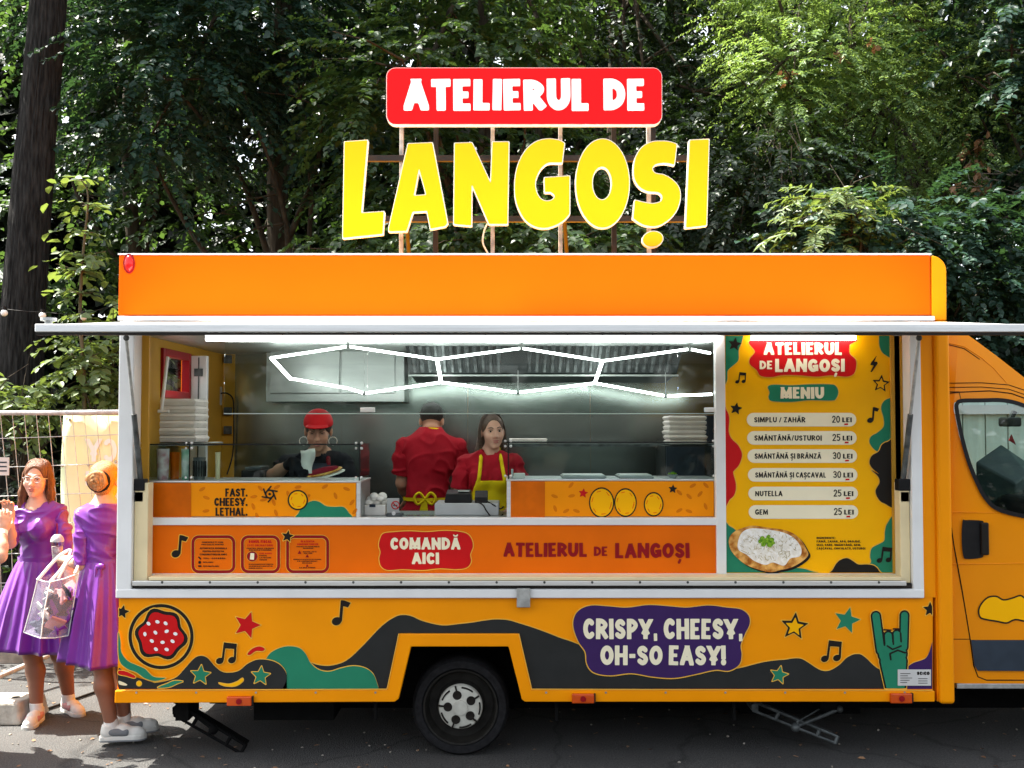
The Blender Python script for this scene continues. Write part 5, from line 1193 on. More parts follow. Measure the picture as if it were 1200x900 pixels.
# ------------------------------------------------------------------ ground
def noise_ground():
    m = bpy.data.materials.new('asphalt'); m.use_nodes = True
    n = m.node_tree.nodes; l = m.node_tree.links; b = n['Principled BSDF']; b.inputs['Roughness'].default_value = 0.85
    tc = n.new('ShaderNodeTexCoord')
    n1 = n.new('ShaderNodeTexNoise'); n1.inputs['Scale'].default_value = 90; n1.inputs['Detail'].default_value = 6; l.new(tc.outputs['Object'], n1.inputs['Vector'])
    n2 = n.new('ShaderNodeTexNoise'); n2.inputs['Scale'].default_value = 1.3; n2.inputs['Detail'].default_value = 5; l.new(tc.outputs['Object'], n2.inputs['Vector'])
    vo = n.new('ShaderNodeTexVoronoi'); vo.inputs['Scale'].default_value = 140; l.new(tc.outputs['Object'], vo.inputs['Vector'])
    r1 = n.new('ShaderNodeValToRGB'); r1.color_ramp.elements[0].position = .3; r1.color_ramp.elements[1].position = .72
    r1.color_ramp.elements[0].color = (.024, .024, .025, 1); r1.color_ramp.elements[1].color = (.092, .091, .086, 1)
    r2 = n.new('ShaderNodeValToRGB'); r2.color_ramp.elements[0].position = .3; r2.color_ramp.elements[1].position = .7
    r2.color_ramp.elements[0].color = (.72, .72, .72, 1); r2.color_ramp.elements[1].color = (1.1, 1.08, 1.05, 1)
    mx = n.new('ShaderNodeMix'); mx.data_type = 'RGBA'; mx.blend_type = 'MULTIPLY'; mx.inputs[0].default_value = 1.0
    l.new(n1.outputs['Fac'], r1.inputs[0]); l.new(n2.outputs['Fac'], r2.inputs[0]); l.new(r1.outputs[0], mx.inputs[6]); l.new(r2.outputs[0], mx.inputs[7])
    n3 = n.new('ShaderNodeTexVoronoi'); n3.feature = 'DISTANCE_TO_EDGE'; n3.inputs['Scale'].default_value = .75
    n4 = n.new('ShaderNodeTexNoise'); n4.inputs['Scale'].default_value = 3.0; n4.inputs['Detail'].default_value = 6; l.new(tc.outputs['Object'], n4.inputs['Vector'])
    ad = n.new('ShaderNodeMix'); ad.data_type = 'VECTOR'; ad.inputs[0].default_value = .22; l.new(tc.outputs['Object'], ad.inputs[4]); l.new(n4.outputs['Color'], ad.inputs[5]); l.new(ad.outputs[1], n3.inputs['Vector'])
    r3 = n.new('ShaderNodeValToRGB'); r3.color_ramp.elements[0].position = .0; r3.color_ramp.elements[1].position = .012; r3.color_ramp.elements[0].color = (.35, .35, .35, 1); r3.color_ramp.elements[1].color = (1, 1, 1, 1)
    l.new(n3.outputs['Distance'], r3.inputs[0]); m2 = n.new('ShaderNodeMix'); m2.data_type = 'RGBA'; m2.blend_type = 'MULTIPLY'; m2.inputs[0].default_value = .8
    l.new(mx.outputs[2], m2.inputs[6]); l.new(r3.outputs[0], m2.inputs[7]); l.new(m2.outputs[2], b.inputs['Base Color'])
    bp = n.new('ShaderNodeBump'); bp.inputs['Strength'].default_value = .9; bp.inputs['Distance'].default_value = .006
    l.new(vo.outputs['Distance'], bp.inputs['Height']); l.new(bp.outputs[0], b.inputs['Normal'])
    return m
M['asphalt'] = noise_ground()
M['soil'] = mat('soil', (0.035, 0.028, 0.018), .95, col2=(0.07, 0.055, 0.03), vscale=3, bump=.8, bscale=12)
M['concrete'] = mat('old_concrete', (0.22, 0.20, 0.165), .9, col2=(0.42, 0.39, 0.33), vscale=9, bump=.7, bscale=22, detail=8)
M['block'] = mat('concrete_block', (0.34, 0.31, 0.26), .9, col2=(0.50, 0.46, 0.39), vscale=14, bump=.6, bscale=40)
g = MB(); g.add([(-600, -600, 0), (600, -600, 0), (600, 600, 0), (-600, 600, 0)], [(0, 1, 2, 3)])
o = g.build('ground', M['soil']); o['kind'] = 'structure'; o.location.z = -.03
YK = 2.62
g = MB(); g.add([(-60, -40, 0), (60, -40, 0), (60, YK+.05, 0), (-60, YK+.05, 0)], [(0, 1, 2, 3)]); o = g.build('road', M['asphalt']); o['kind'] = 'structure'
g = MB(); rg = random.Random(3); x = -16
while x < 16:
    w_ = rg.uniform(.85, 1.05); dz_ = rg.uniform(-.012, .012); g.box(x+.006, x+w_-.006, YK+rg.uniform(-.012, .012), YK+.16, -.05, .175+dz_); x += w_
o = g.build('kerb', M['concrete'], bevel=.014, seg=3); o['kind'] = 'structure'
# verge behind the kerb: an uneven bank of earth
nx_, ny_ = 60, 22; vs = []; 
for j in range(ny_):
    for i in range(nx_):
        x_ = -24+48*i/(nx_-1); y_ = YK+.15+22*(j/(ny_-1))**1.4
        vs.append((x_, y_, .13+.05*math.sin(x_*1.7+y_)+.05*math.sin(x_*.6-y_*1.3)+min(.5, (y_-YK)*.05)))
g = MB(); g.add(vs, [(j*nx_+i, j*nx_+i+1, (j+1)*nx_+i+1, (j+1)*nx_+i) for j in range(ny_-1) for i in range(nx_-1)])
o = g.build('verge', M['soil'], smooth=180); o['kind'] = 'structure'
# low broken concrete edging against the verge seen between the legs
g = MB(); rg = random.Random(5); x = -9.0
def gz(x_, y_): return .13+.05*math.sin(x_*1.7+y_)+.05*math.sin(x_*.6-y_*1.3)+min(.5, (y_-YK)*.05)

# ------------------------------------------------------------------ foliage
def leaf_mesh(name, pos, axis, nrm, length, width, m, parent=None, fold=.25):
    """pos/axis/nrm: Nx3 arrays; one six-vertex folded leaf each"""
    pos = np.asarray(pos, np.float32); axis = np.asarray(axis, np.float32); nrm = np.asarray(nrm, np.float32)
    axis /= np.linalg.norm(axis, axis=1, keepdims=True)+1e-9
    side = np.cross(axis, nrm); side /= np.linalg.norm(side, axis=1, keepdims=True)+1e-9
    up = np.cross(side, axis); L = np.asarray(length, np.float32)[:, None]; Wd = np.asarray(width, np.float32)[:, None]*.5
    N = len(pos); v = np.empty((N, 6, 3), np.float32)
    f = fold*Wd*up
    v[:, 0] = pos; v[:, 1] = pos+axis*L*.3+side*Wd+f; v[:, 2] = pos+axis*L*.68+side*Wd*.8+f; v[:, 3] = pos+axis*L-up*L*.06
    v[:, 4] = pos+axis*L*.68-side*Wd*.8+f; v[:, 5] = pos+axis*L*.3-side*Wd+f
    v = v.reshape(-1, 3)
    if parent is not None: v = v-np.array(wloc(parent), np.float32)
    me = bpy.data.meshes.new(name); me.vertices.add(N*6); me.vertices.foreach_set('co', v.ravel())
    q = (np.arange(N)*6)[:, None]+np.array([0, 1, 2, 3, 0, 3, 4, 5]); me.loops.add(N*8); me.loops.foreach_set('vertex_index', q.ravel().astype(np.int32))
    me.polygons.add(N*2); me.polygons.foreach_set('loop_start', np.arange(0, N*8, 4, dtype=np.int32))
    try: me.polygons.foreach_set('loop_total', np.full(N*2, 4, np.int32))
    except Exception: pass
    me.update(); me.validate()
    return link(name, me, parent, [m])
def unit(a): return a/(np.linalg.norm(a, axis=1, keepdims=True)+1e-9)
def sprays(base, dirs, nleaf, slen, llen, lwid, rng, droop=.5, spread=.85, flat=.75, jitter=.25):
    """rows of leaves on both sides of drooping twigs -> arrays for leaf_mesh"""
    N = len(base); d = unit(dirs); up = np.array([0, 0, 1.0])
    side = unit(np.cross(d, up)+1e-6)
    t = (np.arange(nleaf)+.7)/nleaf
    sl = slen*rng.uniform(.6, 1.3, (N, 1, 1))
    p = base[:, None, :]+d[:, None, :]*sl*t[None, :, None]; p[..., 2] -= (droop*sl[..., 0]*t[None, :]**2)
    sg = np.where(np.arange(nleaf) % 2 == 0, 1.0, -1.0)[None, :, None]
    tang = d[:, None, :]-np.array([0, 0, 2*droop])*t[None, :, None]
    ax = tang*.55+side[:, None, :]*sg*spread+rng.normal(0, jitter, (N, nleaf, 3)); ax[..., 2] -= .15
    nr = np.zeros((N, nleaf, 3)); nr[..., 2] = flat; nr += d[:, None, :]*.35+rng.normal(0, jitter, (N, nleaf, 3))
    ll = llen*rng.uniform(.6, 1.15, (N, nleaf)); ww = ll*lwid
    return p.reshape(-1, 3), ax.reshape(-1, 3), nr.reshape(-1, 3), ll.ravel(), ww.ravel()
def lobes_points(lobes, n, rng, shell=.65):
    """lobes: (cx,cy,cz,rx,ry,rz,weight) -> spray bases and outward directions"""
    w = np.array([l[6] if len(l) > 6 else l[3]*l[5] for l in lobes], float); w /= w.sum()
    k = rng.choice(len(lobes), n, p=w); Lb = np.array([l[:6] for l in lobes])[k]
    u_ = unit(rng.normal(0, 1, (n, 3))); r = np.where(rng.random(n) < shell, rng.uniform(.75, 1.0, n), rng.uniform(.2, .75, n))[:, None]
    return Lb[:, :3]+u_*Lb[:, 3:]*r, u_*np.array([1, 1, .45])+np.array([0, 0, -.12])
def bark(name, c1, c2, sc=7):
    return mat(name, c1, .9, col2=c2, vscale=sc, bump=1.0, bscale=sc*2.2, stretch=(1.6, 1.6, .22), detail=8)
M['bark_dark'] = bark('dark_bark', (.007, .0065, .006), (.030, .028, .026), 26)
M['bark'] = bark('brown_bark', (.03, .025, .018), (.075, .062, .045), 12)
M['twig'] = mat('twig', (.10, .085, .05), .8, var=.3)
M['deadleaf'] = leaf_mat('dry_leaves', (.20, .10, .05), (.38, .22, .12), (.4, .2, .08), .2)
LF = {'teal': leaf_mat('linden_leaves', (.008, .026, .018), (.026, .062, .042), (.07, .16, .04), .16),
      'mid': leaf_mat('maple_leaves', (.011, .030, .013), (.042, .080, .026), (.13, .24, .04), .24),
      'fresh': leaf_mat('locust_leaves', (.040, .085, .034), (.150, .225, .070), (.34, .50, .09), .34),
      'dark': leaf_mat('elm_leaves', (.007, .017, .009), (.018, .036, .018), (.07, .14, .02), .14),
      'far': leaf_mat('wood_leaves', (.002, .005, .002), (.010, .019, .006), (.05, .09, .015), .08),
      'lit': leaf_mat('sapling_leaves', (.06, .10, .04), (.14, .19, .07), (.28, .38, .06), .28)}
def trunk_mesh(name, path, r, m, parent, n=14, rough=.06):
    mb = MB(); mb.tube(path, r, n); rg_ = random.Random(len(path)+int(r[0]*100))
    o = mb.build(name, m, parent, smooth=80); return o
def ridged_trunk(path, rr, m, parent):
    from mathutils import noise as mn
    na, nz = 120, 190; vs = []
    for j in range(nz):
        u_ = j/(nz-1)*(len(path)-1); i = min(int(u_), len(path)-2); p = path[i].lerp(path[i+1], u_-i); r_ = rr[i]+(rr[i+1]-rr[i])*(u_-i)
        for k in range(na):
            a = 2*PI*k/na; c_, s_ = math.cos(a), math.sin(a)
            d_ = 1-2.2*abs(mn.noise(Vector((c_*5.5, s_*5.5, p.z*1.1+7)))); e_ = 1-2*abs(mn.noise(Vector((c_*11+4, s_*11, p.z*2.6))))
            q = r_*(1+.055*d_+.030*e_); vs.append((p.x+q*c_, p.y+q*s_, p.z))
    mb = MB(); mb.add(vs, [(j*na+k, j*na+(k+1) % na, (j+1)*na+(k+1) % na, (j+1)*na+k) for j in range(nz-1) for k in range(na)])
    return mb.build('trunk', m, parent, smooth=60)
def tree(name, label, cat, base, trunk, radii, lobes, nspray, leafkind, seed, group=None, nleaf=26, slen=.75, llen=.10, lwid=.62, limbs=10, barkm='bark', droop=.5, crown='crown', shell=.65, limb_r=.05, limb_from=.34, **kw):
    rng = np.random.default_rng(seed); rg_ = random.Random(seed)
    t = thing(name, label, cat, base, group)
    path = spl([Vector(base)+Vector(p) for p in trunk], 5); path = [Vector(p) for p in path]
    rr = [radii[0]+(radii[1]-radii[0])*(i/(len(path)-1))**.8 for i in range(len(path))]
    rr[0] *= 1.35; rr[1] *= 1.12
    ridged_trunk(path, rr, M[barkm], t) if barkm == 'bark_dark' else trunk_mesh('trunk', path, rr, M[barkm], t)
    mb = MB(); tops = path[int(len(path)*limb_from):]
    for k in range(limbs):
        l = lobes[k % len(lobes)]; a = tops[rg_.randrange(len(tops))]
        e = Vector((l[0]+rg_.uniform(-.7, .7)*l[3], l[1]+rg_.uniform(-.7, .7)*l[4], l[2]+rg_.uniform(-.5, .7)*l[5]))
        mid = a.lerp(e, .5)+Vector((rg_.uniform(-.3, .3), rg_.uniform(-.3, .3), rg_.uniform(.0, .4)))
        pts_ = [Vector(p) for p in spl([a, mid, e], 5)]
        mb.tube(pts_, [limb_r*(1-.8*i/(len(pts_)-1)) for i in range(len(pts_))], 6)
        for q in range(3):
            s_ = pts_[rg_.randrange(3, len(pts_))]; d_ = Vector((rg_.gauss(0, 1), rg_.gauss(0, 1), rg_.gauss(0, .5))).normalized()*rg_.uniform(.4, .9)
            mb.tube([s_, s_+d_*.5+Vector((0, 0, .05)), s_+d_], [limb_r*.3, limb_r*.2, limb_r*.08], 5)
    mb.build('branches', M[barkm], t, smooth=80)
    b_, d_ = lobes_points(lobes, nspray, rng, shell)
    leaf_mesh(crown, *sprays(b_, d_, nleaf, slen, llen, lwid, rng, droop, **kw), LF[leafkind], t)
    return t
def lobe(px, py, Y, rx, ry, rz, w=None):
    q = W(px, py, Y); r = (q.x, q.y, q.z, rx, ry, rz)
    return r+((w,) if w else ())
G_ = 'trees behind the food truck'
def bpx(px, Y): q = W(px, 700, Y); return (q.x, Y, gz(q.x, Y)-.05)

b0 = bpx(22, 4.2)
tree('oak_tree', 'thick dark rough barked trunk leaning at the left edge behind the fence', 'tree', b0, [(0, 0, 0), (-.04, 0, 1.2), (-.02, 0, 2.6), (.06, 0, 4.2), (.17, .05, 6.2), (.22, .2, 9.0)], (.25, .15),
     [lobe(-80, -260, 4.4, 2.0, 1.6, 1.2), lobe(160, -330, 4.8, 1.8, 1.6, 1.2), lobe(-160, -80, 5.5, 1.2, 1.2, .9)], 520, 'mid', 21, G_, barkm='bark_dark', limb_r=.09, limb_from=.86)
tree('linden_tree', 'dark teal green linden with drooping leaf sprays left of the roof sign', 'tree', bpx(330, 6.6), [(0, 0, 0), (.05, 0, 2), (-.1, 0, 5), (.1, 0, 9)], (.24, .08),
     [lobe(215, 75, 5.0, 1.0, .8, .62), lobe(300, 10, 5.4, 1.3, .9, .7), lobe(180, 165, 5.2, .65, .6, .32), lobe(390, 120, 5.8, .7, .7, .55), lobe(270, -160, 6.0, 2.0, 1.4, 1.2), lobe(120, 30, 6.4, .8, .8, .6)], 1150, 'teal', 22, G_, nleaf=30, slen=.75, llen=.088, lwid=.72, droop=.38, flat=.95)
tree('linden_tree', 'linden with paler sunlit leaves directly behind the red sign board', 'tree', bpx(560, 5.6), [(0, 0, 0), (.05, 0, 2), (.1, 0, 4), (0, 0, 8)], (.2, .07),
     [lobe(440, 95, 4.2, .55, .5, .55), lobe(480, 180, 4.5, .75, .6, .6), lobe(560, 60, 4.6, 1.1, .7, .5), lobe(620, 190, 4.8, .7, .6, .45), lobe(500, 270, 4.4, .8, .5, .35), lobe(560, -80, 5.2, 1.5, 1.1, .9), lobe(600, 250, 5.0, .6, .5, .4)], 900, 'mid', 23, G_, nleaf=24, slen=.6, llen=.085, lwid=.70, droop=.35, flat=.9)
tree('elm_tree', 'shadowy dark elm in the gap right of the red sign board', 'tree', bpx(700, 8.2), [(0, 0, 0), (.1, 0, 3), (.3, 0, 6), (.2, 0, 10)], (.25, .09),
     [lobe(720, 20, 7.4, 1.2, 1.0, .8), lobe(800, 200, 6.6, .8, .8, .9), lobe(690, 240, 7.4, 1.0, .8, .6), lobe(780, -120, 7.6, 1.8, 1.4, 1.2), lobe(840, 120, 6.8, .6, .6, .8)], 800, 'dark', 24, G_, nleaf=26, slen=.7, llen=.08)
tree('locust_tree', 'feathery light green locust tree with bare twigs at the upper right', 'tree', bpx(985, 6.0), [(0, 0, 0), (-.1, 0, 2), (-.05, 0, 3.6), (.15, 0, 5.0), (.3, .1, 7.5)], (.11, .04),
     [lobe(980, 60, 5.4, 1.1, .7, .55), lobe(920, 110, 5.2, .6, .5, .6), lobe(1040, 130, 5.4, .8, .7, .5), lobe(1100, 60, 5.8, .8, .7, .6), lobe(1150, 140, 5.2, .5, .5, .8), lobe(960, -60, 5.8, 1.4, 1.0, .8), lobe(880, 40, 5.8, .4, .5, .4), lobe(1060, 210, 5.6, .9, .5, .35)], 2300, 'fresh', 25, G_, nleaf=24, slen=.40, llen=.056, lwid=.40, droop=.35, limbs=16, limb_r=.035)
tree('linden_tree', 'linden with broad dark leaves hanging in from the right edge', 'tree', bpx(1290, 5.0), [(0, 0, 0), (.1, 0, 2), (.05, 0, 5), (-.2, 0, 8)], (.22, .08),
     [lobe(1170, 45, 4.8, .5, .6, .4), lobe(1190, 100, 4.6, .35, .5, .3), lobe(1260, 160, 4.8, .6, .6, 1.2), lobe(1200, -80, 5.2, 1.2, 1.0, .8), lobe(1240, 330, 4.8, .6, .6, .8)], 620, 'teal', 26, G_, nleaf=30, slen=.7, llen=.09, lwid=.72, droop=.38, flat=.95)
GS = 'shrubs behind the food truck'
def shrub(name, label, px, Y, lobes, n, kind, seed, h, **kw):
    b_ = bpx(px, Y)
    return tree(name, label, 'shrub', b_, [(0, 0, 0), (.03, 0, h*.5), (0, 0, h)], (.035, .012), lobes, n, kind, seed, GS, limbs=7, limb_r=.02, **kw)
shrub('broadleaf_shrub', 'wide dark leaved shrub just above the truck roof at the right', 1080, 3.6, [lobe(1060, 262, 3.4, 1.1, .5, .28), lobe(1150, 290, 3.5, .9, .5, .4), lobe(1000, 300, 3.5, .8, .5, .3), lobe(1160, 400, 3.8, 1.0, .6, .7), lobe(1130, 330, 3.6, .8, .5, .4)], 640, 'teal', 31, 2.4, nleaf=26, slen=.55, llen=.08, lwid=.7, droop=.3, flat=.95)
shrub('broadleaf_shrub', 'dark thicket of small leaves behind the right end of the letters', 880, 4.6, [lobe(880, 250, 4.4, .8, .6, .4), lobe(800, 280, 4.6, .8, .6, .3), lobe(930, 200, 4.8, .6, .6, .5), lobe(840, 180, 5.0, .4, .5, .5)], 380, 'dark', 32, 2.5, nleaf=24, slen=.5, llen=.075, lwid=.6)
shrub('sumac_shrub', 'bright yellow green feathery sumac lit by the sun above the truck roof', 985, 3.3, [lobe(985, 232, 3.1, .42, .3, .07), lobe(960, 276, 3.1, .35, .3, .10), lobe(1010, 245, 3.2, .3, .3, .06)], 60, 'lit', 33, 2.9, nleaf=26, slen=.42, llen=.10, lwid=.3, droop=.25)
shrub('broadleaf_shrub', 'low dense shrub under the sign behind the roof edge', 560, 3.4, [lobe(520, 278, 3.2, .7, .4, .16), lobe(640, 280, 3.3, .6, .4, .14), lobe(420, 290, 3.4, .5, .4, .12), lobe(720, 285, 3.4, .5, .4, .12)], 170, 'mid', 34, 2.6, nleaf=22, slen=.42, llen=.085, lwid=.68)
shrub('leafy_bush', 'sunlit bush with pale leaves between the fence and the truck corner', 120, 3.3, [lobe(118, 440, 3.1, .26, .25, .26), lobe(105, 415, 3.1, .2, .2, .16), lobe(128, 350, 3.2, .14, .2, .26), lobe(90, 455, 3.2, .2, .2, .14), lobe(160, 420, 3.3, .3, .3, .4)], 80, 'lit', 35, 1.8, nleaf=12, slen=.34, llen=.105, lwid=.6, flat=.9)
shrub('leafy_bush', 'sunlit bush with pale leaves rising over the fence at the left edge', 20, 3.2, [lobe(22, 472, 3.0, .38, .25, .12), lobe(-30, 470, 3.0, .4, .3, .2), lobe(55, 484, 3.0, .15, .2, .08)], 70, 'lit', 36, 1.6, nleaf=12, slen=.32, llen=.10, lwid=.6, flat=.9)
shrub('leafy_bush', 'small dark bush low behind the wire fence between the two women', 70, 3.4, [lobe(60, 560, 3.4, .3, .3, .3), lobe(-10, 560, 3.6, .4, .3, .5), lobe(30, 700, 3.4, .8, .3, .3)], 70, 'dark', 37, 1.2, nleaf=14, slen=.34, llen=.09, lwid=.6)
# the slim sapling catching the sun
rng = np.random.default_rng(41); sp_ = thing('sapling', 'slim sunlit sapling with a few pale leaf whorls beside the dark trunk', 'tree', bpx(98, 3.1), None)
st_ = [W(x, y, 3.0) for x, y in ((99, 480), (97, 420), (94, 375), (95, 330), (97, 300), (100, 270), (103, 240), (102, 222), (96, 212))]
st_ = [Vector(bpx(100, 3.05))]+st_
MB().tube([Vector(p) for p in spl(st_, 4)], [.022-.017*i/(4*(len(st_)-1)) for i in range(4*(len(st_)-1)+1)], 7).build('stem', M['twig'], sp_, smooth=80)
pb = []; pd = []; tw = MB()
for x, y, n_, sc in ((96, 212, 4, .08), (104, 240, 5, .16), (98, 272, 5, .2), (97, 300, 9, .32), (95, 318, 8, .34), (94, 345, 4, .26), (96, 372, 5, .2), (98, 420, 8, .3), (98, 455, 8, .3)):
    c = W(x, y, 3.0)
    for k in range(n_):
        a = 2*PI*k/n_+rng.uniform(-.3, .3); pb.append(tuple(c)); pd.append((math.cos(a), math.sin(a)*.8, rng.uniform(-.1, .35))); L2 = sc*rng.uniform(.7, 1.1)
        tw.tube([c, c+Vector(pd[-1])*L2*.6], [.005, .003], 4)
tw.build('branches', M['twig'], sp_)
A_ = sprays(np.array(pb), np.array(pd), 5, .30, .115, .62, rng, .35)
leaf_mesh('crown', *A_, LF['lit'], sp_)
# bare grey twigs and dry leaf clusters inside the locust
lt = [o for o in COL.objects if o.name == 'locust_tree'][0]
tw = MB(); rg = random.Random(8)
for k in range(46):
    q = W(rg.uniform(885, 930), rg.uniform(130, 210), 5.0+rg.uniform(-.2, .3)) if k < 26 else W(rg.uniform(1130, 1195), rg.uniform(185, 230), 5.0)
    d_ = Vector((rg.gauss(.0, .25), rg.gauss(0, .1), -rg.uniform(.25, .6))) if k < 26 else Vector((rg.gauss(.3, .2), 0, -rg.uniform(.0, .3)))
    tw.tube([q, q+d_*.5+Vector((rg.gauss(0, .06), 0, 0)), q+d_], [.006, .005, .002], 5)
tw.build('dry_twigs', mat('grey_twig', (.24, .21, .17), .9, var=.3), lt, smooth=80)
pb = []
for cx_, cy_, r_, n_ in ((1147, 170, 9, 26), (1145, 195, 8, 20), (1150, 225, 10, 26), (1130, 180, 6, 12), (985, 65, 6, 14), (1025, 52, 5, 10), (925, 88, 8, 14), (1122, 218, 5, 10)):
    for k in range(n_): pb.append(tuple(W(cx_+rg.gauss(0, r_*.6), cy_+rg.gauss(0, r_*.6), 4.95+rg.uniform(-.1, .1))))
pb = np.array(pb); n_ = len(pb)
leaf_mesh('dry_leaves', pb, rng.normal(0, 1, (n_, 3))-np.array([0, 0, .6]), rng.normal(0, 1, (n_, 3)), np.full(n_, .085), np.full(n_, .045), M['deadleaf'], lt)
# tree trunks standing deeper in the wood, each with its own crown
for i, (px, Y, r_, sd) in enumerate(((150, 9.0, .16, 51), (420, 10.5, .2, 52), (640, 9.8, .14, 53), (860, 10.0, .2, 54), (1080, 9.4, .16, 55))):
    labs = ['slender shaded tree deep in the wood between the oak trunk and the left linden', 'shaded tree deep in the wood behind the left edge of the sign', 'shaded tree deep in the wood behind the middle of the sign', 'tall shaded tree deep in the wood between the sign and the locust', 'shaded tree deep in the wood behind the locust tree']
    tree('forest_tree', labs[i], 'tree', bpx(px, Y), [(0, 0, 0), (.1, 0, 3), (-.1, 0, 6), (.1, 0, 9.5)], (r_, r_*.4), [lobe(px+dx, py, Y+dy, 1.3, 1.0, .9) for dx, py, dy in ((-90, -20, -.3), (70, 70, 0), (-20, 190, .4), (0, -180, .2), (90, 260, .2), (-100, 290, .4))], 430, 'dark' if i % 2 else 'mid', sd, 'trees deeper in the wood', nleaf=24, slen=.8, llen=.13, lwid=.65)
# the far wood: one dense uncountable mass
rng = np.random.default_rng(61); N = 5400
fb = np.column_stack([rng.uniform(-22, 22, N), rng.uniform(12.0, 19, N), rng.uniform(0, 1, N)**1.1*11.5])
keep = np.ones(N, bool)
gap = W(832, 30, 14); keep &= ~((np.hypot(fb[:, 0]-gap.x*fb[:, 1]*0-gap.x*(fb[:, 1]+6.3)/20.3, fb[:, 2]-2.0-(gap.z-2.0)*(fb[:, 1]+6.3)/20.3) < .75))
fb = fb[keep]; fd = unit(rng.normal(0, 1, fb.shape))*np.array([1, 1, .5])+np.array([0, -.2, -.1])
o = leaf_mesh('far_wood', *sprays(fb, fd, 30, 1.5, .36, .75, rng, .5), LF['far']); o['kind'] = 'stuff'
# the wood on the other side of the street, seen only in the steel and the glass
rng = np.random.default_rng(63); N = 700
fb2 = np.column_stack([rng.uniform(-22, 22, N), rng.uniform(-19, -15.5, N), rng.uniform(0, 1, N)*5.0])
o = leaf_mesh('street_side_wood', *sprays(fb2, unit(rng.normal(0, 1, fb2.shape))*np.array([1, 1, .5]), 26, 1.5, .5, .75, rng, .5), LF['far']); o['kind'] = 'stuff'
# short weeds along the kerb
rng = np.random.default_rng(71); N = 900
wb = np.column_stack([rng.uniform(-8, 8, N), rng.uniform(YK+.16, YK+.5, N), np.full(N, .14)])
o = leaf_mesh('weeds', wb, rng.normal(0, .5, (N, 3))+np.array([0, -.2, 1.0]), rng.normal(0, 1, (N, 3)), rng.uniform(.08, .22, N), rng.uniform(.012, .03, N), LF['mid']); o['kind'] = 'stuff'
# fallen leaves and grit on the road
rng = np.random.default_rng(73); N = 420
lb = np.column_stack([rng.uniform(-4.2, 4.2, N), rng.uniform(-1.5, 2.6, N), np.full(N, .007)])
o = leaf_mesh('fallen_leaves', lb, np.column_stack([rng.normal(0, 1, (N, 2)), np.zeros(N)]), np.column_stack([rng.normal(0, .25, (N, 2)), np.ones(N)]), rng.uniform(.015, .05, N), rng.uniform(.008, .028, N), M['deadleaf']); o['kind'] = 'stuff'
gm_ = MB(); rg = random.Random(12)
for k in range(150): gm_.ball((rg.uniform(-4, 4), rg.uniform(-1.2, 2.5), .004), (rg.uniform(.004, .011), rg.uniform(.004, .011), rg.uniform(.003, .007)), 6, 4)
o = gm_.build('grit', M['concrete']); o['kind'] = 'stuff'
# ------------------------------------------------------------------ wire fence, banner, foot block
M['fencewire'] = mat('fence_wire', (.44, .45, .44), .5, metal=.2, var=.15, vscale=30)
M['banner'] = mat('banner_cloth', (.80, .85, .52), .65, var=.05, vscale=4, bump=.15, bscale=5)
YFN = 2.30
fn = thing('wire_fence', 'temporary wire mesh fence panel with a round top rail behind the two women', 'fence', (W(60, 0, YFN).x, YFN, 0))
xa, xb = W(-90, 480, YFN).x, W(190, 480, YFN).x; zt_f = W(60, 484, YFN).z; zb_f = .22
mb = MB()
mb.tube([(xa, YFN, zt_f), (W(70, 480, YFN).x, YFN, zt_f)], .021, 10); mb.tube([(W(70, 480, YFN).x, YFN-.0, zt_f), (xb, YFN, zt_f+.012)], .023, 10)
mb.tube([(xa, YFN, zb_f), (xb, YFN, zb_f)], .019, 8); mb.tube([(xa, YFN, 0), (xa, YFN, zt_f)], .02, 8); mb.tube([(xb, YFN, 0), (xb, YFN, zt_f)], .02, 8)
mb.build('fence_frame', M['fencewire'], fn, smooth=60)
mb = MB(); x = xa+.05
while x < xb: mb.tube([(x, YFN-.012, zt_f), (x+.10, YFN-.012, zt_f-.9), (x+.16, YFN-.012, zb_f)], .0030, 5); x += .098
z = zt_f-.2
while z > zb_f: mb.tube([(xa, YFN-.016, z-.03), (xb, YFN-.016, z+.035)], .0032, 5); z -= .235
mb.build('wire_mesh', M['fencewire'], fn, smooth=60)
bn = thing('banner', 'pale yellow banner with mirrored white letters tied behind the wire fence', 'banner', (W(110, 0, YFN+.03).x, YFN+.03, .9))
mb = MB(); nb_ = 16; x0, x1 = W(72, 560, YFN+.03).x, xb-.02; z0, z1 = W(0, 700, YFN+.03).z, zt_f-.02
vs = []
for j in range(9):
    for i in range(nb_): vs.append((x0+(x1-x0)*i/(nb_-1)+.012*math.sin(j*.9)*(i == 0), YFN+.035+.010*math.sin(i*1.1+j*.5), z0+(z1-z0)*j/8))
mb.add(vs, [(j*nb_+i, j*nb_+i+1, (j+1)*nb_+i+1, (j+1)*nb_+i) for j in range(8) for i in range(nb_-1)])
bo = mb.build('banner_cloth', M['banner'], bn, smooth=180); so_l = bo.modifiers.new('thick', 'SOLIDIFY'); so_l.thickness = .003
lt_ = []
def mirror_text(s, x, y, h, **kw): return [[[(2*x-p[0], p[1]) for p in l] for l in g_] for g_ in text_loops(s, x, y, h, **kw)]
lts = mirror_text('CY', 119, 541, 27, t=.2, xs=.95)+mirror_text('I', 103, 569, 17, t=.3)
YBn = YFN+.02
decal_mesh(lts, YBn, 0).build('banner_lettering', M['sign_white'], bo)
ct = MB()
for px, py in ((82, 492), (73, 546), (104, 545), (136, 541)): q = W(px, py, YFN+.015); ct.ball(q, .012, 8, 6)
ct.build('cable_tie', M['signpost'], bn)
nt_ = thing('fence_notice', 'small pale notice plate wired to the fence at the left edge', 'notice', tuple(W(4, 548, YFN-.03)))
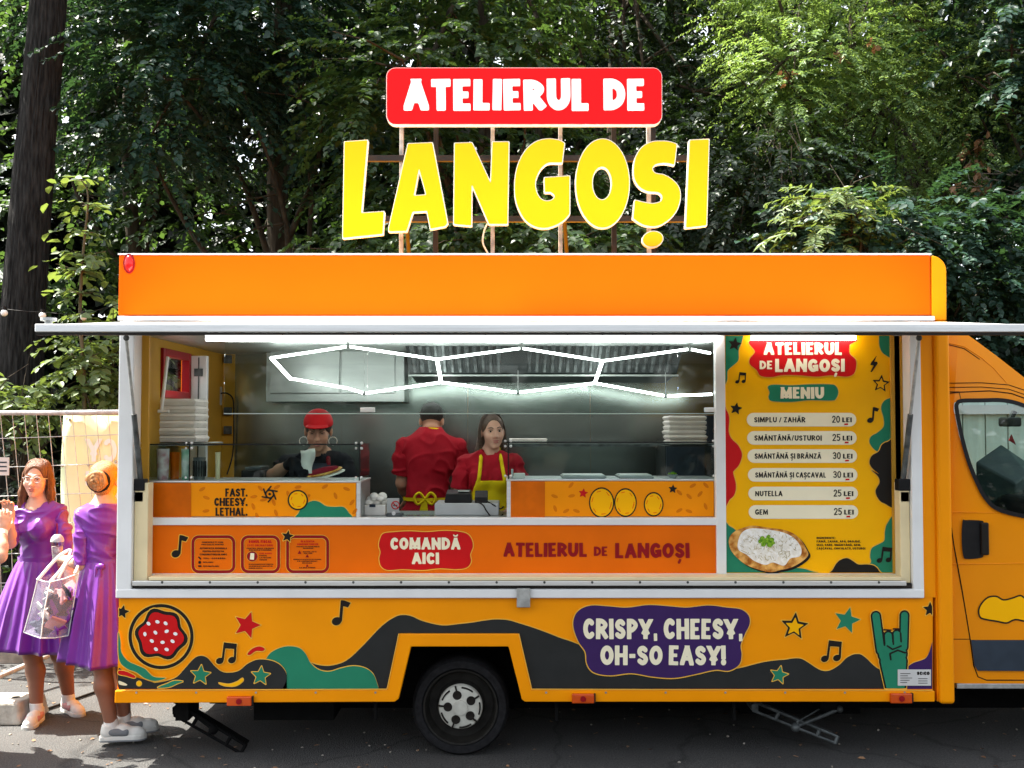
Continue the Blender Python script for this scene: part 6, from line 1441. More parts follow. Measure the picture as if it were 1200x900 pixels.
A, B = W(-9, 557, YFN-.03), W(11, 536, YFN-.03); MB().box(A.x, B.x, YFN-.034, YFN-.028, A.z, B.z).build('plate', M['sticker'], nt_)
mb = MB()
for k in range(3): decal_mesh([[[(-4, 541+k*5), (8, 541+k*5), (8, 542.6+k*5), (-4, 542.6+k*5)]]], YFN-.034, .002, mb)
mb.build('plate_print', M['bluegrey'], nt_)
# concrete foot block with holes
q0, q1 = WZ(-12, 851, 0), WZ(33, 851, 0)
fb_ = thing('concrete_block', 'pale concrete fence foot block lying on the asphalt at the left edge', 'fence foot', ((q0.x+q1.x)/2, q0.y+.2, 0))
x0, x1, y0 = q0.x-.35, q1.x, q0.y
MB().hexa([(x0, y0, .0), (x1-.06, y0, .0), (x1, y0+.34, .0), (x0, y0+.34, .0), (x0, y0+.02, .15), (x1-.08, y0+.02, .15), (x1-.02, y0+.30, .15), (x0, y0+.30, .15)]).build('block', M['block'], fb_, bevel=.018, seg=3)
hm = MB()
for k in range(3): hm.lathe([(0, .0), (.026, .0), (.026, -.002)], (x1-.16-.17*k, y0+.16, .1525), n=14)
hm.build('pole_hole', M['ink'], fb_)
pl_ = thing('steel_pole', 'galvanised steel pole lying aslant on the ground behind the concrete block', 'pole', tuple(WZ(35, 785, .1)))
A, B = WZ(-20, 801, .16), WZ(58, 768, .22); MB().tube([A, B], .021, 10).build('pole', M['fencewire'], pl_, smooth=60)
tag(MB().tube(spl([WZ(52, 832, .012), WZ(75, 824, .012), WZ(100, 815, .012), WZ(128, 806, .012), WZ(160, 800, .012)]), .010, 8).build('power_cable', M['ink'], None, smooth=60), 'black power cable running over the asphalt behind the legs', 'cable')
# hanging festoon bulbs beside the trunk
fs_ = thing('string_lights', 'string of round white bulbs hanging in front of the dark trunk', 'string lights', tuple(W(30, 360, 2.9)))
MB().tube(spl([W(-40, 352, 2.9), W(5, 362, 2.9), W(50, 366, 2.9), W(98, 367, 2.9), W(160, 350, 2.9)], 6), .004, 6).build('wire', M['ink'], fs_, smooth=60)
for px, py in ((5, 364), (50, 367), (98, 369)):
    q = W(px, py, 2.9); bb = MB().ball(q-Vector((0, 0, .02)), .03, 12, 8).build('bulb', M['sign_white'], fs_, smooth=180); MB().lathe([(0, .045), (.016, .045), (.018, .0)], q-Vector((0, 0, .01)), n=10).build('socket', M['ink'], bb)
# pale hoarding beyond the cab, seen only through its windows
hd_ = thing('site_hoarding', 'pale grey green plank hoarding seen through the cab windows', 'hoarding', (5.6, 3.0, 0))
mb = MB()
for k in range(26): mb.box(3.4+k*.2, 3.4+k*.2+.188, 3.0, 3.03, .1, 2.3)
mb.build('planks', mat('hoarding_paint', (.50, .60, .55), .6, var=.12, vscale=5, stretch=(3, 1, .3)), hd_)
mb = MB(); mb.box(3.4, 8.6, 2.95, 2.998, 2.1, 2.18); mb.box(3.4, 8.6, 2.95, 2.998, .5, .58)
for k in range(4): mb.hexa([(3.6+k*1.3, 2.94, .6), (3.68+k*1.3, 2.94, .6), (3.68+k*1.3, 2.998, .6), (3.6+k*1.3, 2.998, .6), (4.6+k*1.3, 2.94, 1.74), (4.68+k*1.3, 2.94, 1.74), (4.68+k*1.3, 2.998, 1.74), (4.6+k*1.3, 2.998, 1.74)])
mb.build('brace', M['grey_plastic'], hd_)

# ------------------------------------------------------------------ people
class Sdf:
    def __init__(s, lo, hi, cell):
        s.lo = np.array(lo, float); s.c = cell; s.n = np.ceil((np.array(hi)-s.lo)/cell).astype(int)+1
        s.f = np.full(s.n, 1.0, np.float32)
    def _sub(s, lo, hi, m):
        a = np.clip(np.floor((np.array(lo)-m-s.lo)/s.c).astype(int), 0, s.n); b = np.clip(np.ceil((np.array(hi)+m-s.lo)/s.c).astype(int)+1, 0, s.n)
        if np.any(b <= a): return None
        sl_ = tuple(slice(i, j) for i, j in zip(a, b))
        g = [s.lo[i]+s.c*np.arange(a[i], b[i]) for i in range(3)]
        return sl_, np.meshgrid(*g, indexing='ij', sparse=True)
    def _mix(s, sl_, d, k, op):
        f = s.f[sl_]
        if op == 'u':
            h = np.maximum(k-np.abs(f-d), 0)/k if k else 0; s.f[sl_] = np.minimum(f, d)-h*h*k*.25
        elif op == 's':
            h = np.maximum(k-np.abs(f+d), 0)/k if k else 0; s.f[sl_] = np.maximum(f, -d)+h*h*k*.25
    def cone(s, a, b, r1, r2, k=.02, op='u', sq=None):
        a = np.array(a, float); b = np.array(b, float); R_ = max(r1, r2)
        q = s._sub(np.minimum(a, b)-R_, np.maximum(a, b)+R_, .05)
        if q is None: return s
        sl_, (X, Y, Z) = q; d_ = b-a; L = d_.dot(d_)+1e-12
        t = np.clip(((X-a[0])*d_[0]+(Y-a[1])*d_[1]+(Z-a[2])*d_[2])/L, 0, 1)
        dist = np.sqrt((X-a[0]-t*d_[0])**2+(Y-a[1]-t*d_[1])**2+(Z-a[2]-t*d_[2])**2)-(r1+(r2-r1)*t)
        s._mix(sl_, dist, k, op); return s
    def ell(s, c, r, k=.02, op='u', rot=None):
        c = np.array(c, float); r = np.array(r, float); R_ = r.max()
        q = s._sub(c-R_, c+R_, .05)
        if q is None: return s
        sl_, (X, Y, Z) = q; x, y, z = X-c[0], Y-c[1], Z-c[2]
        if rot is not None:
            m = np.array(rot).T
            x, y, z = m[0, 0]*x+m[0, 1]*y+m[0, 2]*z, m[1, 0]*x+m[1, 1]*y+m[1, 2]*z, m[2, 0]*x+m[2, 1]*y+m[2, 2]*z
        k0 = np.sqrt((x/r[0])**2+(y/r[1])**2+(z/r[2])**2); k1 = np.sqrt((x/r[0]**2)**2+(y/r[1]**2)**2+(z/r[2]**2)**2)+1e-9
        s._mix(sl_, k0*(k0-1)/k1, k, op); return s
    def cut(s, fn):      # intersect with fn(X,Y,Z) < 0
        g = [s.lo[i]+s.c*np.arange(s.n[i]) for i in range(3)]; X, Y, Z = np.meshgrid(*g, indexing='ij', sparse=True)
        s.f = np.maximum(s.f, fn(X, Y, Z).astype(np.float32)); return s
    def mesh(s, name, m, parent=None, smooth=180, sub=0, wr=None):
        f = s.f; f[0] = f[-1] = 1; f[:, 0] = f[:, -1] = 1; f[:, :, 0] = f[:, :, -1] = 1
        S = f < 0; n = np.array(f.shape)-1
        cor = [(i, j, k) for i in (0, 1) for j in (0, 1) for k in (0, 1)]
        sl_ = lambda A, c: A[c[0]:c[0]+n[0], c[1]:c[1]+n[1], c[2]:c[2]+n[2]]
        cnt = sum(sl_(S, c).astype(np.int8) for c in cor); act = (cnt > 0) & (cnt < 8)
        I = np.argwhere(act); idx = -np.ones(n, np.int64); idx[act] = np.arange(len(I))
        V = np.array([f[I[:, 0]+c[0], I[:, 1]+c[1], I[:, 2]+c[2]] for c in cor]).T
        ps = np.zeros((len(I), 3)); ct_ = np.zeros(len(I))
        for a in range(8):
            for b in range(a+1, 8):
                da = np.array(cor[b])-np.array(cor[a])
                if np.abs(da).sum() != 1: continue
                x = (V[:, a] < 0) != (V[:, b] < 0); t = np.where(x, V[:, a]/(V[:, a]-V[:, b]+1e-12), 0)
                ps[x] += (np.array(cor[a])+t[x, None]*da); ct_[x] += 1
        P_ = s.lo+(I+ps/ct_[:, None])*s.c
        F = []
        for ax in range(3):
            o1, o2 = [(1, 2), (2, 0), (0, 1)][ax]
            A = S; d = [0, 0, 0]; d[ax] = 1
            m0 = A[:n[0]+1-d[0], :n[1]+1-d[1], :n[2]+1-d[2]]; m1 = A[d[0]:, d[1]:, d[2]:]
            E = np.argwhere(m0 != m1); E = E[(E[:, o1] > 0) & (E[:, o2] > 0) & (E[:, o1] < n[o1]) & (E[:, o2] < n[o2])]
            ins = S[E[:, 0], E[:, 1], E[:, 2]]
            def at(u_, v_):
                q = E.copy(); q[:, o1] -= u_; q[:, o2] -= v_; return idx[q[:, 0], q[:, 1], q[:, 2]]
            Q = np.stack([at(1, 1), at(0, 1), at(0, 0), at(1, 0)], 1); Q[~ins] = Q[~ins][:, ::-1]; F.append(Q)
        F = np.concatenate(F)
        me = bpy.data.meshes.new(name); me.vertices.add(len(P_)); me.vertices.foreach_set('co', P_.astype(np.float32).ravel())
        me.loops.add(len(F)*4); me.loops.foreach_set('vertex_index', F.astype(np.int32).ravel())
        me.polygons.add(len(F)); me.polygons.foreach_set('loop_start', np.arange(0, len(F)*4, 4, dtype=np.int32)); me.update(); me.validate()
        if wr:
            from mathutils import noise as mn
            nv = len(me.vertices); co = np.empty(nv*3, np.float32); me.vertices.foreach_get('co', co); co = co.reshape(-1, 3)
            no = np.empty(nv*3, np.float32); me.vertices.foreach_get('normal', no); no = no.reshape(-1, 3)
            amp, fx, fz, sl = wr
            dd = np.array([1-2*abs(mn.noise(Vector((p[0]*fx+sl*p[2]*fx, p[1]*fx, p[2]*fz-sl*p[0]*fz*.7)))) for p in co.tolist()], np.float32)
            d2 = np.array([mn.noise(Vector((p[0]*5+3, p[1]*5, p[2]*5))) for p in co.tolist()], np.float32)
            co += no*((dd**3-.35)*amp*(1+d2))[:, None]; me.vertices.foreach_set('co', co.ravel()); me.update()
        o = link(name, me, parent, [m], smooth)
        sm = o.modifiers.new('smooth', 'SMOOTH'); sm.factor = .5; sm.iterations = 2
        return o

M['skin_fair'] = mat('fair_skin', (.60, .36, .26), .5, var=.05, vscale=12, sss=.15)
M['skin_tan'] = mat('tanned_skin', (.47, .26, .17), .5, var=.06, vscale=12, sss=.12)
M['leg_shade'] = mat('shaded_leg_skin', (.26, .115, .070), .45, var=.05, vscale=8, spec=.3)  # browner leg colour: the shade below the skirts is put into it
M['dress'] = mat('purple_satin', (.15, .013, .27), .33, var=.12, vscale=6, bump=.6, bscale=13, stretch=(1, 1, .35), sheen=.15, spec=.55)
M['redshirt'] = mat('red_polo_cloth', (.34, .008, .018), .75, var=.10, vscale=9, bump=.5, bscale=14)
M['yellowapron'] = mat('yellow_apron_cloth', (.72, .56, .008), .7, var=.08, vscale=10, bump=.5, bscale=16)
M['redapron'] = mat('dark_red_cloth', (.22, .008, .020), .7, var=.1, vscale=10, bump=.3)
M['blacktee'] = mat('black_cotton', (.012, .012, .016), .8, var=.2, vscale=10, bump=.4, bscale=16)
M['greytee'] = mat('slate_cotton', (.035, .04, .055), .8, var=.2, vscale=10, bump=.4, bscale=16)
M['trouser'] = mat('dark_trousers', (.018, .018, .022), .8, var=.2, vscale=8, bump=.3)
def hairmat(name, c1, c2): return mat(name, c1, .38, col2=c2, vscale=110, bump=.8, bscale=150, stretch=(1.6, 1.6, .10), detail=6, spec=.5)
M['hair_auburn'] = hairmat('auburn_hair', (.085, .030, .012), (.22, .09, .035))
M['hair_ginger'] = hairmat('ginger_hair', (.22, .085, .022), (.56, .29, .11))
M['hair_brown'] = hairmat('brown_hair', (.045, .026, .015), (.11, .065, .035))
M['hair_dark'] = hairmat('dark_hair', (.010, .008, .007), (.03, .024, .02))
M['lip'] = mat('lips', (.42, .16, .13), .4, var=.05)
M['eyewhite'] = mat('eye_white', (.42, .39, .37), .25, var=.03)
M['iris'] = mat('iris', (.03, .02, .014), .15, var=.1)
M['sock'] = mat('white_sock', (.74, .73, .70), .8, var=.05, bump=.4, bscale=60)
M['shoe_white'] = mat('white_leather', (.66, .65, .60), .5, var=.06, vscale=20)
M['shoe_pink'] = mat('pink_suede', (.55, .27, .27), .7, var=.08, vscale=20)
M['shoe_grey'] = mat('grey_shoe_fabric', (.20, .21, .22), .7, var=.1)
M['redcap'] = mat('red_cap_cloth', (.52, .010, .014), .6, var=.06)
M['clearframe'] = mat('pale_glasses_frame', (.62, .60, .58), .25, var=.05)

def rotm(yaw, pitch=0, roll=0):
    return Matrix.Rotation(R(yaw), 3, 'Z') @ Matrix.Rotation(R(pitch), 3, 'X') @ Matrix.Rotation(R(roll), 3, 'Y')
class Body:
    """a standing figure in local coordinates, facing -Y, 1.70 m tall before scaling; joints may be overridden"""
    J0 = dict(head=(0, -.005, 1.575), neck=(0, .005, 1.43), shL=(.158, .0, 1.375), elL=(.215, .03, 1.10), wrL=(.235, -.06, .87), shR=(-.158, .0, 1.375), elR=(-.215, .03, 1.10), wrR=(-.235, -.06, .87),
              chest=(0, 0, 1.25), waist=(0, 0, 1.07), hip=(0, .01, .93), hipL=(.088, .0, .90), knL=(.092, -.015, .49), anL=(.09, .02, .085), hipR=(-.088, 0, .90), knR=(-.092, -.015, .49), anR=(-.09, .02, .085))
    def __init__(s, scale=1.0, female=True, wide=1.0, yaw=0, pitch=0, roll=0, handL=None, handR=None, footL=0, footR=0, **j):
        s.s = scale; s.fem = female; s.w = wide; s.j = {k: Vector(j.get(k, v))*scale for k, v in s.J0.items()}
        s.hr = rotm(yaw, pitch, roll); s.hands = {'L': handL or {}, 'R': handR or {}}; s.foot = {'L': footL, 'R': footR}
    def H(s, p):      # head-local point (relative to the head centre) -> body space
        return s.j['head']+s.hr @ (Vector(p)*s.s)
    def bounds(s, pad=.16):
        P_ = np.array([tuple(v) for v in s.j.values()]); lo = P_.min(0)-pad; hi = P_.max(0)+pad; lo[2] = min(lo[2], -.02); lo[2] = max(lo[2], -.03)
        hi[2] = max(hi[2], s.j['head'].z+.19)
        return lo, hi
    def torso(s, f, d=0.0, k=.05):
        j, c, w = s.j, s.s, s.w
        up = (j['neck']-j['hip']).normalized()
        f.ell(j['chest']+Vector((0, .0, .02))*c, (np.array((.150*w, .100*w, .185))*c+d), k); f.ell(j['waist'], (np.array((.122*w, .092*w, .15))*c+d), k)
        f.ell(j['hip'], (np.array((.165*w, .118*w, .14))*c+d), k)
        for sd in 'LR': f.cone(j['chest'].lerp(j['neck'], .62)*1.0, j['sh'+sd]+Vector((0, 0, -.010))*c, .056*c+d, .044*c+d, k)
        if s.fem:
            for sx in (-1, 1): f.ell(j['chest']+Vector((sx*.066, -.078, -.0))*c, np.array((.062, .055, .062))*c+d, .03)
        f.cone(j['neck']-Vector((0, 0, .05))*c, j['neck']+Vector((0, 0, .0))*c, .066*c+d, .058*c+d, k)
    def arm(s, f, sd, d=0.0, t=1.0, k=.025):
        j, c, w = s.j, s.s, s.w; a, e, h = j['sh'+sd], j['el'+sd], j['wr'+sd]
        if t <= 1: f.cone(a, a.lerp(e, t), .050*c*w+d, (.050-.012*t)*c*w+d, k); return
        f.cone(a, e, .037*c*w+d, .036*c*w+d, k); f.cone(e, e.lerp(h, .35), .038*c*w+d, .039*c*w+d, k); f.cone(e.lerp(h, .35), e.lerp(h, min(1, t-1)), .039*c*w+d, .026*c+d, k)
    def leg(s, f, sd, d=0.0, k=.03):
        j, c = s.j, s.s; a, e, h = j['hip'+sd], j['kn'+sd], j['an'+sd]
        f.cone(a, e, .085*c+d, .052*c+d, k); b = e.lerp(h, .30)+Vector((0, .018, 0))*c; f.cone(e, b, .050*c+d, .054*c+d, k); f.cone(b, h, .053*c+d, .034*c+d, k)
    def hand(s, f, sd):
        c = s.s; j = s.j; o = s.hands[sd]; wv = j['wr'+sd]; dr = Vector(o.get('dir', (wv-j['el'+sd]))).normalized()
        nr = Vector(o.get('palm', (0, 0, -1))); nr = (nr-dr*nr.dot(dr)).normalized(); sdv = dr.cross(nr).normalized()*(1 if sd == 'R' else -1)
        curl = R(o.get('curl', 30)); cs = o.get('scale', 1.0)*c
        k = lambda a, b, n: wv+dr*a*cs+sdv*b*cs+nr*n*cs
        f.cone(k(-.01, 0, 0), k(.03, 0, .0), .025*cs, .026*cs, .012)
        for b in (-.028, -.009, .010, .028): f.cone(k(.01, b*.6, 0), k(.082-.004*abs(b*40), b, 0), .017*cs, .0125*cs, .012)
        for b, L, sp in ((-.030, .062, -.10), (-.010, .078, -.02), (.011, .074, .05), (.030, .056, .14)):
            p = k(.082, b, 0); a = curl*.5; vd = dr
            for q, fr in enumerate((.45, .32, .23)):
                v_ = (dr*math.cos(a)+nr*math.sin(a)+sdv*sp*.6).normalized(); e = p+v_*L*fr*cs; f.cone(p, e, (.0095-.001*q)*cs, (.0088-.001*q)*cs, .004); p = e; a += curl
        # thumb from the side of the palm near its base (index side)
        p = k(.025, -.030, .006); e = k(.055, -.055, .022); g_ = k(.085, -.052, .034+.01*math.sin(curl)); f.cone(p, e, .014*cs, .011*cs, .01); f.cone(e, g_, .011*cs, .009*cs, .004)
    def head(s, f):
        c = s.s; H = s.H; rt = s.hr; S_ = lambda *v: np.array(v)*c
        m_ = 0 if s.fem else .004
        f.cone(s.j['neck']-Vector((0, 0, .03))*c, H((0, .02, -.075)), (.054+m_*2)*c, (.050+m_*2)*c, .03)
        f.ell(H((0, .016, .035)), S_(.0755, .094, .086), .02, rot=rt); f.ell(H((0, -.030, -.035)), S_(.062+m_, .064, .080), .03, rot=rt)
        f.ell(H((0, -.075, -.098)), S_(.026+m_, .020, .018), .025, rot=rt)
        for sx in (-1, 1):
            f.ell(H((sx*.036, -.066, -.028)), S_(.028, .026, .026), .02, rot=rt); f.ell(H((sx*.030, -.086, .026)), S_(.026, .012, .008), .012, rot=rt)
            f.ell(H((sx*.031, -.100, .006)), S_(.017, .016, .011), .010, 's', rot=rt)
            f.ell(H((sx*.031, -.078, .006)), S_(.017, .014, .012), .006, rot=rt)
            f.ell(H((sx*.078, .012, -.008)), S_(.010, .021, .032), .008, rot=rt); f.ell(H((sx*.012, -.108, -.033)), S_(.009, .011, .008), .008, rot=rt)
        f.cone(H((0, -.092, .012)), H((0, -.116, -.029)), .008*c, .0125*c, .014)
        f.ell(H((0, -.094, -.060)), S_(.024, .012, .008), .008, rot=rt); f.ell(H((0, -.092, -.071)), S_(.021, .012, .008), .008, rot=rt)
        f.ell(H((0, -.107, -.0655)), S_(.022, .008, .002), .003, 's', rot=rt)
    def build(s, name, label, loc, rotz, skin, group=None, cell=.0075, legs=True):
        t = thing(name, label, 'person', loc, group, R(rotz)); s.t = t
        lo, hi = s.bounds(); f = Sdf(lo, hi, cell)
        s.torso(f, -.004)
        for sd in 'LR': s.arm(f, sd, t=2); s.hand(f, sd); s.leg(f, sd, 0 if legs else -.01)
        for sd in 'LR':
            a = s.j['an'+sd]; y = R(s.foot[sd]); dv = Vector((math.sin(y), -math.cos(y), 0)); f.cone(a, a+Vector((0, 0, -.04))*s.s, .033*s.s, .034*s.s); f.cone(a+Vector((0, 0, -.045))*s.s, a+dv*.12*s.s+Vector((0, 0, -.055))*s.s, .032*s.s, .024*s.s)
        s.head(f); s.body = f.mesh('body', M[skin], t); s.lo, s.hi, s.cell = lo, hi, cell
        return t
    def sdf(s, lo=None, hi=None, cell=None): return Sdf(lo if lo is not None else s.lo, hi if hi is not None else s.hi, cell or s.cell)
    def lid(s, sx): pass
    def face(s, eyes=True, brow='hair_brown', lip='lip', closed=False):
        H = s.H; c = s.s; t = s.t; b_ = s.body
        for sx in (-1, 1):
            e = MB(); C0 = H((sx*.031, -.0805, .006)); e.ball((0, 0, 0), 0.0116*c, 14, 10); e.v = [tuple(C0+s.hr @ Vector(v)) for v in e.v]
            eo = e.build('eye', M['eyewhite'], t, world=False, smooth=180)
            i_ = MB(); i_.lathe([(0, -.0124), (.0050, -.0120), (.0064, -.0106), (.0064, -.009)], (0, 0, 0), 'y', 14); i_.v = [tuple(C0+s.hr @ Vector((v[0]*c, v[1]*c, v[2]*c))) for v in i_.v]; i_.build('iris', M['iris'], eo, world=False)
            if not closed:
                l_ = MB(); l_.ball((0, 0, 0), (.0142*c, .0128*c, .0085*c), 14, 10); l_.v = [tuple(C0+s.hr @ (Vector(v)+Vector((0, .0008, .0086))*c)) for v in l_.v]; l_.build('eyelid', s.body.data.materials[0], t, world=False, smooth=180)
            else:
                l_ = MB(); l_.ball((0, 0, 0), (.0138*c, .0130*c, .0105*c), 14, 10); l_.v = [tuple(C0+s.hr @ (Vector(v)+Vector((0, -.001, .0035))*c)) for v in l_.v]; l_.build('eyelid', s.body.data.materials[0], t, world=False, smooth=180)
            lash = [H((sx*.016, -.0945, .012)), H((sx*.031, -.0975, .0165)), H((sx*.046, -.090, .011))]
            MB().tube(spl(lash, 4), .0016*c, 5).build('eyelashes', M['hair_dark'], t, world=False)
            br = [H((sx*.013, -.0985, .027)), H((sx*.030, -.099, .0335)), H((sx*.050, -.085, .027))]
            MB().tube(spl(br, 4), [.003*c, .0034*c]*0+[.0030*c]*9, 6).build('eyebrow', M[brow], t, world=False, smooth=60)
        lf = Sdf(np.array(H((0, -.09, -.065)))-.06, np.array(H((0, -.09, -.065)))+.06, .0025)
        lf.ell(H((-.009, -.1035, -.0585)), np.array((.0155, .0055, .0050))*c, .004, rot=s.hr); lf.ell(H((.009, -.1035, -.0585)), np.array((.0155, .0055, .0050))*c, .004, rot=s.hr); lf.ell(H((0, -.1015, -.0705)), np.array((.0205, .006, .0062))*c, .004, rot=s.hr)
        lf.ell(H((0, -.110, -.0645)), np.array((.021, .008, .0010))*c, .002, 's', rot=s.hr); lf.mesh('lips', M[lip], t)
    def part(s, name, m, fn, cut=None, cell=None, lo=None, hi=None, parent=None, wr=None):
        f = s.sdf(lo, hi, cell); fn(f)
        if cut: f.cut(cut)
        return f.mesh(name, M[m], parent or s.t, wr=wr)
    def shoe(s, sd, upper, sole, accent=None, sock=True):
        c = s.s; a = s.j['an'+sd]; y = R(s.foot[sd]); dv = Vector((math.sin(y), -math.cos(y), 0)); sv = Vector((dv.y, -dv.x, 0))*-1
        g = lambda f_, z, w=0.0: Vector((a.x, a.y, a.z-.085*c))+dv*f_*c+sv*w*c+Vector((0, 0, z*c))
        lo = np.minimum(np.array(g(-.1, 0)), np.array(g(.24, 0)))-.08; hi = np.maximum(np.array(g(-.1, 0)), np.array(g(.24, 0)))+.08; lo[2] = g(0, -.01).z; hi[2] = g(0, .20).z
        f = Sdf(lo, hi, .005); f.cone(g(-.02, .05), g(-.015, .085), .040*c, .043*c, .02); f.cone(g(-.02, .052), g(.07, .055), .041*c, .040*c, .02); f.cone(g(.07, .05), g(.15, .034), .040*c, .036*c, .02); f.cone(g(.15, .036), g(.165, .034), .038*c, .034*c, .02)
        zc = g(0, .024).z; f.cut(lambda X, Y, Z: zc-Z+0*X); zt_ = g(0, .100).z; f.cut(lambda X, Y, Z: Z-zt_+0*X); up = f.mesh('shoe', M[upper], s.t)
        mb = MB(); out = [g(-.070, 0, 0), g(-.055, 0, .036), g(0, 0, .042), g(.07, 0, .040), g(.13, 0, .047), g(.18, 0, .036), g(.205, 0, .0), g(.18, 0, -.038), g(.13, 0, -.046), g(.07, 0, -.038), g(0, 0, -.040), g(-.055, 0, -.036)]
        o2 = spl([(p.x, p.y) for p in out], 4, True); n_ = len(o2); z0, z1 = g(0, 0).z, g(0, .030).z; cx_, cy_ = g(.065, 0).x, g(.065, 0).y
        vs = [(cx_+(p[0]-cx_)*.96, cy_+(p[1]-cy_)*.96, z0) for p in o2]+[(p[0], p[1], z0+.006) for p in o2]+[(p[0], p[1], z1) for p in o2]+[(cx_+(p[0]-cx_)*.9, cy_+(p[1]-cy_)*.9, z1+.004) for p in o2]
        fs = [(q*n_+i, q*n_+(i+1) % n_, (q+1)*n_+(i+1) % n_, (q+1)*n_+i) for q in range(3) for i in range(n_)]+[tuple(range(n_-1, -1, -1)), tuple(3*n_+i for i in range(n_))]
        mb.add(vs, fs).build('sole', M[sole], up, world=False, smooth=50)
        if accent:
            f = Sdf(lo, hi, .005); f.cone(g(.0, .058, .016), g(.085, .050, .018), .031*c, .029*c, .01); f.cone(g(.0, .058, -.016), g(.085, .050, -.018), .031*c, .029*c, .01); f.cut(lambda X, Y, Z: (zc+.008)-Z+0*X); f.cut(lambda X, Y, Z: Z-(zt_-.022)+0*X); f.mesh('side_panel', M[accent], up)
        ob = MB(); ob.add([(p[0], p[1], z0-.0) for p in o2]+[(cx_+(p[0]-cx_)*1.012, cy_+(p[1]-cy_)*1.012, z0+.009) for p in o2]+[(cx_+(p[0]-cx_)*.9, cy_+(p[1]-cy_)*.9, z0+.009) for p in o2], [(q*n_+i, q*n_+(i+1) % n_, (q+1)*n_+(i+1) % n_, (q+1)*n_+i) for q in range(2) for i in range(n_)]).build('outsole', M['shoe_grey'], up, world=False, smooth=50)
        lc = MB()
        for q in range(5): lc.tube(spl([g(.05+.02*q, .088-.009*q, -.020), g(.05+.02*q, .097-.010*q, 0), g(.05+.02*q, .088-.009*q, .020)], 4), .0035*c, 5)
        lc.build('laces', M['sock'], up, world=False)
        if sock:
            f = Sdf(lo, hi+np.array((0, 0, .06)), .005); f.cone(a+Vector((0, 0, -.02)), a.lerp(s.j['kn'+sd], .13), .042*c, .041*c); zk = a.lerp(s.j['kn'+sd], .14).z; f.cut(lambda X, Y, Z: Z-zk+0*X); f.mesh('sock', M['sock'], s.t)
def strands(b, m, n, r0, r1, a0, a1, seed, top=.075, out=.0, rad=.0022, fwd=0.0):
    rg_ = random.Random(seed); H = b.H; mb = MB()
    for k in range(n):
        a = R(rg_.uniform(a0, a1)); st = rg_.uniform(-.02, .02); L = rg_.uniform(r0, r1); ca, sa = math.sin(a), math.cos(a)
        P_ = [(.015*ca+st*.3, .015+.02*sa, .131), (.062*ca, .018+.075*sa, .108), (.090*ca, .018+.108*sa, .030), (.094*ca, .018+.110*sa, -.05), ((.093+out)*ca+st*.4, .012+.100*sa+fwd, -.05-L*.5), ((.084+out)*ca+st, .008+.085*sa+fwd, -.05-L)]
        sp = spl(P_, 4); w0 = rg_.uniform(0, 6.3); sp = [(p[0]+.006*math.sin(w0+p[2]*42)*max(0, min(1, (.05-p[2])*8)), p[1]+.005*math.cos(w0+p[2]*38)*max(0, min(1, (.05-p[2])*8)), p[2]) for p in sp]; mb.tube([H(p) for p in sp], [rad*b.s*(1-.6*i/(len(sp)-1)) for i in range(len(sp))], 4, cap=False)
    return mb.build('hair_strands', M[m], b.t, world=False, smooth=180)
def skirt(b, name, m, ztop, zhem, r0, r1, seed, cx=0, cy=0, n=14, amp=.055, xmax=None, xmin=None, oval=.82, flare=.75):
    rg_ = np.random.default_rng(seed); nz, na = 26, 240; ph = rg_.uniform(0, 6.28, 5)
    vs = []
    for q in range(nz):
        t = q/(nz-1); z = ztop+(zhem-ztop)*t
        for i in range(na):
            a = 2*PI*i/na
            u_ = math.sin(n*a+ph[0]+.9*math.sin(2*a+ph[1])+.25*t); w_ = (1.4*(1-abs(u_)**.8)-.6)*.75+.35*math.sin((2*n+5)*a+ph[2]+t*1.5)*(1-t*.5)+.25*math.sin(5*a+ph[3])
            rr = (r0+(r1-r0)*t**flare)*(1+amp*w_*min(1, t*1.6+.12)); x = cx+rr*math.cos(a); y = cy+rr*oval*math.sin(a)
            vs.append([x, y, z+.012*math.sin(3*a+ph[4])*t])
    vs += [[cx+(v[0]-cx)*.93, cy+(v[1]-cy)*.93, v[2]+.012] for v in vs[-na:]]
    fs = [(q*na+i, (q+1)*na+i, (q+1)*na+(i+1) % na, q*na+(i+1) % na) for q in range(nz) for i in range(na)]
    mb = MB(); mb.add(vs, fs); return mb, vs
def add_skirt(b, m, *a, clampw=None, **k):
    mb, _ = skirt(b, 'skirt', m, *a, **k)
    if clampw:
        Mx = Matrix.Translation(b.t.location) @ b.t.rotation_euler.to_matrix().to_4x4(); Mi = Mx.inverted(); out = []
        for v in mb.v:
            w_ = Mx @ Vector(v)
            if w_.y > -.05 and w_.x > clampw: w_.x = clampw+(w_.x-clampw)*.04*0-.004*abs(math.sin(w_.y*30))
            out.append(tuple(Mi @ w_))
        mb.v = out
    return mb.build('skirt', M[m], b.t, world=False, smooth=180)

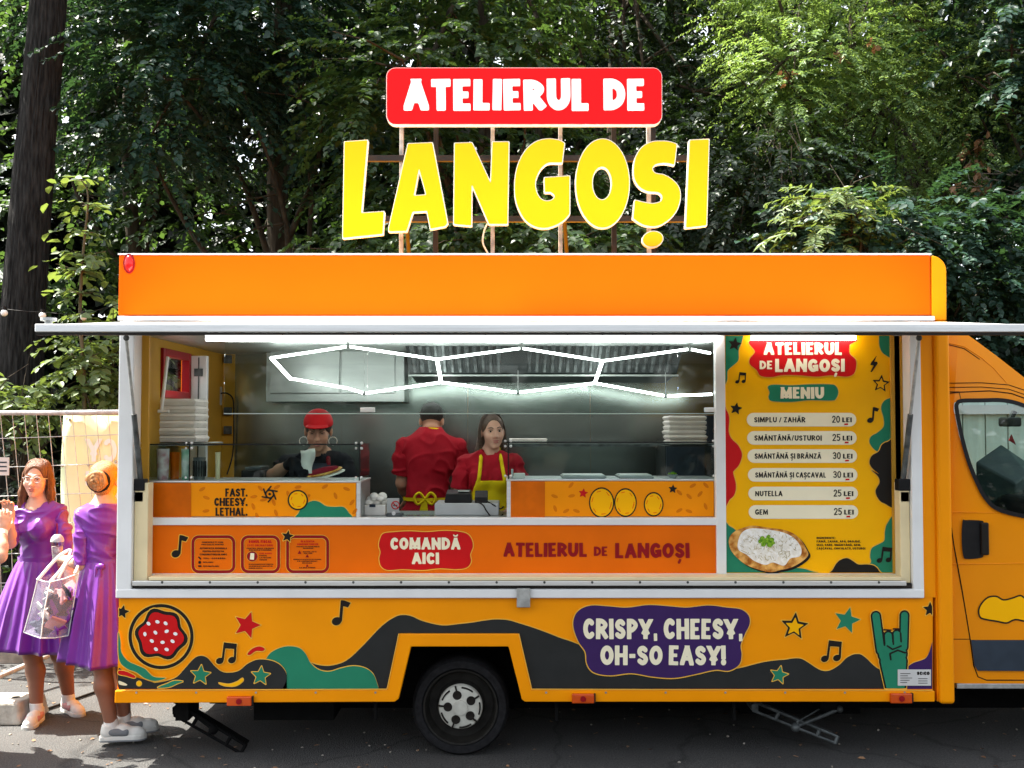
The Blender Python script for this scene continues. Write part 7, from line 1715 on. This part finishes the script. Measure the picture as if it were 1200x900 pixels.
# --- the two women in purple dresses (world placement from their feet)
fp = WZ(72, 846, 0); LW = Vector((W(45, 700, fp.y+.05).x, fp.y+.06, 0)); sc1 = 1.035
ROT1 = -14
def loc1(p, Y=None):      # pixel at world depth Y -> the woman's local space (already scaled)
    w_ = W(p[0], p[1], Y); v = w_-LW; a = -R(ROT1); return Vector((v.x*math.cos(a)-v.y*math.sin(a), v.x*math.sin(a)+v.y*math.cos(a), v.z))/sc1
yL = LW.y
b1 = Body(sc1, yaw=21, wide=.92, pitch=2, roll=3, head=loc1((43.5, 561), yL-.03), neck=loc1((46, 589), yL+.0), chest=loc1((46, 618), yL), waist=loc1((46, 648), yL), hip=loc1((47, 672), yL),
          shL=loc1((70, 598), yL+.0), elL=loc1((77, 648), yL-.04), wrL=loc1((84, 690), yL-.2), shR=loc1((18, 600), yL-.03), elR=loc1((12, 636), yL-.17), wrR=loc1((11, 609), yL-.40),
          hipL=loc1((58, 690), yL), hipR=loc1((38, 690), yL), knR=loc1((38, 768), yL-.03), anR=loc1((43, 832), yL-.05), knL=loc1((70, 766), yL+.05), anL=loc1((81, 820), yL+.20),
          footR=22, footL=60, handR=dict(dir=(.1, -.25, 1), palm=(.3, -1, 0), curl=28), handL=dict(curl=40))
b1.build('person', 'woman in purple dress with long auburn hair and pale glasses, looking left', tuple(LW), ROT1, 'skin_fair', 'women in purple dresses')
b1.face(brow='hair_auburn', closed=True)
def sleeves(b, m, d, t, wr, parent, name='sleeve'):
    for sd in 'LR':
        a_, e = b.j['sh'+sd], b.j['el'+sd]; p = np.array([tuple(a_), tuple(e)]); ax = (e-a_).normalized(); L = (e-a_).length
        f = Sdf(p.min(0)-.16, p.max(0)+.16, .0065); w_ = b.w*b.s
        f.cone(a_.lerp(b.j['neck'], .30)+Vector((0, 0, -.022)), a_+Vector((0, 0, -.006)), .032*w_+d*.5, .038*w_+d*.6, .03); f.cone(a_+Vector((0, 0, -.010)), a_.lerp(e, t*.5), .038*w_+d*.6, .044*w_+d, .03); f.cone(a_.lerp(e, t*.5), a_.lerp(e, t), .045*w_+d, (.048-.010*t)*w_+d+.004, .02)
        f.cut(lambda X, Y, Z: (X-a_.x)*ax.x+(Y-a_.y)*ax.y+(Z-a_.z)*ax.z-L*t)
        f.mesh(name, M[m], parent, wr=wr)
def dress_top(b, hem, neck_r=.075, sleeve=1.02, back=False):
    j = b.j; nz_ = j['neck'].z; nx, ny = j['neck'].x, j['neck'].y
    o = b.part('bodice', 'dress', lambda f: b.torso(f, .008), lambda X, Y, Z: np.maximum(np.maximum(hem-Z, Z-(nz_+.012)), (neck_r-np.sqrt((X-nx)**2+((Y-ny+(.03 if not back else -.01))*.95)**2+((Z-nz_-.012)*.75)**2))), cell=.0065, wr=(.011, 5, 16, .35))
    sleeves(b, 'dress', .013, sleeve, (.014, 9, 14, .5), b.t)
    return o
dress_top(b1, b1.j['waist'].z-.05)
add_skirt(b1, 'dress', b1.j['waist'].z-.035, loc1((40, 757), yL).z*sc1, .128*sc1, .33*sc1, 3, b1.j['waist'].x+.0, b1.j['waist'].y, n=7, amp=.15)
wb = MB(); ww = b1.j['waist']; wb.lathe([(.140*sc1, -.02), (.141*sc1, .02)], (0, 0, 0), n=40); wb.v = [(ww.x+v[0]*1.0, ww.y+v[1]*.80, ww.z-.04+v[2]) for v in wb.v]; wb.build('waistband', M['dress'], b1.t, world=False, smooth=60)
def hair_long(b, m, length=.30, parting=True, front=True, behind=False):
    H = b.H; c = b.s
    lo = np.array(H((0, 0, -.15)))-.28; hi = np.array(H((0, 0, 0)))+.22; lo[2] = b.j['head'].z-length-.08
    f = Sdf(lo, hi, .006); f.ell(H((0, .018, .040)), np.array((.086, .104, .092))*c, .02, rot=b.hr)
    for sx in (-1, 1):
        f.cone(H((sx*.074, .012, .02)), H((sx*.088, .010, -.10)), .024*c, .025*c, .03); f.cone(H((sx*.088, .010, -.10)), H((sx*.082, -.012, -.10-length*.55)), .025*c, .024*c, .03); f.cone(H((sx*.082, -.012, -.10-length*.55)), H((sx*.070, -.045, -.10-length*.85)), .025*c, .012*c, .02)
        f.cone(H((sx*.05, .07, -.02)), H((sx*.05, .075, -.06-length*.6)), .045*c, .03*c, .03)
    f.ell(H((0, -.088, -.014)), np.array((.060, .064, .094))*c, .012, 's', rot=b.hr)
    f.cone(H((0, -.115, .070)), H((0, -.06, .128)), .004*c, .003*c, .012, 's')
    return f.mesh('hair', M[m], b.t)
hair_long(b1, 'hair_auburn', .30)
strands(b1, 'hair_auburn', 230, .14, .32, -120, 120, 5, rad=.0034, out=.010)
H = b1.H; gm = MB()
for sx in (-1, 1): gm.tube([H((sx*.031+.0225*math.cos(a), -.106+.004*abs(math.cos(a)), .003+.0185*math.sin(a))) for a in [2*PI*i/20 for i in range(21)]], .0022, 6); gm.tube([H((sx*.053, -.103, .010)), H((sx*.076, -.05, .008)), H((sx*.078, .01, .004))], .002, 6)
gm.tube([H((-.009, -.109, .008)), H((0, -.112, .011)), H((.009, -.109, .008))], .002, 6); gm.build('glasses', M['clearframe'], b1.t, world=False, smooth=60)
b1.shoe('L', 'shoe_white', 'shoe_white', 'shoe_pink'); b1.shoe('R', 'shoe_white', 'shoe_white', 'shoe_pink')
for sd in 'LR': b1.part('leg_shade', 'leg_shade', lambda f: b1.leg(f, sd, .003), lambda X, Y, Z: np.maximum(.10*sc1-Z, Z-.62)+0*X)  # thin brown layer over the bare legs, painted in for the skirt's shade

fp2 = WZ(122, 866, 0); RWp = Vector((W(121, 700, .42).x, .42, 0)); sc2 = 1.035; ROT2 = 172
def loc2(p, Y): w_ = W(p[0], p[1], Y); v = w_-RWp; a = -R(ROT2); return Vector((v.x*math.cos(a)-v.y*math.sin(a), v.x*math.sin(a)+v.y*math.cos(a), v.z))/sc2
y2 = RWp.y
b2 = Body(sc2, wide=.86, yaw=4, pitch=-6, head=loc2((124, 563), y2+.02), neck=loc2((123, 592), y2), chest=loc2((122, 618), y2), waist=loc2((122, 651), y2), hip=loc2((121, 680), y2), shL=loc2((96.5, 603), y2+.0), elL=loc2((97, 662), y2-.04), wrL=loc2((73, 655), y2+.10),
          shR=loc2((149, 603), y2), elR=loc2((152, 655), y2+.05), wrR=loc2((150, 660), y2+.22), hipL=loc2((112, 695), y2), hipR=loc2((134, 695), y2), knL=loc2((121, 782), y2-.02), anL=loc2((131, 851), y2-.06), knR=loc2((142, 780), y2+.04), anR=loc2((146, 843), y2+.05), footL=-72, footR=-60,
          handL=dict(dir=(.85, -.55, .25), palm=(.2, -1, .1), curl=38), handR=dict(curl=40))
b2.build('person', 'woman in purple dress seen from behind with a ginger hair bun', tuple(RWp), ROT2, 'skin_fair', 'women in purple dresses')
b2.face(brow='hair_ginger')
dress_top(b2, b2.j['waist'].z-.05, back=True, neck_r=.068)
add_skirt(b2, 'dress', b2.j['waist'].z-.035, loc2((100, 774), y2).z*sc2, .120*sc2, .245*sc2, 8, b2.j['waist'].x, b2.j['waist'].y, n=6, amp=.16, clampw=XL-.012)
H = b2.H; c = sc2; f = Sdf(np.array(H((0, 0, 0)))-.24, np.array(H((0, 0, 0)))+.24, .006)
f.ell(H((0, .022, .036)), np.array((.084, .100, .091))*c, .02, rot=b2.hr); f.ell(H((0, .055, -.03)), np.array((.058, .045, .060))*c, .03, rot=b2.hr); f.ell(H((0, -.085, -.030)), np.array((.062, .062, .088))*c, .012, 's', rot=b2.hr)
hr_ = f.mesh('hair', M['hair_ginger'], b2.t)
bm_ = MB(); spn = [H((.058*(1-i/46)*math.cos(i*.42)+.004*math.sin(i*2.1), .112+.022*(i/46)+.004*math.cos(i*1.7), .012+.055*(1-i/46)*math.sin(i*.42))) for i in range(44)]
bm_.tube(spn, [.0195*c-.00010*i+.0022*math.sin(i*1.9) for i in range(44)], 8); bm_.build('hair_bun', M['hair_ginger'], b2.t, world=False, smooth=80)
sc_ = MB(); sc_.tube([H((.066*math.cos(a), .098, .012+.062*math.sin(a))) for a in [2*PI*i/24 for i in range(25)]], .010, 6); sc_.build('hair_band', M['blacktee'], b2.t, world=False, smooth=80)
b2.shoe('L', 'shoe_white', 'shoe_white', 'shoe_grey'); b2.shoe('R', 'shoe_white', 'shoe_white', 'shoe_grey')
for sd in 'LR': b2.part('leg_shade', 'leg_shade', lambda f: b2.leg(f, sd, .003), lambda X, Y, Z: np.maximum(.10*sc2-Z, Z-.62)+0*X)
# waist bow
q = loc2((118, 664), y2-.12)*sc2; bw = MB(); bw.ball(q, (.03, .012, .02), 8, 6).ball(q+Vector((.03, 0, -.04)), (.012, .01, .05), 8, 6).ball(q+Vector((.0, 0, -.05)), (.012, .01, .06), 8, 6); bw.build('sash_bow', M['dress'], b2.t, world=False, smooth=180)

# iced drink and clear bag held by the second woman
cp = W(67, 645, y2+.13); dk = thing('iced_drink', 'clear plastic cup of iced drink with a straw, held by the woman with the bun', 'drink', (cp.x, cp.y, cp.z-.08))
r = .038; z0 = cp.z-.075
MB().lathe([(0, 0), (r*.72, 0), (r*1.05, .13), (r*1.08, .134), (r*1.0, .134), (r*.69, .004), (0, .004)], (cp.x, cp.y, z0), n=24).build('cup_body', M['glass'], dk, smooth=40)
MB().lathe([(0, .006), (r*.66, .006), (r*.92, .10), (0, .10)], (cp.x, cp.y, z0), n=20).build('drink_fill', mat('pink_drink', (.55, .22, .30), .3, col2=(.8, .62, .62), vscale=40), dk, smooth=40)
MB().lathe([(r*1.1, .132), (r*1.1, .142), (r*.95, .160), (r*.5, .178), (0, .18)], (cp.x, cp.y, z0), n=24).build('dome_lid', M['grey_plastic'], dk, smooth=40)
MB().tube([(cp.x, cp.y, z0+.03), (cp.x-.004, cp.y, z0+.25)], .0045, 8).build('straw', M['redapron'], dk)
bgp = W(62, 710, y2-.10); bag = thing('tote_bag', 'see-through tote bag with pale edges hanging from the arm of the woman with the bun', 'bag', (bgp.x, bgp.y, W(62, 752, y2-.1).z))
A, B, C2, D = W(28, 741, y2-.16), W(48, 748, y2-.22), W(59, 682, y2-.22), W(44, 679, y2-.16)
E_, F_ = W(80, 745, y2-.12), W(92, 672, y2-.12)
Yb = Vector((.0, .16, .02))
pf = [A, B, E_, F_, C2, D]
def quad(mb, a, b_, c_, d_, mi=0): mb.add([a, b_, c_, d_], [(0, 1, 2, 3)], mi)
sh = MB(); back = lambda p: p+Vector((.03, .18, .02))
quad(sh, A, B, C2, D); quad(sh, B, E_, F_, C2); quad(sh, A, B, back(B), back(A)); quad(sh, B, E_, back(E_), back(B)); quad(sh, E_, back(E_), back(F_), F_); quad(sh, back(A), back(E_), back(F_), back(D)); quad(sh, A, D, back(D), back(A))
M['clearvinyl'] = mat('milky_vinyl', (.62, .58, .72), .18, var=.15, vscale=14, alpha=.26, spec=.6, bump=.5, bscale=9)
sh.build('clear_shell', M['clearvinyl'], bag)
ed = MB(); rg_e = random.Random(2)
for p, q in ((A, B), (B, C2), (C2, D), (D, A), (B, E_), (E_, F_), (F_, C2)): ed.tube([p, p.lerp(q, .5)+Vector((rg_e.uniform(-.008, .008), rg_e.uniform(-.006, .006), -.006)), q], .0035, 6)
ed.build('edge_binding', M['sock'], bag, smooth=60)
hn = MB()
for p, q, ap_ in ((W(44, 680, y2-.17), W(58, 683, y2-.21), W(83, 645, y2-.02)), (W(68, 678, y2-.17), W(88, 672, y2-.13), W(88, 652, y2-.02))):
    hn.tube(spl([p, p.lerp(ap_, .6)+Vector((0, 0, .03)), ap_, q.lerp(ap_, .5)+Vector((.02, 0, 0)), q], 5), .010, 6)
hn.build('bag_handle', M['sock'], bag, smooth=80)
rg = random.Random(4); cm = [MB(), MB(), MB(), MB()]
for k in range(60):
    u_, v_ = rg.uniform(.06, .94), rg.uniform(.05, .74); p = (B.lerp(E_, u_)).lerp(C2.lerp(F_, u_), v_)+Vector((rg.uniform(-.03, .03), rg.uniform(.03, .14), 0))
    if k % 3 == 0: p = A.lerp(B, rg.uniform(.15, .9)).lerp(D.lerp(C2, rg.uniform(.15, .9)), rg.uniform(.1, .75))+Vector((.02, rg.uniform(.03, .12), 0))
    sx_, sy_, sz_ = rg.uniform(.02, .05), rg.uniform(.004, .012), rg.uniform(.025, .07); rm = rotm(rg.uniform(-60, 60), rg.uniform(-40, 40), rg.uniform(-70, 70)); tp = rg.uniform(.4, 1)
    q8 = [(-sx_, -sy_, -sz_), (sx_, -sy_, -sz_), (sx_, sy_, -sz_), (-sx_, sy_, -sz_), (-sx_*tp, -sy_, sz_), (sx_, -sy_, sz_*tp), (sx_, sy_, sz_*tp), (-sx_*tp, sy_, sz_)]
    cm[(0, 1, 0, 3, 1, 2)[k % 6]].hexa([p+rm @ Vector(v) for v in q8])
for q, (nm, mm) in enumerate((('dark_wallet', 'greytee'), ('purple_scarf', 'dress'), ('pink_packet', 'shoe_pink'), ('paper_tissue', 'foam'))): cm[q].build(nm, M[mm], bag, bevel=.003)

# --- a third person, mostly outside the left edge
TP = Vector((W(-62, 700, .15).x, .15, 0)); ROT3 = 100
def loc3(p, Y): w_ = W(p[0], p[1], Y); v = w_-TP; a = -R(ROT3); return Vector((v.x*math.cos(a)-v.y*math.sin(a), v.x*math.sin(a)+v.y*math.cos(a), v.z))
b3 = Body(1.0, female=True, shR=loc3((-46, 600), .12), elR=loc3((0, 652), .02), wrR=loc3((3, 622), .13), shL=loc3((-80, 600), .2), handR=dict(dir=loc3((8, 600), .16)-loc3((3, 622), .13), palm=(0, .3, -1), curl=30))
b3.build('person', 'person in a black top at the left edge, only a bent arm in the picture', tuple(TP), ROT3, 'skin_fair')
b3.part('tee_shirt', 'blacktee', lambda f: (b3.torso(f, .012), b3.arm(f, 'L', .015, .75), b3.arm(f, 'R', .015, .6)), lambda X, Y, Z: np.maximum(b3.j['hip'].z-.08-Z, Z-b3.j['neck'].z+.0)+0*X)
b3.part('trousers', 'trouser', lambda f: (f.ell(b3.j['hip'], (.175, .128, .15), .04), b3.leg(f, 'L', .014), b3.leg(f, 'R', .014)), lambda X, Y, Z: np.maximum(.07-Z, Z-b3.j['waist'].z+.04)+0*X)
hair_long(b3, 'hair_brown', .2); b3.face(); b3.shoe('L', 'shoe_white', 'shoe_white'); b3.shoe('R', 'shoe_white', 'shoe_white')
wr = b3.j['wrR']; wd_ = (b3.j['wrR']-b3.j['elR']).normalized(); wbm = MB(); wbm.tube([wr-wd_*.035, wr-wd_*.005], .031, 14); wbm.build('wristwatch', M['foam'], b3.t, world=False, smooth=40)

# --- the staff inside (their feet on the truck floor)
ZF = .42
def worker(px, Y, rot, scale, **k):
    L0 = Vector((W(px, 600, Y).x, Y, ZF))
    def lc(p, yy): w_ = W(p[0], p[1], yy); v = w_-L0; a = -R(rot); return Vector((v.x*math.cos(a)-v.y*math.sin(a), v.x*math.sin(a)+v.y*math.cos(a), v.z))/scale
    return L0, lc
GW = 'staff in the food truck'
def trousers(b, m='trouser'): b.part('trousers', m, lambda f: (f.ell(b.j['hip'], np.array((.175*b.w, .128*b.w, .15))*b.s, .04), b.leg(f, 'L', .014), b.leg(f, 'R', .014)), lambda X, Y, Z: np.maximum(.07-Z, Z-b.j['waist'].z+.04)+0*X, cell=.010)
def shirt(b, m, sleeve=.75, d=.014, name='polo_shirt', neck=.070, low=-.06, vneck=.03):
    j = b.j; nz_, nx, ny = j['neck'].z, j['neck'].x, j['neck'].y
    o = b.part(name, m, lambda f: b.torso(f, d), lambda X, Y, Z: np.maximum(np.maximum(j['hip'].z+low-Z, Z-(nz_+.03)), neck-np.sqrt((X-nx)**2+(Y-ny+vneck)**2+((Z-nz_-.02)*.8)**2)), wr=(.013, 6, 8, .6))
    sleeves(b, m, d+.006, sleeve, (.012, 8, 12, .5), b.t)
    return o
from mathutils.bvhtree import BVHTree
def strap(b, shirt_o, name, m, sx, xb, zb, xs, r=.0125, d=.004):
    """an apron strap lying on the shirt: up the chest from (xb, zb), over the shoulder at xs and down to the nape"""
    me = shirt_o.data; bv = BVHTree.FromPolygons([v.co.copy() for v in me.vertices], [list(p.vertices) for p in me.polygons])
    n0 = b.j['neck']; c0 = b.j['chest']; pts_ = []
    for k in range(9):
        t = k/8; x = c0.x+sx*(xb+(xs-xb)*t); z = zb+(n0.z-.03-zb)*t
        h = bv.ray_cast(Vector((x, -2, z)), Vector((0, 1, 0)))
        if h[0]: pts_.append(h[0]+Vector((0, -d, 0)))
    for y in (.0, .035):
        h = bv.ray_cast(Vector((n0.x+sx*xs*.92, n0.y+y, n0.z+.4)), Vector((0, 0, -1)))
        if h[0]: pts_.append(h[0]+Vector((0, 0, d)))
    pts_.append(n0+Vector((sx*.03, .062, .022)))
    MB().tube(spl(pts_, 3), r, 8).build(name, M[m], b.t, world=False, smooth=80)
# cook in the red cap
Y1 = .90; s1 = 1.08
L0, lc = worker(373, Y1, 4, s1)
b4 = Body(s1, wide=.96, yaw=2, pitch=12, head=lc((373, 505), Y1-.12), neck=lc((374, 532), Y1), chest=lc((374, 560), Y1), waist=lc((373, 590), Y1), hip=lc((373, 622), Y1), shL=lc((404, 540), Y1), elL=lc((410, 580), Y1-.05), wrL=lc((396, 566), Y1-.24),
          shR=lc((342, 541), Y1), elR=lc((319, 557), Y1-.12), wrR=lc((344, 541), Y1-.28), handR=dict(dir=(.6, -.3, -.6), palm=(.3, .2, -1), curl=35), handL=dict(dir=(-.8, -.2, .1), palm=(0, 0, 1), curl=45))
b4.build('person', 'cook with a red cap and hoop earrings preparing a langos', tuple(L0), 4, 'skin_tan', GW)
b4.face(brow='hair_dark', closed=True); trousers(b4); sh4 = shirt(b4, 'blacktee', .62, name='tee_shirt')
ap_cut = lambda b, zt_, wt, wb_: (lambda X, Y, Z: np.maximum(np.maximum(Y-(b.j['chest'].y-.012), np.maximum(Z-zt_, .55-Z)), np.abs(X-b.j['chest'].x)-np.where(Z > b.j['waist'].z+.02, wt+(b.j['waist'].z+.02+.12-np.minimum(Z, b.j['waist'].z+.14))*.45*0+np.clip((b.j['chest'].z-Z)*.25, 0, .08), wb_)))
b4.part('apron', 'greytee', lambda f: (b4.torso(f, .026), f.cone(b4.j['hip'], b4.j['hip']-Vector((0, 0, .4)), .185, .20, .05)), ap_cut(b4, b4.j['chest'].z+.105, .085, .17))
for sx in (-1, 1): strap(b4, sh4, 'apron_strap', 'redapron', sx, .075, b4.j['chest'].z+.09, .070, r=.014, d=.007)
H = b4.H; c = s1; f = Sdf(np.array(H((0, 0, 0)))-.22, np.array(H((0, 0, 0)))+.22, .006); f.ell(H((0, .018, .038)), np.array((.085, .104, .092))*c, .02, rot=b4.hr); f.cone(H((0, .1, -.01)), H((0, .12, -.10)), .04, .025, .03); f.ell(H((0, -.085, -.030)), np.array((.064, .062, .083))*c, .012, 's', rot=b4.hr); f.mesh('hair', M['hair_dark'], b4.t)
f = Sdf(np.array(H((0, 0, 0)))-.24, np.array(H((0, 0, 0)))+.24, .006); f.ell(H((0, .012, .050)), np.array((.091, .110, .088))*c, .02, rot=b4.hr); zc_ = H((0, -.02, .040)).z; f.cut(lambda X, Y, Z: zc_-Z+.0*X+(Y-H((0, 0, 0)).y)*.25); f.ell(H((0, -.105, .050)), np.array((.072, .060, .010))*c, .01, rot=b4.hr); f.mesh('cap', M['redcap'], b4.t)
for sx in (-1, 1): MB().tube([H((sx*.086+.0*math.cos(a), -.005+.012*math.cos(a)*0, -.060+.027*math.sin(a))) if False else H((sx*.090+.026*math.cos(a), -.01, -.062+.026*math.sin(a))) for a in [2*PI*i/24 for i in range(25)]], .0026, 6).build('hoop_earring', M['sign_side'], b4.t, world=False, smooth=80)
wv = b4.j['wrR']; gf = Sdf(np.array(wv)-.16, np.array(wv)+.16, .006); b4.hand(gf, 'R'); gf.f -= .004; gf.cone(b4.j['elR'].lerp(wv, .75), wv, .036, .030, .01); gf.mesh('glove', M['blacktee'], b4.t)
tt = b4.j['elL'].lerp(b4.j['wrL'], .45); MB().ball(tt+Vector((.0, -.030, .012)), (.018, .012, .022), 10, 8).build('arm_tattoo', M['trouser'], b4.t, world=False, smooth=180)
lp_ = W(371, 555, .66); ln = thing('langos', 'flat fried langos on a white paper in the hands of the cook', 'langos', tuple(lp_))
lm = MB(); lm.ball((0, 0, 0), (.135, .06, .014), 24, 8); rm = rotm(0, 20, -13); lm.v = [tuple(W(378, 553, .62)+rm @ Vector(v)) for v in lm.v]; lm.build('dough_disc', M['dough'], ln, smooth=180)
lm = MB(); lm.ball((0, 0, .010), (.115, .05, .012), 24, 8); lm.v = [tuple(W(378, 553, .62)+rm @ Vector(v)) for v in lm.v]; lm.build('topping', M['redapron'], ln, smooth=180)
pp = MB(); nq = 10
pv = [W(352+1.2*math.sin(j*.9)+4.5*i+(1-j/8)*i*1.2, 528+(564-528)*j/8+.8*math.sin(i*2+j)-i*.8, .60+.012*math.sin(i*1.9+j*.7)) for j in range(9) for i in range(4)]
pp.add(pv, [(j*4+i, j*4+i+1, (j+1)*4+i+1, (j+1)*4+i) for j in range(8) for i in range(3)]); po = pp.build('paper_sheet', M['foam'], ln, smooth=40); q = po.modifiers.new('thick', 'SOLIDIFY'); q.thickness = .002
lm = MB(); lm.ball((0, 0, -.016), (.150, .065, .006), 24, 6); lm.v = [tuple(W(378, 554, .61)+rm @ Vector(v)) for v in lm.v]; lm.build('paper_tray', M['foam'], ln, smooth=180)
# black fryer block left of the cook
q0, q1 = W(282, 562, .66), W(308, 551, .66)
fr_ = thing('fryer', 'black countertop fryer beside the elbow of the cook', 'fryer', ((q0.x+q1.x)/2, .8, cz)); MB().box(q0.x, q1.x, .665, .95, .5, q1.z).build('fryer_case', M['black'], fr_, bevel=.01); MB().box(q0.x+.02, q1.x-.02, .69, .93, q1.z+.001, q1.z+.02).build('fryer_lid', M['darksteel'], fr_, bevel=.004)

# man with his back turned
Y5 = 1.20; s5 = 1.04; R5 = 178; L0, lc = worker(503, Y5, R5, s5)
b5 = Body(s5, female=False, wide=1.08, pitch=22, head=lc((506, 494), Y5+.13), neck=lc((506, 506), Y5+.04), chest=lc((504, 540), Y5), waist=lc((501, 575), Y5), hip=lc((501, 608), Y5), shL=lc((474, 522), Y5+.02), elL=lc((471, 566), Y5+.06), wrL=lc((478, 586), Y5+.30),
          shR=lc((536, 522), Y5+.02), elR=lc((540, 566), Y5+.10), wrR=lc((530, 586), Y5+.32), handL=dict(curl=40), handR=dict(curl=40))
b5.build('person', 'man in a red polo shirt and yellow apron strings with his back turned', tuple(L0), R5, 'skin_tan', GW)
b5.face(brow='hair_dark'); trousers(b5, 'redapron'); shirt(b5, 'redshirt', .78, .020, vneck=0, neck=.062)
H = b5.H; f = Sdf(np.array(H((0, 0, 0)))-.2, np.array(H((0, 0, 0)))+.2, .006); f.ell(H((0, .022, .044)), np.array((.083, .098, .086))*s5, .02, rot=b5.hr); f.ell(H((0, -.085, -.03)), np.array((.07, .066, .09))*s5, .012, 's', rot=b5.hr); f.mesh('hair', M['hair_dark'], b5.t)
wz = b5.j['waist']; ab = MB(); ab.lathe([(.165, -.012), (.167, .012)], (0, 0, 0), n=40); ab.v = [(wz.x+v[0]*1.05, wz.y+v[1]*.84, wz.z-.055+v[2]) for v in ab.v]
q = Vector((wz.x, wz.y+.145, wz.z-.05)); nkp = b5.j['neck']
ab.tube(spl([nkp+Vector((-.07, -.02, -.0)), nkp+Vector((-.05, .055, .015)), nkp+Vector((0, .078, .02)), nkp+Vector((.05, .055, .015)), nkp+Vector((.07, -.02, 0))], 4), .012, 6)
for dx, L2 in ((.03, .10), (-.025, .30), (.0, .26)): ab.hexa([(q.x+dx-.014, q.y-.006, q.z-L2), (q.x+dx+.014, q.y-.006, q.z-L2), (q.x+dx+.014, q.y+.004, q.z-L2), (q.x+dx-.014, q.y+.004, q.z-L2), (q.x-.012, q.y-.006, q.z+.01), (q.x+.014, q.y-.006, q.z+.01), (q.x+.014, q.y+.006, q.z+.01), (q.x-.012, q.y+.006, q.z+.01)])
for sx in (-1, 1): ab.tube(spl([q, q+Vector((sx*.04, .01, .045)), q+Vector((sx*.075, .01, .01)), q+Vector((sx*.05, .012, -.035)), q], 4), .010, 6)
ab.build('apron_strings', M['yellowapron'], b5.t, world=False, smooth=60)
# cashier with the yellow apron
Y6 = .80; s6 = .97; R6 = 6; L0, lc = worker(575, Y6, R6, s6)
b6 = Body(s6, wide=1.0, yaw=7, pitch=1, roll=-3, head=lc((577, 506), Y6-.03), neck=lc((574, 532), Y6), chest=lc((574, 560), Y6), waist=lc((574, 592), Y6), hip=lc((574, 622), Y6), shL=lc((604, 540), Y6), elL=lc((611, 585), Y6+.02), wrL=lc((596, 600), Y6-.20),
          shR=lc((546, 541), Y6), elR=lc((536, 582), Y6+.0), wrR=lc((550, 604), Y6-.20), handL=dict(curl=30), handR=dict(curl=30))
b6.build('person', 'cashier in a red polo and yellow apron looking out beside the till', tuple(L0), R6, 'skin_fair', GW)
b6.face(brow='hair_brown'); trousers(b6); sh6 = shirt(b6, 'redshirt', .80, .014, neck=.058)
b6.part('apron', 'yellowapron', lambda f: (b6.torso(f, .028), f.cone(b6.j['hip'], b6.j['hip']-Vector((0, 0, .4)), .185, .20, .05)), ap_cut(b6, b6.j['chest'].z-.012, .098, .17))
for sx in (-1, 1): strap(b6, sh6, 'apron_strap', 'yellowapron', sx, .088, b6.j['chest'].z-.02, .066, d=.007)
def collar(b, m):
    n0 = b.j['neck']; c = b.s; vs = []; na = 40
    for k in range(na):
        a = R(-62)+R(304)*k/(na-1); ca, sa = math.cos(a-PI*0), math.sin(a)      # open at the front
        x, y = .064*math.sin(a+R(180)*0-R(90)+R(0)), .0
        th = R(28)+R(304)*k/(na-1); x, y = .066*math.sin(th), -.064*math.cos(th)
        fr = max(0, math.cos(th)); z = .022-.045*fr
        vs += [tuple(n0+Vector((x, y, z+.012))*c), tuple(n0+Vector((x*1.42, y*1.36-.012*fr, z-.022-.018*fr))*c)]
    o = MB().add(vs, [(2*k, 2*k+1, 2*k+3, 2*k+2) for k in range(na-1)]).build('collar', M[m], b.t, world=False, smooth=180)
    q = o.modifiers.new('thick', 'SOLIDIFY'); q.thickness = .006
n0 = b6.j['neck']; collar(b6, 'redshirt'); collar(b5, 'redshirt')
MB().ball(n0+Vector((0, -.108, -.105)), .007, 8, 6).ball(n0+Vector((0, -.113, -.150)), .007, 8, 6).build('shirt_button', M['foam'], b6.t, world=False, smooth=180)
H = b6.H; c = s6; f = Sdf(np.array(H((0, 0, -.05)))-.26, np.array(H((0, 0, -.05)))+.26, .006); f.ell(H((0, .020, .036)), np.array((.082, .101, .089))*c, .02, rot=b6.hr)
f.cone(H((-.05, .085, -.02)), H((-.085, .06, -.13)), .035*c, .030*c, .03); f.cone(H((-.085, .06, -.13)), H((-.075, .03, -.22)), .030*c, .012*c, .02); f.cone(H((.05, .09, -.06)), H((.10, .07, -.15)), .03*c, .014*c, .03)
f.ell(H((0, -.086, -.012)), np.array((.064, .066, .094))*c, .012, 's', rot=b6.hr); f.mesh('hair', M['hair_brown'], b6.t)
strands(b6, 'hair_brown', 90, .06, .16, -112, 112, 9, rad=.0026)
